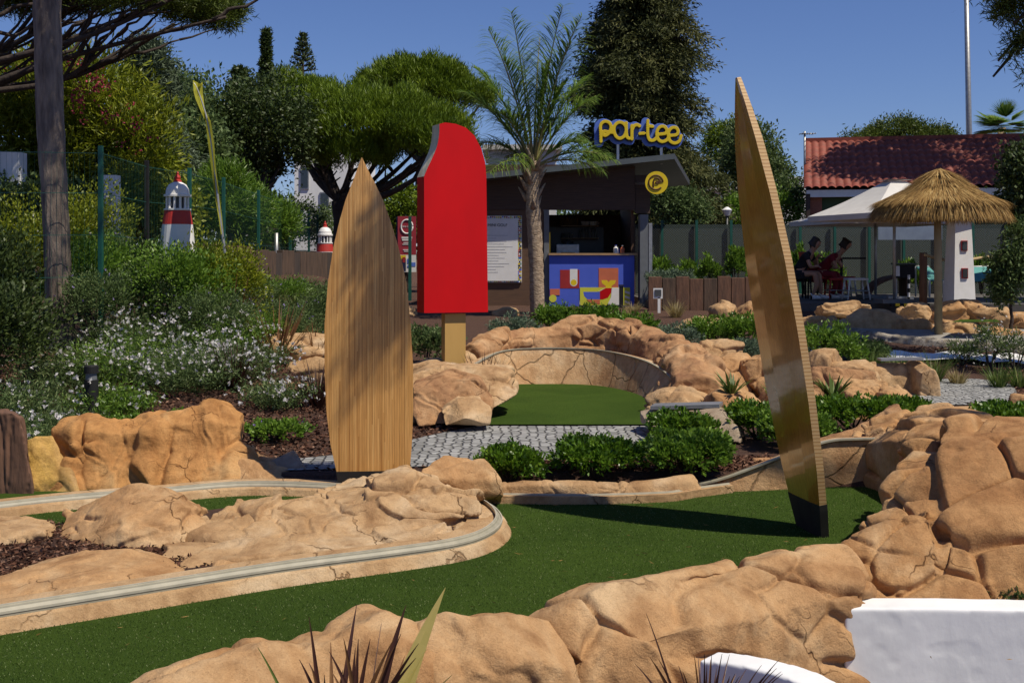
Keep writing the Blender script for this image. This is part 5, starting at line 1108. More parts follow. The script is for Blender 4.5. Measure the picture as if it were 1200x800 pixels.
# right side trees
GR = 'trees between the kiosk and the red-roofed house'
tree('mixed green leafy tree right behind the leaning board tip', at(885, 0, 38), [pxb(880, 190, 38, 36, 44), pxb(900, 215, 38, 34, 34), pxb(872, 165, 39, 22, 24), pxb(915, 235, 37, 24, 24)], 1300, 18, .15, .13, .06, 'lf_sage', group=GR, gs=1.1, tr=.15)
tree('bright green pine top left of the leaning board', at(850, 0, 44), [pxb(852, 158, 44, 28, 14), pxb(845, 175, 44, 26, 16)], 600, 16, .12, .16, .04, 'lf_pine', group=GR, tr=.15)
tree('low green trees below the leaning board, behind the netting', at(905, 0, 34), [pxb(905, 245, 34, 40, 20), pxb(860, 250, 34, 30, 18), pxb(930, 250, 34, 24, 20)], 800, 16, .12, .11, .05, 'lf_bright', group=GR, gs=.8, tr=.08)
tree('slim pale green tree right of the kiosk behind the netting', at(790, 0, 31), [pxb(785, 240, 31, 22, 26), pxb(810, 250, 31, 20, 20)], 480, 16, .12, .12, .04, 'lf_sage', group=GR, gs=.8, tr=.08)
GF = 'trees beyond the red-roofed house'
tree('rounded dark pine crown showing above the red roof', at(1060, 0, 52), [pxb(1062, 160, 52, 50, 22), pxb(1030, 165, 52, 34, 16), pxb(1100, 163, 52, 28, 14), pxb(998, 163, 50, 9, 9)], 1500, 18, .14, .16, .05, 'lf_pine_dark', group=GF, gs=1.2, tr=.2)
def fan_palm(label, px, py, Y):
    b = at(px, 0, Y); c = P(px, py, Y); t = thing('palm_tree', label, 'palm tree', b, GF); MB().tube([b, c], [.2, .16], 8).build('trunk', M['palm_bark'], t)
    kx = Y / F; Bp = []; D_ = []
    for i in range(34):
        d = rdir(1)[0]; d[2] = abs(d[2]) * 1.1 - .25; d /= np.linalg.norm(d); h = c + d * 14 * kx; n = 26
        s = np.cross(d, [0, 0, 1.0]); s /= np.linalg.norm(s); a = np.linspace(-1.2, 1.2, n); D_.append(np.cos(a)[:, None] * d + np.sin(a)[:, None] * s); Bp.append(np.tile(h, (n, 1)))
    Bp = np.concatenate(Bp); D_ = np.concatenate(D_); strips('crown', Bp, D_, 22 * kx, .07, 'lf_palm', t, RNG.uniform(0, 1, len(Bp)), 3, .5)
fan_palm('fan palm showing above the red roof near the right edge', 1174, 150, 46)
# corner pine, trunk off to the right
Y = 15.0; b = at(1300, 0, Y); t = thing('pine_tree', 'pine branches hanging into the top right corner', 'tree', b)
mb = MB(); fk = P(1290, -60, Y); limb(mb, b, fk, .28, .2, sides=10); bl = [pxb(1192, 12, Y, 38, 24), pxb(1205, 45, Y, 26, 20), pxb(1186, 66, Y, 13, 7), pxb(1225, -30, Y, 80, 50), pxb(1300, -80, Y, 120, 60), pxb(1215, 88, Y, 20, 10)]
for q in bl:
    for i in range(3): limb(mb, fk, np.array(q[:3]) + RNG.normal(size=3) * .15, .07, .015)
mb.build('trunk', M['bark_dark'], t, recalc=False); c, d, rr = clump_pts(bl, 1100, 26, .06, .3, None, .3, .5); n = len(c)
leaves('crown', c, d * .4 + rdir(n) + np.array([0, 0, .3]), .12, .013, 'lf_pine_dark', t, rr)
# overhanging tree that dapples the upright board: stands right of the camera
b = np.array([8.0, 5.8, -.3]); t = thing('pine_tree', 'tall pine standing just outside the right of the frame, shading the upright board', 'tree', b); mb = MB(); fk = np.array([7.7, 5.9, 7.4]); limb(mb, b, fk, .2, .14, sides=10)
bl = [(1.68, 6.52, 6.3, .16, .34, .10), (1.62, 6.45, 6.75, .12, .2, .08), (1.72, 6.7, 5.95, .08, .2, .06)]
for q in bl: limb(mb, fk, q[:3], .035, .006)
mb.build('trunk', M['bark_dark'], t, recalc=False); c, d, rr = clump_pts(bl, 120, 16, .045, .2, None, .2, .4); n = len(c)
leaves('crown', c, d * .4 + rdir(n), .14, .016, 'lf_pine_dark', t, rr)
# tree that throws the shadow on the red roof and terrace
tree('tall tree right of the picture shading the red roof', np.array([20, 30, .6]), [(17.0, 31.6, 10.8, 4.6, 3.2, 1.1), (21, 31, 11, 4, 3.2, 1.3), (13.4, 31.2, 10.6, 1.3, 1.5, .5)], 2600, 14, .22, .3, .12, 'lf_pine_dark', fork=np.array([19, 30, 8]), tr=.3)
tree('tall tree right of the picture shading the terrace seats', np.array([14.5, 20, .6]), [(10.0, 22.6, 9.0, 1.7, 1.3, .6), (12, 22, 9.3, 2.0, 1.5, .8)], 900, 14, .2, .25, .1, 'lf_pine_dark', fork=np.array([14, 20.5, 7]), tr=.25)
# right edge bush tree
tree('dense dark leafy tree at the right edge above the thatched umbrella', at(1215, 0, 20), [pxb(1205, 215, 20, 36, 42), pxb(1215, 250, 20, 30, 30)], 800, 18, .09, .09, .05, 'lf_dark', gs=.6, tr=.08)
tree('leafy young tree at the right edge beside the teal sun shades', at(1185, 0, 18.5), [pxb(1185, 305, 18.5, 26, 36), pxb(1200, 290, 18.5, 20, 36), pxb(1175, 335, 18.5, 14, 20)], 420, 16, .07, .09, .03, 'lf_sage', gs=.5, tr=.03)
# far wood closing the horizon
cc = []; 
for x in np.arange(-70, 74, 3.2): cc.append((x, 74 + 4 * math.sin(x), 1.6 + RNG.uniform(-.5, 1.0), 3.6, 3, 3.4))
c, d, rr = clump_pts(cc, 3000, 16, .4, .6); n = len(c); o = leaves('far_wood', c, d + rdir(n), .5, .3, 'lf_sage', None, rr); tagit(o, 'continuous far wood closing the horizon', 'wood', None, 'stuff')
# queen palm before the kiosk
def palm():
    Y = 21.5; kx = Y / F; b = at(630, 0, Y); t = thing('palm_tree', 'feathery palm with a ringed trunk standing before the kiosk', 'palm tree', b)
    pts = catmull([b, P(629, 330, Y), P(627, 280, Y), P(624, 235, Y), P(624, 205, Y), P(625, 188, Y)], 8); n = len(pts); r = [(8.2 if i < n * .55 else 7.2) * kx * (1 + .07 * (i % 2)) for i in range(n)]; r[-6:] = [q * f for q, f in zip(r[-6:], (1.12, 1.15, 1.05, .85, .65, .45))]
    MB().tube(pts, r, 14, .05).build('trunk', M['palm_bark'], t, recalc=False)
    bt = MB(); 
    for i in range(26): # old leaf bases
        a = random.uniform(0, 6.28); z = random.uniform(.55, .98); p = np.array(pts[int(z * (n - 1))]); q = np.array([math.cos(a), math.sin(a), 0]); bt.tube([p + q * .10, p + q * .17 + np.array([0, 0, .12]), p + q * (.2 + .1 * z) + np.array([0, 0, .25])], [.05, .035, .008], 5)
    bt.build('leaf_base', M['palm_bark'], t, recalc=False)
    top = P(625, 196, Y)
    fronds = [(-80, -120), (-60, -150), (-30, -172), (10, -160), (38, -178), (62, -165), (-70, -80), (-76, -30), (-58, 10), (75, -110), (85, -80), (70, -30), (110, -10), (-40, -120), (20, -120), (45, -100), (-15, -140), (-100, -90), (50, -140), (-45, -60), (30, -60), (95, 5), (-40, -15)]
    for i, (dx, dy) in enumerate(fronds):
        dep = RNG.uniform(-.9, .9); e = top + np.array([dx * .86 * kx, dep, -dy * kx]); L = np.linalg.norm(e - top)
        mid = top + (e - top) * .55 + np.array([0, 0, .28 * L * (1 - .3 * abs(dy) / 180)]); 
        rp = [(1 - u) ** 2 * top + 2 * u * (1 - u) * mid + u * u * e for u in np.linspace(0, 1, 16)]
        f = MB().tube(rp, list(np.linspace(.022, .005, 16)), 5).build('frond', M['lf_stalk'], t, recalc=False)
        m = 66; u = np.linspace(.22, 1, m); base = np.array([np.array([np.interp(q, np.linspace(0, 1, 16), [p[a] for p in rp]) for a in range(3)]) for q in u]); tn = unit(np.gradient(base, axis=0))
        sd = unit(np.cross(tn, np.array([0, 0, 1.0]) + .001)); Bp = np.concatenate([base, base]); rnd = rdir(2 * m) * .32
        Dp = np.concatenate([sd + tn * .7 + np.array([0, 0, .25]), -sd + tn * .7 + np.array([0, 0, .25])]) + rnd; LL = np.concatenate([.80 * np.sin(np.clip(u * 1.1, 0, 1) * math.pi * .8 + .35)] * 2) * RNG.uniform(.8, 1.1, 2 * m)
        o = strips('leaflets', Bp, Dp, LL, .019, 'lf_palm', f, RNG.uniform(0, 1, 2 * m), 5, 2.3); 
M['lf_stalk'] = mat('palm_stalk', (.20, .22, .06), (.26, .2, .08), .5, 5)
palm()

# ------------------------------------------------------------ terrace
mb = MB(); tp_ = [(2.75, 23.2), (14, 21.9), (18, 30), (2.75, 30)]
mb.prism(tp_, lambda u, v, t: (u, v, t), .3, .70); tagit(mb.build('terrace', M['grey_pave'] if 'grey_pave' in M else M['sleeper']), kind='structure')

# ------------------------------------------------------------ kiosk
YK = 25.0; kK = YK / F
def K(px, py, dy=0.0): return P(px, py, YK)[0], YK + dy, CAMZ - (py - HOR) * kK
kb = thing('kiosk', 'dark timber kiosk with a slanted roof and a blue painted counter', 'kiosk', (P(650, 0, YK)[0], YK, .55))
def kbox(name, x0, x1, y0, y1, d0, d1, m, parent=None, bev=0):
    a = K(x0, y1); b = K(x1, y0); mb = MB(); mb.box(((a[0] + b[0]) / 2, YK + (d0 + d1) / 2, (a[2] + b[2]) / 2), (b[0] - a[0], d1 - d0, b[2] - a[2])); return mb.build(name, M[m] if isinstance(m, str) else m, parent or kb, bevel=bev)
kbox('wall', 520, 637, 236, 362, 0, .12, 'wall_timber')
kbox('fascia_wall', 520, 744, 193, 246, -.02, .10, 'cladding')
kbox('wall', 520, 762, 246, 362, 3.0, 3.1, 'cladding')
kbox('side_wall', 637.5, 641, 246, 362, .13, 3.0, 'cladding')
kbox('side_wall', 742, 745, 193, 362, .45, 3.0, 'wall_timber')
kbox('post', 637.5, 643.5, 246, 362, -.03, .13, 'grey')
# right post: grey box with pale edge
kbox('post', 748, 757.5, 252, 366, -.35, .05, 'grey'); kbox('post', 758, 762, 262, 334, -.36, .30, 'steel')
kbox('bracket', 744.5, 762, 205, 250, .02, .12, 'cladding')
# slanted roof
def RP(px, py, Y): return P(px, py, Y)
top = [RP(540, 206, 24.55), RP(790.5, 180, 24.5), RP(808, 211, 28.6), RP(560, 230, 28.6)]
th_ = .12
mb = MB(); mb.add([tuple(p) for p in top] + [(p[0], p[1], p[2] - th_) for p in top], [(0, 1, 2, 3), (7, 6, 5, 4), (0, 4, 5, 1), (1, 5, 6, 2), (2, 6, 7, 3), (3, 7, 4, 0)])
rf = mb.build('roof', M['dark_metal'], kb)
mb = MB(); a, b = top[0] + np.array([0, -.02, -.06]), top[1] + np.array([0, -.02, -.06]); mb.beam(a, b, .035, .11); mb.build('roof_edge', M['edge_grey'] if 'edge_grey' in M else M['steel'], rf)
# interior
for z, m in ((260.5, 'counter_wood'), (276.5, 'counter_wood')): kbox('shelf', 664, 712, z, z + 1.2, 2.55, 2.99, m)
kbox('back_panel', 645, 720, 262, 296, 2.93, 2.985, 'panel_dark' if 'panel_dark' in M else 'dark_metal')
# counter
ct = kbox('counter', 643.5, 742.5, 299, 361, -.14, .30, 'blue'); kbox('counter_top', 642.5, 746, 296.6, 299, -.20, .42, 'counter_wood', ct)
MU = ['crimson', 'white', 'yellow', 'orange', 'lime', 'blue', 'black', 'red']
mu = MB(); lay = [0]
def mpt(u, v): return (640 + u / 5.927, 235 + v / 5.927)
def mpoly(pts, m):
    lay[0] += 1; d = -.1425 - .0012 * lay[0]; mu.m = MU.index(m)
    w = [K(*mpt(u, v)) for u, v in pts]; mu.add([(x, YK + d, z) for x, y, z in w] + [(x, YK - .1405, z) for x, y, z in w], [tuple(range(len(w)))] + [(i, (i + 1) % len(w), len(w) + (i + 1) % len(w), len(w) + i) for i in range(len(w))])
def rect(a, b, c, d): return [(a, b), (c, b), (c, d), (a, d)]
def arc(cx, cy, r, a0, a1, n=12): return [(cx + r * math.cos(R(a0 + (a1 - a0) * i / n)), cy + r * math.sin(R(a0 + (a1 - a0) * i / n))) for i in range(n + 1)]
mpoly(rect(95, 480, 228, 608), 'crimson'); mpoly([(163, 475), (215, 475), (215, 568)] + arc(189, 568, 26, 0, 180)[1:], 'white'); mpoly(arc(189, 568, 21, 0, 360, 20)[:-1], 'yellow')
mpoly(rect(362, 468, 497, 602), 'orange'); mpoly([(380, 552), (418, 552), (430, 566), (442, 552), (480, 552), (474, 575), (452, 590), (448, 604), (412, 604), (408, 590), (386, 575)], 'yellow')
mpoly(rect(25, 612, 93, 655), 'orange'); mpoly(arc(45, 678, 26, 0, 360, 20)[:-1], 'lime')
mpoly(rect(232, 602, 578, 726), 'lime'); mpoly([(255, 632), (370, 632), (370, 684), (284, 684), (262, 662)], 'blue'); mpoly([(370, 630), (410, 606), (450, 606), (446, 640), (425, 672), (390, 684), (370, 684)], 'red')
mpoly([(355, 630), (410, 604), (380, 622)], 'white'); mpoly([(278, 686), (370, 686), (370, 716), (310, 714)], 'orange'); mpoly([(452, 604), (508, 604), (508, 722), (420, 722), (446, 670)], 'white')
for i in range(3): mpoly([(542, 622 + i * 34), (576, 634 + i * 34), (576, 650 + i * 34), (542, 638 + i * 34)], 'white')
mu.build('mural', [M[q] for q in MU], ct)
mb = MB(); a = K(742.5, 0)[0]; x = a + .003
for (v0, v1, m) in ((392, 560, 'white'), (410, 545, 'crimson'), (566, 720, 'orange')):
    pass
# menu board with a confetti border
mn = thing('menu_board', 'white menu board with a colourful confetti border on the kiosk wall', 'menu board', K(590, 331, -.05))
MC = ['white', 'crimson', 'yellow', 'blue', 'orange', 'black', 'lime', 'teal']
mb = MB(); x0, z0 = K(560, 331)[0], K(0, 331)[2]; x1, z1 = K(611.5, 253)[0], K(0, 253)[2]
mb.m = 0; mb.box(((x0 + x1) / 2, YK - .025, (z0 + z1) / 2), (x1 - x0, .03, z1 - z0))
random.seed(5)
for side in range(2):
    n = 34 if side == 0 else 22
    for i in range(n):
        for j in range(3):
            if side == 0: cx_, cz_ = x1 - .02 - .028 * j, z0 + (z1 - z0) * (i + .5) / n
            else: cx_, cz_ = x0 + (x1 - x0) * (i + .5) / n, (z0 + .02 + .025 * j)
            mb.m = random.randrange(8); w = .026; a = random.uniform(0, 1.5); mb.box((cx_, YK - .0425 - .0004 * j, cz_), (w, .004, w * 1.1), ry=0)
    if side == 1:
        for i in range(n):
            for j in range(2): mb.m = random.randrange(8); mb.box((x0 + (x1 - x0) * (i + .5) / n, YK - .0425, z1 - .02 - .025 * j), (.026, .004, .028))
mb.build('border', [M[q] for q in MC], mn)
a = K(556, 329); b = K(607, 256); mb = MB(); mb.box(((a[0] + b[0]) / 2, YK - .054, (a[2] + b[2]) / 2), (b[0] - a[0], .014, b[2] - a[2])); panel = mb.build('panel', M['white'], mn)
def text(txt, name, size, loc, m, parent, ext=.002, align='CENTER', rz=0, width=1.0):
    cu = bpy.data.curves.new('t', 'FONT'); cu.body = txt; cu.size = size; cu.extrude = ext; cu.align_x = align; cu.align_y = 'CENTER'
    o = bpy.data.objects.new('t', cu); C.objects.link(o); dg = bpy.context.evaluated_depsgraph_get(); dg.update()
    me = bpy.data.meshes.new_from_object(o.evaluated_get(dg)); bpy.data.objects.remove(o); me.name = name
    n = len(me.vertices); V = np.zeros(n * 3, np.float32); me.vertices.foreach_get('co', V); V = V.reshape(-1, 3).astype(float)
    c, s = math.cos(rz), math.sin(rz); W_ = np.stack([loc[0] + V[:, 0] * width * c, loc[1] + V[:, 0] * s - V[:, 2], loc[2] + V[:, 1]], 1); me.materials.clear()
    return link_mesh(name, me, M[m] if isinstance(m, str) else m, parent, W_)
q = K(583, 264); text('MINI GOLF', 'lettering', .085, (q[0], YK - .0645, q[2]), 'black', panel)
mb = MB()
for i in range(14):
    z = K(0, 276 + i * 3.3)[2]; L_ = random.uniform(.3, .75); xx = K(575, 0)[0] - .25
    mb.box((xx + L_ / 2, YK - .0625, z), (L_, .002, .008))
mb.build('small_print', M['print_grey'] if 'print_grey' in M else M['steel'], panel)

# things on and in the kiosk
random.seed(8)
def bottle(cat, label, x, py, d, h, r, m, m2, group):
    q = K(x, py); c = (q[0], YK + d, q[2]); t = thing(cat, label, cat, c, group)
    MB().lathe([(r, 0), (r, h * .6), (r * .4, h * .78), (r * .4, h * .94)], c, 12).build('body', M[m], t); MB().lathe([(r * .5, h * .94), (r * .5, h)], c, 10).build('cap', M[m2], t)
bottle('bottle', 'white and blue squeeze bottle on the kiosk counter', 721.5, 296.6, .0, .17, .05, 'white', 'blue', None)
bottle('bottle', 'white and orange squeeze bottle at the right end of the kiosk counter', 729.5, 296.6, .02, .16, .045, 'orange', 'white', None)
bottle('bottle', 'small blue bottle between the two squeeze bottles on the kiosk counter', 724.5, 296.6, .12, .13, .04, 'blue', 'white', None)
for i, x in enumerate((664, 668, 672, 676, 680, 684)): bottle('bottle', ['leftmost','second','third','fourth','fifth','rightmost'][i] + ' amber bottle in the row on the upper kiosk shelf', x, 260.5, 2.75, .26, .045, 'amber', 'black', 'amber bottles on the upper kiosk shelf')
for i, x in enumerate((693, 697, 704, 708)):
    q = K(x, 260.5); c = (q[0], YK + 2.75, q[2]); t = thing('cup', ['leftmost','second','third','rightmost'][i] + ' white cup on the right part of the upper kiosk shelf', 'cup', c, 'white cups on the upper kiosk shelf'); MB().lathe([(.04, 0), (.065, .10), (.06, .10), (.035, .01)], c, 12).build('bowl', M['white'], t); MB().tube([(c[0] + .06, c[1], c[2] + .08), (c[0] + .10, c[1], c[2] + .06), (c[0] + .055, c[1], c[2] + .03)], .008, 5).build('handle', M['white'], t)
for i, x in enumerate((689, 693, 697, 701, 705, 709)): bottle('bottle', ['leftmost','second','third','fourth','fifth','rightmost'][i] + ' slim pale bottle on the lower kiosk shelf', x, 276.5, 2.75, .22 + .05 * (i % 2), .035, 'glass_pale', 'black', 'pale bottles on the lower kiosk shelf')
for i, x in enumerate((667, 672, 677)):
    q = K(x, 276.5); c = (q[0], YK + 2.75, q[2]); o = MB().lathe([(.035, 0), (.05, .10), (.045, .10), (.03, .01)], c, 12).build('glass_tumbler', M['glass_pale']); tagit(o, ['leftmost','middle','right'][i] + ' tumbler of three at the left end of the lower kiosk shelf', 'glass', 'tumblers on the lower kiosk shelf')
q = K(667, 297); c = (q[0], YK + .9, q[2]); t = thing('coffee_machine', 'steel coffee machine inside the kiosk behind the counter', 'coffee machine', (c[0], c[1], c[2] - .2)); MB().box((c[0], c[1], c[2]), (.5, .4, .40), ).build('body', M['steel'], t, bevel=.02); MB().lathe([(.12, .2), (.14, .26), (.05, .30)], (c[0], c[1], c[2]), 14).build('hopper', M['glass'], t); MB().beam((c[0] - .15, c[1] - .25, c[2]), (c[0] + .15, c[1] - .25, c[2]), .05).build('group_head', M['black'], t)
q = K(642.3, 270); o = kbox('surf_paddle', 643.6, 645.2, 272, 297, .14, .2, 'yellow'); 

# ------------------------------------------------------------ rooftop sign
YS = 24.9; kS = YS / F
def Z4(u, v, d=0): return P(685 + u / 6.954, 125 + v / 6.954, YS) + np.array([0, d, 0])
strokes = [[(132, 285), (130, 215), (130, 152), (160, 124), (200, 134), (214, 172), (196, 218), (166, 238), (148, 224), (160, 204), (200, 212), (238, 212)],
           [(238, 212), (240, 165), (268, 134), (305, 134), (334, 165), (336, 205), (318, 245), (285, 262), (255, 245), (240, 212)],
           [(338, 136), (338, 200), (344, 248), (362, 262)],
           [(384, 266), (384, 210), (384, 158)], [(384, 196), (400, 162), (424, 150), (446, 160)], [(448, 222), (480, 220)],
           [(514, 116), (512, 180), (514, 240), (530, 274), (560, 276), (586, 255)], [(512, 160), (552, 164)],
           [(586, 255), (600, 230), (652, 222), (668, 198), (652, 168), (620, 164), (594, 188), (586, 230), (600, 272), (632, 288), (664, 276), (680, 258)],
           [(680, 258), (692, 240), (744, 232), (760, 206), (744, 176), (712, 174), (686, 198), (680, 240), (694, 282), (730, 300), (768, 284), (784, 240)]]
sg = thing('rooftop_sign', 'yellow and blue lettering sign standing on two posts on the kiosk roof', 'sign', Z4(440, 400))
lt = MB(); bk_ = MB(); sh = MB()
for s in strokes:
    pass
def flatstroke(mbx, s, r, du, dv, d, t):
    for (u, v) in [(a[0], a[1]) for a in catmull([(u, v, 0) for u, v in s], 4)]:
        c = Z4(u + du, v + dv, d); n = 14; rr = r / 6.954 * kS; vs = [(c[0] + rr * math.cos(2 * math.pi * k / n), c[1], c[2] + rr * math.sin(2 * math.pi * k / n)) for k in range(n)]; vs += [(a, b + t, cc_) for a, b, cc_ in vs]
        mbx.add(vs, [tuple(range(n - 1, -1, -1)), tuple(range(n, 2 * n))] + [(k, (k + 1) % n, n + (k + 1) % n, n + k) for k in range(n)])
for i, s in enumerate(strokes):
    flatstroke(lt, s, 13.5, 0, 0, -.07, .05); flatstroke(bk_, s, 38, -12, 8, .06, .05); flatstroke(sh, s, 14.5, 1, 8, -.015, .06)
# turn the overlapping discs into one solid plate
def union(mb_, name, m, parent, vox):
    me = bpy.data.meshes.new('tmp'); me.from_pydata(mb_.v, [], mb_.f); o = bpy.data.objects.new('tmp', me); C.objects.link(o); r = o.modifiers.new('r', 'REMESH'); r.mode = 'VOXEL'; r.voxel_size = vox
    dg = bpy.context.evaluated_depsgraph_get(); dg.update(); em = bpy.data.meshes.new_from_object(o.evaluated_get(dg)); bpy.data.objects.remove(o); em.name = name
    V = np.zeros(len(em.vertices) * 3, np.float32); em.vertices.foreach_get('co', V); em.materials.clear(); return link_mesh(name, em, M[m], parent, V.reshape(-1, 3).astype(float))
union(lt, 'lettering', 'yellow', sg, .008); union(bk_, 'backing', 'blue_sign', sg, .012); union(sh, 'lettering_side', 'navy', sg, .01)
for u in (275, 630): MB().box(Z4(u, 345, .09), (.05, .04, .62)).build('post', M['white'], sg)
# round projecting sign
rs_ = thing('round_sign', 'round yellow sign with a dark curled letter hanging under the kiosk roof', 'sign', P(769, 228, YK - .6))
YR = YK - .6
def Z5(u, v, d=0): return P(685 + u / 6.954, 125 + v / 6.954, YR) + np.array([0, d, 0])
c = Z5(587, 620); rr = 93 / 6.954 * YR / F; vs = [(c[0] + rr * math.cos(2 * math.pi * k / 40), c[1], c[2] + rr * math.sin(2 * math.pi * k / 40)) for k in range(40)]
mb = MB(); mb.add(vs + [(a, b + .06, z) for a, b, z in vs], [tuple(range(39, -1, -1)), tuple(range(40, 80))] + [(k, (k + 1) % 40, 40 + (k + 1) % 40, 40 + k) for k in range(40)]); mb.build('disc', M['yellow'], rs_)
mb = MB(); w = 6 / 6.954 * YR / F
mb.tube([Z5(u, v, -.004) for u, v, _ in catmull([(562, 655, 0), (562, 620, 0), (568, 592, 0), (590, 582, 0), (610, 595, 0), (608, 618, 0), (592, 628, 0), (580, 620, 0), (592, 612, 0), (630, 612, 0)], 5)], w, 6)
mb.tube([Z5(582 + 58 * math.cos(R(a)), 618 - 58 * math.sin(R(a)), -.004) for a in range(5, 318, 8)], w, 6); mb.build('curled_letter', M['brown_sign'], rs_)
MB().beam(K(745, 215, .0), Z5(520, 625, .03), .03, .05).build('arm', M['steel'], rs_)
# red information board
YI = 27.5
ib = thing('information_board', 'tall red information board with a white ring between the upright board and the popsicle', 'sign', (P(477, 0, YI)[0], YI, .65))
def I(u, v, d=0): return P(455 + u / 8.89, 240 + v / 8.89, YI) + np.array([0, d, 0])
def ibox(name, u0, v0, u1, v1, d, t, m, par): a, b = I(u0, v1), I(u1, v0); return MB().box(((a[0] + b[0]) / 2, YI + d, (a[2] + b[2]) / 2), (b[0] - a[0], t, b[2] - a[2])).build(name, M[m], par)
pn = ibox('panel', 100, 120, 290, 520, 0, .05, 'board_red', ib); ibox('side', 84, 126, 100, 700, .06, .10, 'navy', ib); ibox('lower_panel', 100, 522, 290, 700, 0, .05, 'white', ib)
mb = MB(); c = I(195, 228, -.03); rr = 60 / 8.89 * YI / F; mb.tube([(c[0] + rr * math.cos(a), c[1], c[2] + rr * 1.2 * math.sin(a)) for a in np.linspace(0, 6.283, 30)], .018, 6); mb.build('ring', M['white'], pn)
text('MINI GOLF', 'lettering', .05, I(195, 228, -.03), 'white', pn, width=1.0)
for v, w_ in ((342, 110), (365, 100), (395, 70), (412, 90), (468, 80), (485, 60)): ibox('print_line', 195 - w_ / 2, v - (9 if v < 370 else 4), 195 + w_ / 2, v + (9 if v < 370 else 4), -.03, .01, 'white', pn)
lp_ = [c for c in ib.children if c.name.startswith('lower_panel')][0]
for u, v, a, b, m in ((112, 525, 185, 570, 'yellow'), (140, 560, 185, 690, 'navy'), (200, 560, 225, 610, 'blue_sign'), (240, 600, 285, 640, 'blue_sign'), (200, 630, 225, 650, 'blue_sign'), (150, 545, 180, 600, 'crimson')): ibox('painted_shape', u, v, a, b, -.028 - .001 * (u % 7), .004, m, lp_)
MB().box(I(245, 560, -.5), (.07, .05, 1.9)).build('post', M['green_post'], ib)
# small sign on a post by the timber wall
q = P(771, 345, 22.0); ss = thing('small_sign', 'small dark square sign in a white frame on a short post before the timber wall', 'sign', (q[0], 22.0, .5))
MB().box((q[0], 22, q[2] + .02), (.17, .03, .19)).build('frame', M['white'], ss); MB().box((q[0], 21.98, q[2] + .03), (.12, .015, .12)).build('plate', M['dark_metal'], ss); MB().box((q[0] + .02, 22.0, q[2] - .2), (.05, .03, .28)).build('post', M['white'], ss)
# dark bollard in front of the mural
q = at(728, 0, 24.0); t = thing('bollard_light', 'slim black bollard light in front of the blue counter mural', 'bollard light', q); MB().box((q[0], q[1], .5 + .24), (.08, .08, .50)).build('post', M['black'], t); MB().box((q[0], q[1], 1.01), (.10, .10, .03)).build('cap', M['black'], t)

# ------------------------------------------------------------ sleeper walls
def sleepers(label, pts, w, zt, zb, mats, n):
    t = thing('sleeper_wall', label, 'timber wall', (pts[0][0], pts[0][1], zb(0)))
    for i in range(n):
        u = (i + .5) / n; p = np.array(pts[0]) * (1 - u) + np.array(pts[1]) * u; a = math.atan2(pts[1][1] - pts[0][1], pts[1][0] - pts[0][0]); z1 = zt(u) + random.uniform(-.03, .03); z0 = zb(u)
        MB().box((p[0], p[1] + random.uniform(-.012, .012), (z0 + z1) / 2), (w * .96, .11, z1 - z0), rz=a).build('sleeper', M[random.choice(mats)], t, bevel=.008)
    return t
aL, bL = P(236, 0, 17.6), P(392, 0, 25.0); Ls = math.hypot(bL[0] - aL[0], bL[1] - aL[1]); nL = int(Ls / .36)
sleepers('dark retaining wall of upright timber sleepers below the green fence', (aL[:2], bL[:2]), Ls / nL, lambda u: 1.70 - .04 * u, lambda u: .8, ['sleeper', 'sleeper', 'sleeper_dk'], nL)
p = np.array([P(243, 0, 17.9), P(300, 0, 19)]); mb = MB(); mb.beam(P(240, 291, 18.2), P(292, 294, 19.6), .12, .14); tagit(mb.build('timber_beam', M['sleeper_red']), 'reddish timber beam lying above the left end of the sleeper wall', 'timber')
sleepers('reddish brown wall of upright sleepers right of the kiosk', ((2.62, 23.0), (5.0, 22.95)), .262, lambda u: 1.6 - 25 * 23 / F + .0, lambda u: .25, ['sleeper', 'sleeper_red', 'sleeper_red'], 9)
# ------------------------------------------------------------ green fence
fn_ = thing('green_fence', 'green wire mesh fence with dark green posts climbing the left slope', 'fence', (-4.5, 12, .7))
fp = [(-40, 168, 12.4), (118, 171, 12.9), (172, 188, 14.6), (222, 197, 16.3), (262, 208, 18.2), (303, 223, 21.0), (340, 237, 24.8), (362, 247, 29.0), (372, 251, 32.5)]
prev = None
for i, (px, py, Y) in enumerate(fp):
    q = P(px, py, Y); zb = hz(q[0], Y) - .05; MB().box((q[0], Y, (q[2] + zb) / 2), (.05, .05, q[2] - zb)).build('post', M['black' if i == 2 else 'green_post'], fn_, bevel=.006)
    if prev is not None:
        mb = MB(); n = int(math.hypot(q[0] - prev[0], Y - prev[1]) / .055)
        for k in range(1, n):
            u = k / n; x = prev[0] * (1 - u) + q[0] * u; y = prev[1] * (1 - u) + Y * u; zt = (prev[2] * (1 - u) + q[2] * u) - .06; z0 = zt - 1.75
            mb.add([(x, y - .0028, z0), (x, y + .0028, z0), (x, y + .0028, zt), (x, y - .0028, zt)], [(0, 1, 2, 3)])
        for zz in (0.02, .45, .9, 1.35, 1.75): mb.beam((prev[0], prev[1], prev[2] - .06 - zz), (q[0], Y, q[2] - .06 - zz), .005, .006)
        mb.build('mesh_panel', M['green_wire'], fn_, recalc=False)
    prev = q[0], Y, q[2]
q = P(324, 0, 22.5); t = MB().tube([(q[0], 22.5, 1.2), (q[0], 22.5, P(0, 273, 22.5)[2])], .035, 8).build('pipe_post', M['steel']); tagit(t, 'short grey metal pipe sticking up behind the sleeper wall', 'pipe')
o = MB().box(P(131, 245, 17.8), (.20, .2, 1.0)).build('white_pillar', M['white_wall']); tagit(o, 'short white plastered pillar behind the green fence', 'pillar')
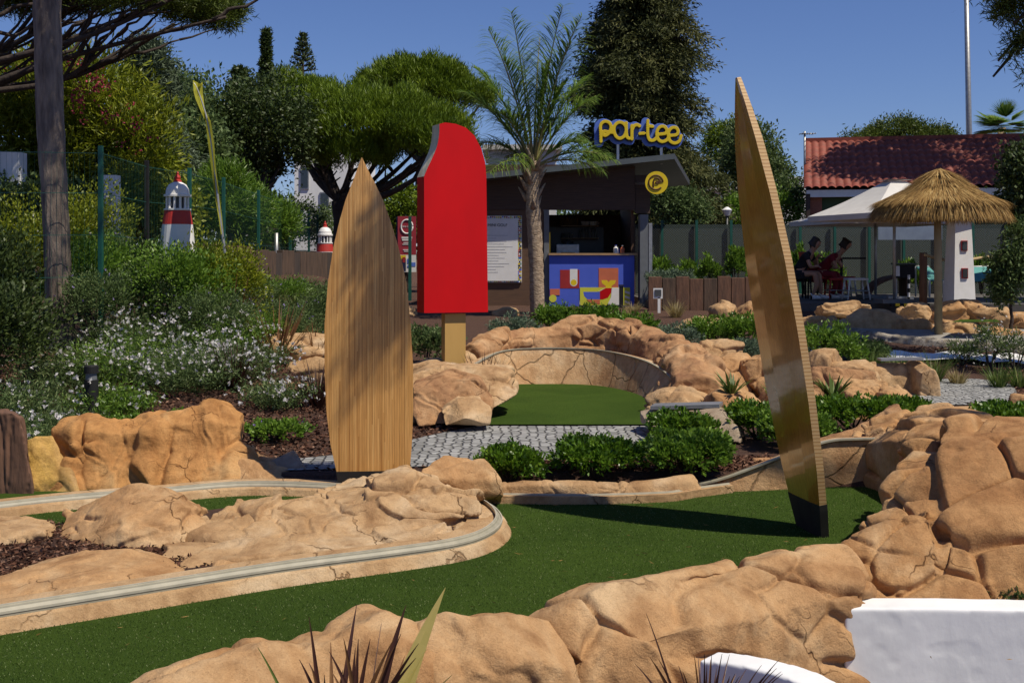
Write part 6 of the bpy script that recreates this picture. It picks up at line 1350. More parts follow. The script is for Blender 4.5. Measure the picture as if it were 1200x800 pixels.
def house(name, label, x0, x1, y0, y1, Y, depth, roofm=None, wins=(), m='white_wall', zb=None):
    a, b = P(x0, y1, Y), P(x1, y0, Y); z0 = .3; t = thing(name, label, 'building', ((a[0] + b[0]) / 2, Y, z0))
    MB().box(((a[0] + b[0]) / 2, Y + depth / 2, (z0 + b[2]) / 2), (b[0] - a[0], depth, b[2] - z0)).build('wall', M[m], t)
    if roofm: MB().box(((a[0] + b[0]) / 2, Y + depth / 2, b[2] + .09), (b[0] - a[0] + .4, depth + .4, .18)).build('roof', M[roofm], t)
    for (u0, v0, u1, v1) in wins:
        c, d = P(u0, v1, Y), P(u1, v0, Y); f = MB().box(((c[0] + d[0]) / 2, Y - .02, (c[2] + d[2]) / 2), (d[0] - c[0], .06, d[2] - c[2])).build('window', M['steel'], t); MB().box(((c[0] + d[0]) / 2, Y - .055, (c[2] + d[2]) / 2), ((d[0] - c[0]) * .8, .02, (d[2] - c[2]) * .86)).build('pane', M['glass'], f)
    return t
house('white_house', 'tall white house glimpsed through the oak on the left', 345, 412, 158, 300, 46, 8, None, ((352, 195, 362, 222), (378, 180, 388, 200), (375, 225, 386, 250)))
house('white_house', 'white house behind the kiosk roof and the palm', 572, 652, 176, 300, 42, 6, 'canvas', ((600, 200, 612, 220), (628, 195, 636, 210)))
house('white_house', 'white villa beyond the netting left of the leaning board', 796, 880, 224, 300, 46, 8, 'canvas', ((838, 238, 846, 255), (818, 240, 825, 252)))
house('white_house', 'small white house just left of the red-roofed house', 893, 948, 207, 300, 60, 8, None, ((905, 222, 912, 232),))
house('white_wall', 'white garden wall behind the fence at the left edge', -50, 22, 178, 240, 17.6, .3)
house('white_house', 'white building showing in the gap under the round yellow sign', 776, 800, 228, 300, 50, 5, None, ((783, 240, 788, 250),))
# ------------------------------------------------------------ red-roofed house
HY = 32.0; hs = thing('tiled_house', 'long house with a red tiled roof, partly in tree shade', 'house', (P(945, 0, HY)[0], HY, .6))
ze = P(0, 222, HY)[2]; zr = P(0, 166, HY + 3.2)[2]; xl = P(945, 0, HY)[0]; xr = xl + 17
MB().box(((xl + xr) / 2 + .1, HY + 3.4, (ze + .3) / 2), (xr - xl - .2, 6.0, ze - .3)).build('wall', M['green_panel'], hs)
w0 = P(948, 228, HY); MB().box((w0[0] + .17, HY + .35, (ze + .5) / 2 - .1), (.34, .12, ze - .6)).build('pillar', M['brick'], hs)
MB().box(((xl + xr) / 2, HY + .16, ze - .11), (xr - xl, .10, .19)).build('fascia', M['white'], hs)
mb = MB(); mb.add([(xl, HY + .1, .5), (xl, HY + 6.6, .5), (xl, HY + 6.6, ze - .1), (xl, HY + 3.2, zr - .08), (xl, HY + .1, ze - .12), (xl + .1, HY + .1, .5), (xl + .1, HY + 6.6, .5), (xl + .1, HY + 6.6, ze - .1), (xl + .1, HY + 3.2, zr - .08), (xl + .1, HY + .1, ze - .12)], [(0, 1, 2, 3, 4), (9, 8, 7, 6, 5), (0, 5, 6, 1), (1, 6, 7, 2), (2, 7, 8, 3), (3, 8, 9, 4), (4, 9, 5, 0)]); mb.build('gable', M['brown_dark'], hs)
tw = .205; nxt = int((xr - xl) / tw); row = 9; nu = nxt * 8; slope = []; us = np.linspace(0, nxt, nu + 1); vsn = []
for r_ in range(row):
    for q in (0.0, .5, .98): vsn.append((r_ + q, (1 - q) * .05 if q < .9 else 0.0))
U, Vv = np.meshgrid(us, np.arange(len(vsn)), indexing='ij'); vr = np.array([a for a, _ in vsn]) / row; lift = np.array([l for _, l in vsn])
prof = .055 * np.abs(np.sin(U * math.pi)) ** .8; X_ = xl - .06 + U * tw; T_ = vr[Vv.astype(int)]; Yy = HY - .02 + T_ * 3.25; Zz = ze - .02 + T_ * (zr - ze) + prof + lift[Vv.astype(int)]
nv = len(vsn); i, j = np.meshgrid(np.arange(nu), np.arange(nv - 1), indexing='ij'); a = (i * nv + j).ravel(); Vt = np.stack([X_.ravel(), Yy.ravel(), Zz.ravel()], 1)
rfm = fast_mesh('roof', Vt, np.stack([a, a + nv, a + nv + 1, a + 1], 1), M['tile'], hs)
MB().beam((xl - .06, HY + 3.25, zr + .03), (xr, HY + 3.25, zr + .03), .22, .12).build('ridge', M['tile'], rfm)
mb = MB(); mb.add([(xl, HY + 3.25, zr), (xr, HY + 3.25, zr), (xr, HY + 6.7, ze), (xl, HY + 6.7, ze)], [(0, 1, 2, 3)]); mb.build('rear_roof', M['tile'], rfm)
hs.rotation_euler = (0, 0, -R(13.6))
q = P(943, 170, 33.5); t = thing('aerial', 'thin television aerial at the left end of the red roof', 'aerial', (q[0], 33.5, 3.5)); kA = 33.5 / F
MB().tube([(q[0], 33.5, 3.5), (q[0], 33.5, P(0, 154, 33.5)[2])], .03, 6).build('mast', M['steel'], t); mb = MB(); zt = P(0, 157, 33.5)[2]; mb.tube([(q[0] - .15, 33.5, zt), (q[0] + .3, 33.4, zt)], .012, 4)
for k in range(6): mb.tube([(q[0] - .1 + k * .07, 33.25, zt), (q[0] - .1 + k * .07, 33.75, zt)], .008, 4)
mb.build('antenna', M['steel'], t)
q = P(1136, 0, 40); t = thing('flagpole', 'very tall thin grey pole rising behind the red roof', 'pole', (q[0], 40, .5)); MB().tube([(P(1139, 0, 40)[0], 40, .5), (P(1131.5, 0, 40)[0], 40, P(0, -60, 40)[2])], [.12, .07], 10).build('mast', M['steel'], t)
t2 = MB().lathe([(.3, 0), (.3, .1), (.16, .3)], (P(1139, 0, 40)[0], 40, .5), 12).build('foot', M['steel'], t)

# ------------------------------------------------------------ netting fence behind the terrace
nf = thing('netting_fence', 'long fence with dark green shade netting behind the terrace', 'fence', (8, 28.5, .6))
YN = 28.5; x0 = P(735, 0, YN)[0]; x1 = P(1300, 0, YN)[0]; zt = P(0, 263, YN)[2]; zt2 = P(0, 262, YN)[2]
sect = 7
for i in range(sect):
    a = x0 + (x1 - x0) * i / sect; b = x0 + (x1 - x0) * (i + 1) / sect; mb = MB(); nx = 24; vs = []; 
    mb.box(((a + b) / 2, YN + .02 * math.sin(i), (zt + .5) / 2), (b - a - .02, .012, zt - .5)); mb.build('netting', M['netting'], nf)
for i in range(sect * 2 + 1):
    a = x0 + (x1 - x0) * i / (sect * 2); MB().box((a, YN - .08, (zt + .1 + .4) / 2), (.06, .05, zt - .3)).build('post', M['green_post'], nf)
o = MB().box(((x0 + x1) / 2, 29.6, (P(0, 268, 29.6)[2]) / 2 + .1), (x1 - x0, .2, P(0, 268, 29.6)[2] - .2)).build('garden_wall', M['canvas']); tagit(o, 'pale low garden wall behind the netting fence', 'wall')
GH_ = 'young laurels along the netting fence'
for k, px in enumerate((772, 790, 808, 832, 862, 925, 942, 958, 978, 1062, 1078, 1150)):
    h = (.75, .55, .8, .85, 1.1, .9, 1.0, .9, .8, .75, .6, .9)[k]; nm = ['first', 'second', 'third', 'fourth', 'fifth', 'sixth', 'seventh', 'eighth', 'ninth', 'tenth', 'eleventh', 'twelfth'][k]
    q = at(px, 0, 27.6); q[2] = .75; shrub('%s young laurel from the kiosk along the netting fence' % nm, q, .24, h, 130, 12, .10, .04, 'lf_bright', group=GH_, upb=.9)
for k, (px, lb) in enumerate([(775, 'grey-green shrub above the timber wall beside the kiosk'), (795, 'grey-green shrub above the timber wall right of the small sign')]): q = at(px, 0, 24.2); q[2] = .95; shrub(lb, q, .34, .34, 260, 12, .06, .018, 'lf_grey')

# ------------------------------------------------------------ light house models
def striped_lighthouse(label, px, ytop, ybase, Y, s, group):
    c = P(px, ybase, Y); t = thing('lighthouse_model', label, 'lighthouse model', c, group); k = Y / F; u = s * k; z = lambda y: CAMZ - (y - HOR) * k - c[2]
    yb = ytop
    H_ = lambda q: z(yb + q * s)
    MB().lathe([(26 * u, H_(150)), (17.5 * u, H_(62))], c, 28).build('lower_tower', M['white'], t)
    MB().lathe([(17.6 * u, H_(62)), (14.8 * u, H_(46))], c, 28).build('red_band', M['redpaint'], t)
    MB().lathe([(14.6 * u, H_(46)), (15.5 * u, H_(45.5)), (15.5 * u, H_(43.5)), (13.8 * u, H_(43.4))], c, 28).build('gallery', M['white'], t)
    MB().lathe([(9.5 * u, H_(43.5)), (9.5 * u, H_(30))], c, 20).build('lantern_room', M['dark_metal'], t)
    for i in range(12):
        a = i * math.pi / 6; MB().lathe([(1.5 * u, H_(43.4)), (1.5 * u, H_(30))], (c[0] + 12.2 * u * math.cos(a), c[1] + 12.2 * u * math.sin(a), c[2]), 8).build('column', M['white'], t)
    MB().lathe([(13.5 * u, H_(30.2)), (15.6 * u, H_(29.5)), (15.6 * u, H_(27)), (13.6 * u, H_(26.5)), (13 * u, H_(21)), (10 * u, H_(15.5)), (5 * u, H_(12.6)), (2.5 * u, H_(12))], c, 28).build('dome', M['white'], t)
    MB().lathe([(5.0 * u, H_(12.4)), (4.6 * u, H_(10.5)), (3.0 * u, H_(9.6)), (3.6 * u, H_(7)), (3.0 * u, H_(5)), (1.4 * u, H_(3.8)), (1.8 * u, H_(2.2)), (.6 * u, H_(0))], c, 20).build('finial', M['redpaint'], t)
striped_lighthouse('larger nearer white lighthouse model with a red band and red finial', 208, 201, 335, 14.2, 1.0, 'striped lighthouse models')
striped_lighthouse('smaller farther lighthouse model at the tip of the upright board', 381, 259, 340, 26.5, .58, 'striped lighthouse models')
# white six-sided lighthouse with red cap
c = P(1124, 356, 21.6); kk = 21.6 / F; t = thing('toy_lighthouse', 'white square tapering toy lighthouse with two red windows under the thatched umbrella', 'lighthouse model', c)
def hexa(r0, r1, z0, z1, m, nm, rot=R(6)):
    mb = MB(); rot = R(322.5); vs = [(c[0] + r * math.cos(rot + k * math.pi / 2), c[1] + r * math.sin(rot + k * math.pi / 2), c[2] + z) for r, z in ((r0, z0), (r1, z1)) for k in range(4)]
    mb.add(vs, [(3, 2, 1, 0), (4, 5, 6, 7)] + [(k, (k + 1) % 4, 4 + (k + 1) % 4, 4 + k) for k in range(4)]); return mb.build(nm, M[m], t)
hexa(19 * kk, 13.5 * kk, 0, 104 * kk, 'white', 'tower', R(8)); hexa(16 * kk, 16 * kk, 104.2 * kk, 111 * kk, 'redpaint', 'gallery', R(8)); hexa(10 * kk, 9 * kk, 111 * kk, 126 * kk, 'white', 'lantern', R(8)); hexa(13 * kk, 1 * kk, 126.2 * kk, 142 * kk, 'redpaint', 'cap', R(8))
a = R(8) - math.pi / 2 + R(0); 
# the face that looks at the camera has its middle at angle -84 deg
ang = 0; 
for zz, rr in ((36, 17.2), (68, 15.5)):
    fa = R(277.5) ; d = np.array([math.cos(fa), math.sin(fa), 0]); r_in = rr * kk * math.cos(math.pi / 4); q = np.array([c[0], c[1], c[2] + zz * kk]) + d * (r_in + .012)
    w = MB().box(q, (.115, .03, .185), rz=fa + math.pi / 2).build('window', M['crimson'], t); mb = MB()
    mb.box(q + d * .018, (.09, .01, .155), rz=fa + math.pi / 2); mb.build('pane', M['glass'], w)

# ------------------------------------------------------------ parasols
def thatch_umbrella():
    Y = 18.2; kx = Y / F; b = P(1100, 398, Y); t = thing('thatched_umbrella', 'straw thatched beach umbrella on a pale wooden pole', 'parasol', b); ap = P(1101, 199, Y)
    MB().tube([b, (b[0] - .02, Y, ap[2] - .1)], [.062, .052], 12, .03).build('pole', M['bamboo_pole'], t)
    mb = MB(); prof = [(1.5 * kx, 0), (10 * kx, -5 * kx), (31 * kx, -25 * kx), (58 * kx, -37 * kx), (64 * kx, -41 * kx), (63 * kx, -44 * kx), (45 * kx, -38 * kx), (10 * kx, -12 * kx)]; mb.lathe(prof, ap, 32); cone = mb.build('thatch_core', M['thatch_core'], t)
    def ring(n, r0, r1, L, nm, dr, drop=0):
        a = RNG.uniform(0, 6.283, n); r = np.sqrt(RNG.uniform(r0 ** 2, r1 ** 2, n)); z = np.interp(r, [0, 10, 31, 58, 74], [0, -4, -22, -35, -41]); base = ap + np.stack([np.cos(a) * r * kx, np.sin(a) * r * kx, z * kx + .03 + drop * kx], 1)
        d = np.stack([np.cos(a), np.sin(a), -.55 * np.ones(n) - dr], 1) + rdir(n) * .22; strips(nm, base, d, L * RNG.uniform(.6, 1.2, n), .012, 'thatch', t, RNG.uniform(0, 1, n), 3, .9)
    ring(13000, 0, 63, .30, 'thatch', .0); ring(11000, 56, 67, .36, 'thatch_fringe', .8, -2)
    mb = MB()
    for i in range(10): a = i * .628; mb.tube([(b[0], Y, ap[2] - .25), (b[0] + math.cos(a) * 54 * kx, Y + math.sin(a) * 54 * kx, ap[2] - 43 * kx)], .014, 5)
    mb.build('rib_frame', M['bamboo_pole'], t)
thatch_umbrella()
def square_parasol(label, apex, Y, half, drop, ppx, zfoot, rz=R(0), val=.10, m='canvas', hub=True):
    ap = P(*apex, Y); b = np.array([P(ppx, 0, Y)[0], Y, zfoot]); t = thing('parasol', label, 'parasol', b, 'white square parasols')
    MB().tube([b, (b[0], Y, ap[2] - .02)], .028, 10).build('pole', M['steel'], t); MB().box(b + np.array([0, 0, .04]), (.6, .6, .07)).build('base', M['grey'], t)
    cs = [(math.cos(rz + math.pi / 4 + k * math.pi / 2) * half * 1.414, math.sin(rz + math.pi / 4 + k * math.pi / 2) * half * 1.414) for k in range(4)]
    mb = MB(); vs = []; fs = []; ns = 8
    for k in range(4):
        a, c_ = cs[k], cs[(k + 1) % 4]
        for i in range(ns + 1):
            for j in range(ns + 1):
                s_ = .13 + .87 * i / ns; q = j / ns; x = (a[0] * (1 - q) + c_[0] * q) * s_; y = (a[1] * (1 - q) + c_[1] * q) * s_; vs.append((b[0] + x, Y + y, ap[2] - drop * s_ + .10 - .03 * math.sin(math.pi * q) * s_ * 0 - .05 * math.sin(math.pi * s_)))
        o0 = k * (ns + 1) ** 2
        for i in range(ns):
            for j in range(ns): p_ = o0 + i * (ns + 1) + j; fs.append((p_, p_ + ns + 1, p_ + ns + 2, p_ + 1))
    mb.add(vs, fs); mb.smooth = False; cn = mb.build('canopy', M[m], t, recalc=False)
    mb = MB(); vs = []
    for k in range(4):
        a, c_ = cs[k], cs[(k + 1) % 4]; z = ap[2] - drop + .10; mb.add([(b[0] + a[0], Y + a[1], z), (b[0] + c_[0], Y + c_[1], z), (b[0] + c_[0], Y + c_[1], z - val), (b[0] + a[0], Y + a[1], z - val)], [(0, 1, 2, 3)])
    mb.build('valance', M[m], cn, recalc=False)
    mb = MB(); ca = [(x * .2, y * .2) for x, y in cs]; mb.add([(b[0], Y, ap[2] + .03)] + [(b[0] + x, Y + y, ap[2] - drop * .2 + .16) for x, y in ca], [(0, 1, 2), (0, 2, 3), (0, 3, 4), (0, 4, 1)]); mb.build('vent', M[m], cn, recalc=False)
    mb = MB(); hz_ = ap[2] - drop * .9
    for x, y in cs: mb.tube([(b[0], Y, ap[2] - .12), (b[0] + x * .98, Y + y * .98, ap[2] - drop + .06)], .012, 5)
    mb.build('rib', M['steel'], t)
square_parasol('larger white square parasol behind the thatched umbrella', (1044, 212), 22.3, 1.16, .74, 1048, .72, R(14))
square_parasol('lower white parasol whose left corner reaches toward the leaning board', (1026, 236), 25.0, 1.36, .50, 1026, .72, R(8))
square_parasol('white parasol whose corner just enters at the right edge', (1280, 222), 24, 1.5, .5, 1280, .72, R(10))

# ------------------------------------------------------------ terrace furniture
YT = 24.6
def stool(label, px, py, Y, m, w=.40, h=.46, leg='white'):
    q = P(px, py, Y); z0 = .72; b = (q[0], Y, z0); t = thing('bar_stool', label, 'stool', b, 'bar stools on the terrace'); zt = q[2]
    MB().box((q[0], Y, zt), (w, w, .045)).build('seat', M[m], t, bevel=.01)
    for sx in (-1, 1):
        for sy in (-1, 1): MB().tube([(q[0] + sx * w * .44, Y + sy * w * .44, zt - .02), (q[0] + sx * w * .56, Y + sy * w * .56, z0)], .018, 6).build('leg', M[leg if m != 'redpaint' else 'redpaint'], t)
    mb = MB(); z = z0 + .18
    for (a, c_) in (((-1, -1), (1, -1)), ((1, -1), (1, 1)), ((1, 1), (-1, 1)), ((-1, 1), (-1, -1))): mb.tube([(q[0] + a[0] * w * .53, Y + a[1] * w * .53, z), (q[0] + c_[0] * w * .53, Y + c_[1] * w * .53, z)], .012, 5)
    mb.build('footrest', M['steel'], t)
stool('white metal bar stool standing alone left of the parasol pole', 1003, 327, 24.2, 'white')
stool('red bar stool right of the seated person in red', 980, 327, 24.6, 'redpaint', .36)
stool('dark red bar stool hidden in shade behind the red stool', 990, 325, 26, 'crimson', .36)
def table(label, px, Y, w, z, m):
    x = P(px, 0, Y)[0]; t = thing('table', label, 'table', (x, Y, .72)); MB().box((x, Y, z), (w, w * .8, .04)).build('tabletop', M[m], t, bevel=.008); MB().tube([(x, Y, .74), (x, Y, z)], .03, 8).build('leg', M['black'], t); MB().lathe([(.22, 0), (.2, .03)], (x, Y, .72), 16).build('base', M['black'], t)
table('dark high table behind the seated people', 986, 26.8, .9, 1.55, 'black')
# wooden lounge back: curved timber
mb = MB(); q0 = P(985, 352, 24.0)
o = thing('timber_ramp', 'curved timber lounger back in shade left of the parasol pole', 'bench', P(1000, 352, 25.5)); mb = MB(); Y = 25.5
prof = [P(x, y, Y) for x, y in ((1012, 352), (1020, 335), (1034, 326), (1052, 322), (1066, 322))]
pp = catmull(prof, 4); 
for a, b_ in zip(pp[:-1], pp[1:]): mb.beam(a, b_, .05, .05)
mb = MB(); vs = []
for p_ in pp: vs += [(p_[0], Y - .3, p_[2]), (p_[0], Y + .3, p_[2]), (p_[0], Y + .3, p_[2] - .06), (p_[0], Y - .3, p_[2] - .06)]
fs = []
for k in range(len(pp) - 1):
    for q in range(4): fs.append((4 * k + q, 4 * k + (q + 1) % 4, 4 * k + 4 + (q + 1) % 4, 4 * k + 4 + q))
mb.add(vs, fs); mb.build('slatted_back', M['sleeper_red'], o); MB().box(P(1060, 338, Y), (.08, .5, .55)).build('leg', M['sleeper_red'], o)
# little barrier/terminal: black box on a stand with a white card
q = P(1056, 318, 23.6); t = thing('waste_bin', 'black lidded bin on a stand with a white label beside the parasol pole', 'bin', (q[0], 23.6, .72)); MB().box((q[0] + .05, 23.6, q[2]), (.36, .3, .26)).build('body', M['black'], t, bevel=.02); MB().box((q[0] - .12, 23.43, q[2] + .01), (.07, .02, .20)).build('white_label', M['white'], t); MB().box((q[0] + .05, 23.6, q[2] + .15), (.40, .34, .03)).build('lid', M['dark_metal'], t)
for sx in (-.1, .15): MB().box((q[0] + sx, 23.6, (.72 + q[2] - .13) / 2), (.04, .04, q[2] - .13 - .72)).build('leg', M['steel'], t)
t = thing('barrier', 'low grey barrier rail with a black and white striped post on the terrace', 'barrier', P(1055, 355, 23.2)); MB().beam(P(1040, 349, 23.2), P(1070, 349, 23.2), .1, .06).build('rail', M['steel'], t)
q = P(1065, 353, 23.1)
for k in range(6): MB().lathe([(.025, 0), (.025, .085)], (q[0], 23.1, q[2] + .085 * k), 8).build('stripe', M['white' if k % 2 else 'black'], t)
t = thing('step_edge', 'yellow and black striped step edge at the front of the terrace', 'step edging', P(1060, 357, 22.0)); 
for k in range(9): q = P(1046 + 5 * k, 357, 21.9); MB().box((q[0], 21.9, q[2]), (.078, .1, .05)).build('stripe', M['yellow' if k % 2 else 'black'], t)
# rope on wooden posts
def rpost(px, pyt, pyb, Y, label, r=.07): a = P(px, pyb, Y); b_ = P(px, pyt, Y); o = MB().tube([a, (b_[0], Y, b_[2] - .02), b_], [r, r, r * .9], 12, .03).build('rope_post', M['sleeper_red']); tagit(o, label, 'post', 'rope posts'); return b_
r1 = rpost(1082, 296, 358, 21.8, 'brown wooden rope post between the thatched umbrella pole and the bin'); r2 = rpost(1172, 296, 350, 23, 'brown wooden rope post near the right edge behind the lighthouse', .06)
pts = catmull([r1 + np.array([0, -.08, -.04]), P(1092, 301, 21.9), P(1105, 304, 22), P(1130, 305, 22.3), P(1150, 302, 22.6), r2 + np.array([0, -.08, -.04])], 6); o = MB().tube(pts, .028, 7).build('rope', M['rope']); tagit(o, 'thick pale rope sagging between the wooden posts', 'rope')
pts = catmull([r2 + np.array([0, -.08, -.04]), P(1185, 300, 23), P(1215, 298, 23)], 5); o = MB().tube(pts, .028, 7).build('rope', M['rope']); tagit(o, 'short end of pale rope leaving at the right edge', 'rope')
# teal sun loungers and grey-blue banner
for (a, b_, c_, d_, lb) in (((1073, 312), (1088, 312), (1096, 328), (1080, 328), 'teal sling chair left of the toy lighthouse'), ((1128, 313), (1165, 312), (1168, 326), (1120, 330), 'teal sun lounger seen right of the toy lighthouse')):
    Y = 26.0; pts = [P(*q, Y) for q in (a, b_, c_, d_)]; t = thing('sun_lounger', lb, 'sun lounger', (pts[3][0], Y, .72), 'teal sun loungers'); pts[2][1] -= .5; pts[3][1] -= .5; mb = MB(); mb.add([tuple(p_) for p_ in pts] + [(p_[0], p_[1] + .02, p_[2] - .02) for p_ in pts], [(0, 1, 2, 3), (7, 6, 5, 4), (0, 4, 5, 1), (1, 5, 6, 2), (2, 6, 7, 3), (3, 7, 4, 0)]); mb.build('sling', M['teal'], t)
    for p_ in pts: MB().tube([tuple(p_), (p_[0], p_[1], .72)], .018, 6).build('leg', M['white'], t)
    MB().tube([tuple(pts[0]), tuple(pts[1])], .02, 6).build('frame', M['white'], t)
for (x, y, x2, lb) in ((1176, 312, 1200, 'teal canvas screen at the right edge behind the leafy young tree'),):
    a, b_ = P(x, y + 14, 25), P(x2 + 15, y, 25); t = MB().box(((a[0] + b_[0]) / 2, 25, (a[2] + b_[2]) / 2), (b_[0] - a[0], .03, b_[2] - a[2])).build('canvas_screen', M['teal']); tagit(t, lb, 'screen')
a, b_ = P(1029, 281, 27.2), P(1104, 259, 27.2); o = MB().box(((a[0] + b_[0]) / 2, 27.2, (a[2] + b_[2]) / 2), (b_[0] - a[0], .02, b_[2] - a[2])).build('banner', M['denim']); tagit(o, 'pale blue-grey banner hanging on the netting behind the parasols', 'banner')
# curved rubble kerb and white sheets
kp = catmull([GH(q, w_) + np.array([0, 0, .12]) for q, w_ in ((930, 387), (985, 392), (1030, 398), (1080, 404), (1140, 410), (1215, 416))], 8); mb = MB()
ridge(mb, [(p_[0], p_[1], p_[2], .10) for p_ in kp[::4]], 5, .2, .04); rock('rubble_kerb', 'long curved grey rubble kerb sweeping in front of the thatched umbrella', mb, 'rubble', .022, (.3, .3, .14), .02, .03, .02, seed=77, cat='kerb')
ps = [(p_[0], p_[1]) for p_ in kp] + [(9, 20), (9, 21.5), (5.5, 21.5), (4.4, 20)]
sheet('grey_path', ps, .05, M['path_grey'], hf=hz)
for k, (a, b_, c_, d_, lb) in enumerate([((1030, 416), (1130, 418), (1132, 426), (1032, 424), 'white ground sheet behind the tufted grasses at centre right'), ((1130, 418), (1200, 420), (1200, 430), (1132, 426), 'white ground sheet under the feathery shrubs at the right edge'), ((740, 392), (790, 392), (796, 397), (760, 397), 'white ground sheet showing above the right part of the reddish wall'), ((930, 408), (950, 406), (960, 416), (935, 418), 'scrap of white ground sheet beside the light green shrub')]):
    pts = [GH(*q) for q in (a, b_, c_, d_)]; mb = MB(); n = 8; vs = []
    for i in range(n + 1):
        for j in range(n + 1): u, v = i / n, j / n; p_ = (pts[0] * (1 - u) + pts[1] * u) * (1 - v) + (pts[3] * (1 - u) + pts[2] * u) * v; vs.append((p_[0], p_[1], hz(p_[0], p_[1]) + .045 + .03 * math.sin(9 * u + k) * math.sin(7 * v + 2)))
    mb.add(vs, [(i * (n + 1) + j, (i + 1) * (n + 1) + j, (i + 1) * (n + 1) + j + 1, i * (n + 1) + j + 1) for i in range(n) for j in range(n)]); o = mb.build('ground_sheet', M['white']); tagit(o, lb, 'ground sheet', 'white ground sheets')
# low white railing posts on the left bed kerb and small details
t = thing('garden_edge', 'pale garden edging behind the purple flax left of the upright board', 'edging', P(325, 456, 11.9)); MB().beam(P(292, 452, 12.0), P(362, 452, 11.9), .16, .06).build('cap', M['mortar'], t); MB().beam(P(292, 458, 12.0), P(362, 458, 11.9), .12, .07).build('course', M['rock_grey'], t)
# feather flag
Y = 13.8; k = Y / F; fo = thing('feather_flag', 'tall thin yellow-green feather flag twisted edge-on beside the lighthouse model', 'flag', at(262, 0, Y))
pol = catmull([P(264, 305, Y), P(262, 285, Y), P(257, 250, Y), P(252, 200, Y), P(245, 150, Y), P(236, 118, Y), P(230, 102, Y), P(226, 96, Y)], 6); MB().tube(pol, list(np.linspace(.022, .006, len(pol))), 6).build('pole', M['steel'], fo)
fl_ = [(226, 94, 238, 100), (227, 108, 237, 96), (229, 116, 238, 112), (235, 130, 240, 128), (241, 143, 247, 142), (244, 170, 251, 168), (248, 200, 253, 198), (252, 230, 257, 228), (256, 255, 260, 252), (259, 275, 262, 273)]
vs = []; n = len(fl_)
for i, (xa, ya, xb, yb) in enumerate(fl_): tw_ = .25 * math.sin(i * .9); vs += [tuple(P(xa, ya, Y - tw_)), tuple(P((xa + xb) / 2, (ya + yb) / 2, Y + .08)), tuple(P(xb, yb, Y + tw_))]
mb = MB(); mb.add(vs, [(3 * i + j, 3 * i + j + 1, 3 * i + j + 4, 3 * i + j + 3) for i in range(n - 1) for j in range(2)]); mb.build('cloth', M['flag'], fo, recalc=False)
# dark lamp post in the far background right of the kiosk
for (px, lb) in ((852, 'small white lantern on a post behind the netting fence'),): q = P(px, 253, 32); t = thing('garden_lamp', lb, 'lamp', (q[0], 32, .6)); MB().tube([(q[0], 32, .6), (q[0], 32, q[2])], .03, 6).build('post', M['dark_metal'], t); MB().lathe([(.06, 0), (.14, .16), (.03, .24)], (q[0], 32, q[2]), 10).build('lantern', M['white'], t)

# ------------------------------------------------------------ seated people
def skin_chain(name, joints, edges, m, parent, root=0, sub=2):
    me = bpy.data.meshes.new('tmp'); me.from_pydata([j[0] for j in joints], edges, []); o = bpy.data.objects.new('tmp', me); C.objects.link(o)
    o.modifiers.new('s', 'SKIN'); 
    if not me.skin_vertices: me.skin_vertices.new() if hasattr(me.skin_vertices, 'new') else None
    for i, j in enumerate(joints): r = j[1]; me.skin_vertices[0].data[i].radius = (r, r) if not hasattr(r, '__len__') else r; me.skin_vertices[0].data[i].use_root = (i == root)
    s = o.modifiers.new('u', 'SUBSURF'); s.levels = sub; s.render_levels = sub
    dg = bpy.context.evaluated_depsgraph_get(); dg.update(); em = bpy.data.meshes.new_from_object(o.evaluated_get(dg)); bpy.data.objects.remove(o); em.name = name
    V = np.zeros(len(em.vertices) * 3, np.float32); em.vertices.foreach_get('co', V); em.materials.clear(); return link_mesh(name, em, M[m], parent, V.reshape(-1, 3).astype(float), True)
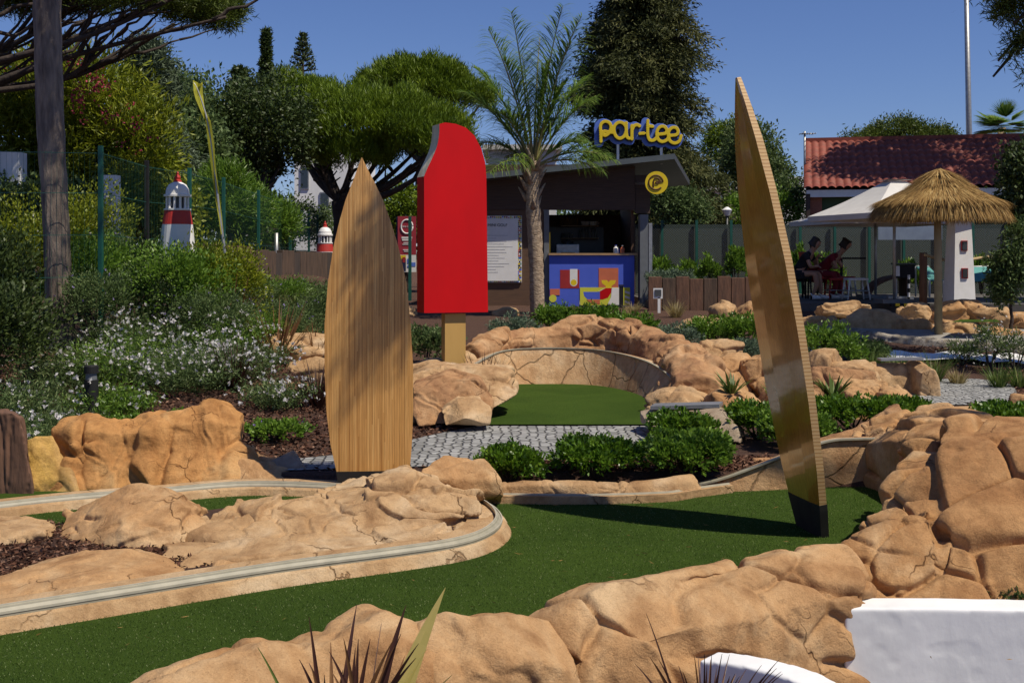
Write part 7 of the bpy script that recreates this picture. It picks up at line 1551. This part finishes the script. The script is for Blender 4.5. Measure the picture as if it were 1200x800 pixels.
def seated(label, px, Y, zfoot, face, top, legs, shoes, lean, trousers=False, scale=1.0, seat=.50):
    """face = +1 looks right, -1 looks left; built in its own axes (f forward, s side)"""
    x = P(px, 0, Y)[0]; t = thing('person', label, 'person', (x, Y, zfoot)); f = np.array([face * .86, -.5, 0]); f /= np.linalg.norm(f); s = np.array([-f[1], f[0], 0]); S_ = scale
    def W_(a, b, c_): return tuple(np.array([x, Y, zfoot]) + (f * a + s * b) * S_ + np.array([0, 0, c_ * S_]))
    hip = seat + .06; ch = (.10 + lean * .35, hip + .36); nk = (.14 + lean * .52, hip + .50); hd = (.19 + lean * .62, hip + .64)
    J = [(W_(0, 0, hip), .13), (W_(.05 + lean * .15, 0, hip + .18), .115), (W_(ch[0], 0, ch[1]), .13), (W_(nk[0], 0, nk[1]), .055), (W_(hd[0], 0, hd[1]), (.082, .092)), (W_(hd[0] + .01, 0, hd[1] + .10), (.07, .08))]
    E = [(0, 1), (1, 2), (2, 3), (3, 4), (4, 5)]
    for sg_ in (-1, 1):
        n = len(J); J += [(W_(.02, sg_ * .10, hip), .085), (W_(.42, sg_ * .14, hip + .03), .06), (W_(.46, sg_ * .13, .30), .05), (W_(.42 + .05 * sg_, sg_ * .13, .08), .034), (W_(.56 + .05 * sg_, sg_ * .14, .035), .032)]; E += [(0, n), (n, n + 1), (n + 1, n + 2), (n + 2, n + 3), (n + 3, n + 4)]
        n = len(J); J += [(W_(ch[0] + .02, sg_ * .19, ch[1] + .05), .05), (W_(ch[0] + .14, sg_ * .24, ch[1] - .20), .04), (W_(.38, sg_ * .12, hip + .16 + (.2 if sg_ > 0 else 0)), .028), (W_(.44, sg_ * .09, hip + .18 + (.22 if sg_ > 0 else 0)), .030)]; E += [(2, n), (n, n + 1), (n + 1, n + 2), (n + 2, n + 3)]
        for q in range(4):
            m_ = len(J); J += [(W_(.50, sg_ * (.06 + .022 * q), hip + .17 + (.22 if sg_ > 0 else 0)), .0095), (W_(.53, sg_ * (.06 + .02 * q), hip + .14 + (.22 if sg_ > 0 else 0)), .008)]; E += [(n + 3, m_), (m_, m_ + 1)]
        m_ = len(J); J += [(W_(.46, sg_ * .04, hip + .21 + (.22 if sg_ > 0 else 0)), .010)]; E += [(n + 3, m_)]
    J += [(W_(hd[0] + .105, 0, hd[1] + .03), .018)]; E += [(4, len(J) - 1)]
    body = skin_chain('body', J, E, 'skin', t)
    g = .016; T = [(j[0], (j[1] if not hasattr(j[1], '__len__') else j[1][0]) + g) for j in J]
    sh_j = [T[0], T[1], T[2], (W_(nk[0] - .01, 0, nk[1] - .03), .06), T[11], T[12], T[6 + 9 + 8 + 1 + 0] if False else T[11]]
    a1 = 11; a2 = 11 + 4 + 8 + 1 + 5
    js = [T[0], T[1], T[2], (W_(nk[0] - .01, 0, nk[1] - .04), .062), T[a1], (tuple((np.array(T[a1][0]) + np.array(T[a1 + 1][0])) / 2), .058), T[a2], (tuple((np.array(T[a2][0]) + np.array(T[a2 + 1][0])) / 2), .058)]
    skin_chain('shirt', js, [(0, 1), (1, 2), (2, 3), (2, 4), (4, 5), (2, 6), (6, 7)], top, t)
    b1 = 6; b2 = 6 + 5 + 4 + 8 + 1
    if trousers: jl = [(T[0][0], .15)] + [T[b1 + k] for k in range(4)] + [T[b2 + k] for k in range(4)]; skin_chain('trousers', jl, [(0, 1), (1, 2), (2, 3), (3, 4), (0, 5), (5, 6), (6, 7), (7, 8)], legs, t)
    else:
        mid = lambda a, b_, u: tuple(np.array(a) * (1 - u) + np.array(b_) * u); jl = [(T[0][0], .15), T[b1], (mid(T[b1][0], T[b1 + 1][0], .6), .085), T[b2], (mid(T[b2][0], T[b2 + 1][0], .6), .085)]; skin_chain('shorts', jl, [(0, 1), (1, 2), (0, 3), (3, 4)], legs, t)
    for k_, sg_ in enumerate((-1, 1)): skin_chain('shoe', [(W_(.38 + .05 * sg_, sg_ * .13, .05), .05), (W_(.48 + .05 * sg_, sg_ * .135, .045), .05), (W_(.60 + .05 * sg_, sg_ * .14, .035), .035), (W_(.41 + .05 * sg_, sg_ * .13, .12), .043)], [(0, 1), (1, 2), (0, 3)], shoes, t)
    skin_chain('hair', [(W_(hd[0] - .03, 0, hd[1] + .05), .092), (W_(hd[0] + .02, 0, hd[1] + .13), .075), (W_(hd[0] - .08, 0, hd[1] - .02), .06), (W_(hd[0] - .09, 0, hd[1] - .14), .04)], [(0, 1), (0, 2), (2, 3)], 'hair', t)
    mb = MB(); 
    for sg_ in (-1, 1): mb.box(W_(hd[0] + .088, sg_ * .032, hd[1] + .045), (.014, .014, .010))
    mb.box(W_(hd[0] + .088, 0, hd[1] - .035), (.02, .04, .008), rz=math.atan2(s[1], s[0])); mb.build('facial_features', M['hair'], body)
    return t
def low_chair(label, px, Y, m, g):
    x = P(px, 0, Y)[0]; t = thing('chair', label, 'chair', (x, Y, .72), g); MB().box((x, Y, .72 + .44), (.5, .5, .06)).build('seat', M[m], t, bevel=.01); MB().box((x - .25, Y + .1, .72 + .72), (.05, .46, .5), ry=-.15).build('backrest', M[m], t, bevel=.01)
    for sx in (-1, 1):
        for sy in (-1, 1): MB().tube([(x + sx * .22, Y + sy * .22, .72 + .42), (x + sx * .24, Y + sy * .24, .72)], .018, 6).build('leg', M['black'], t)
low_chair('dark chair carrying the person in black', 934, 24.6, 'black', None); low_chair('red chair under the person in red', 957, 24.9, 'redpaint', None)
seated('person in a black top, shorts and white shoes, seated hand at chin', 934, 24.6, .72, 1, 'black_cloth', 'black_cloth', 'white', .35, False, .98, .45)
seated('person in dark red clothes leaning forward, seated right of the person in black', 957, 24.9, .72, 1, 'red_cloth', 'red_cloth', 'white', .75, True, .95, .45)
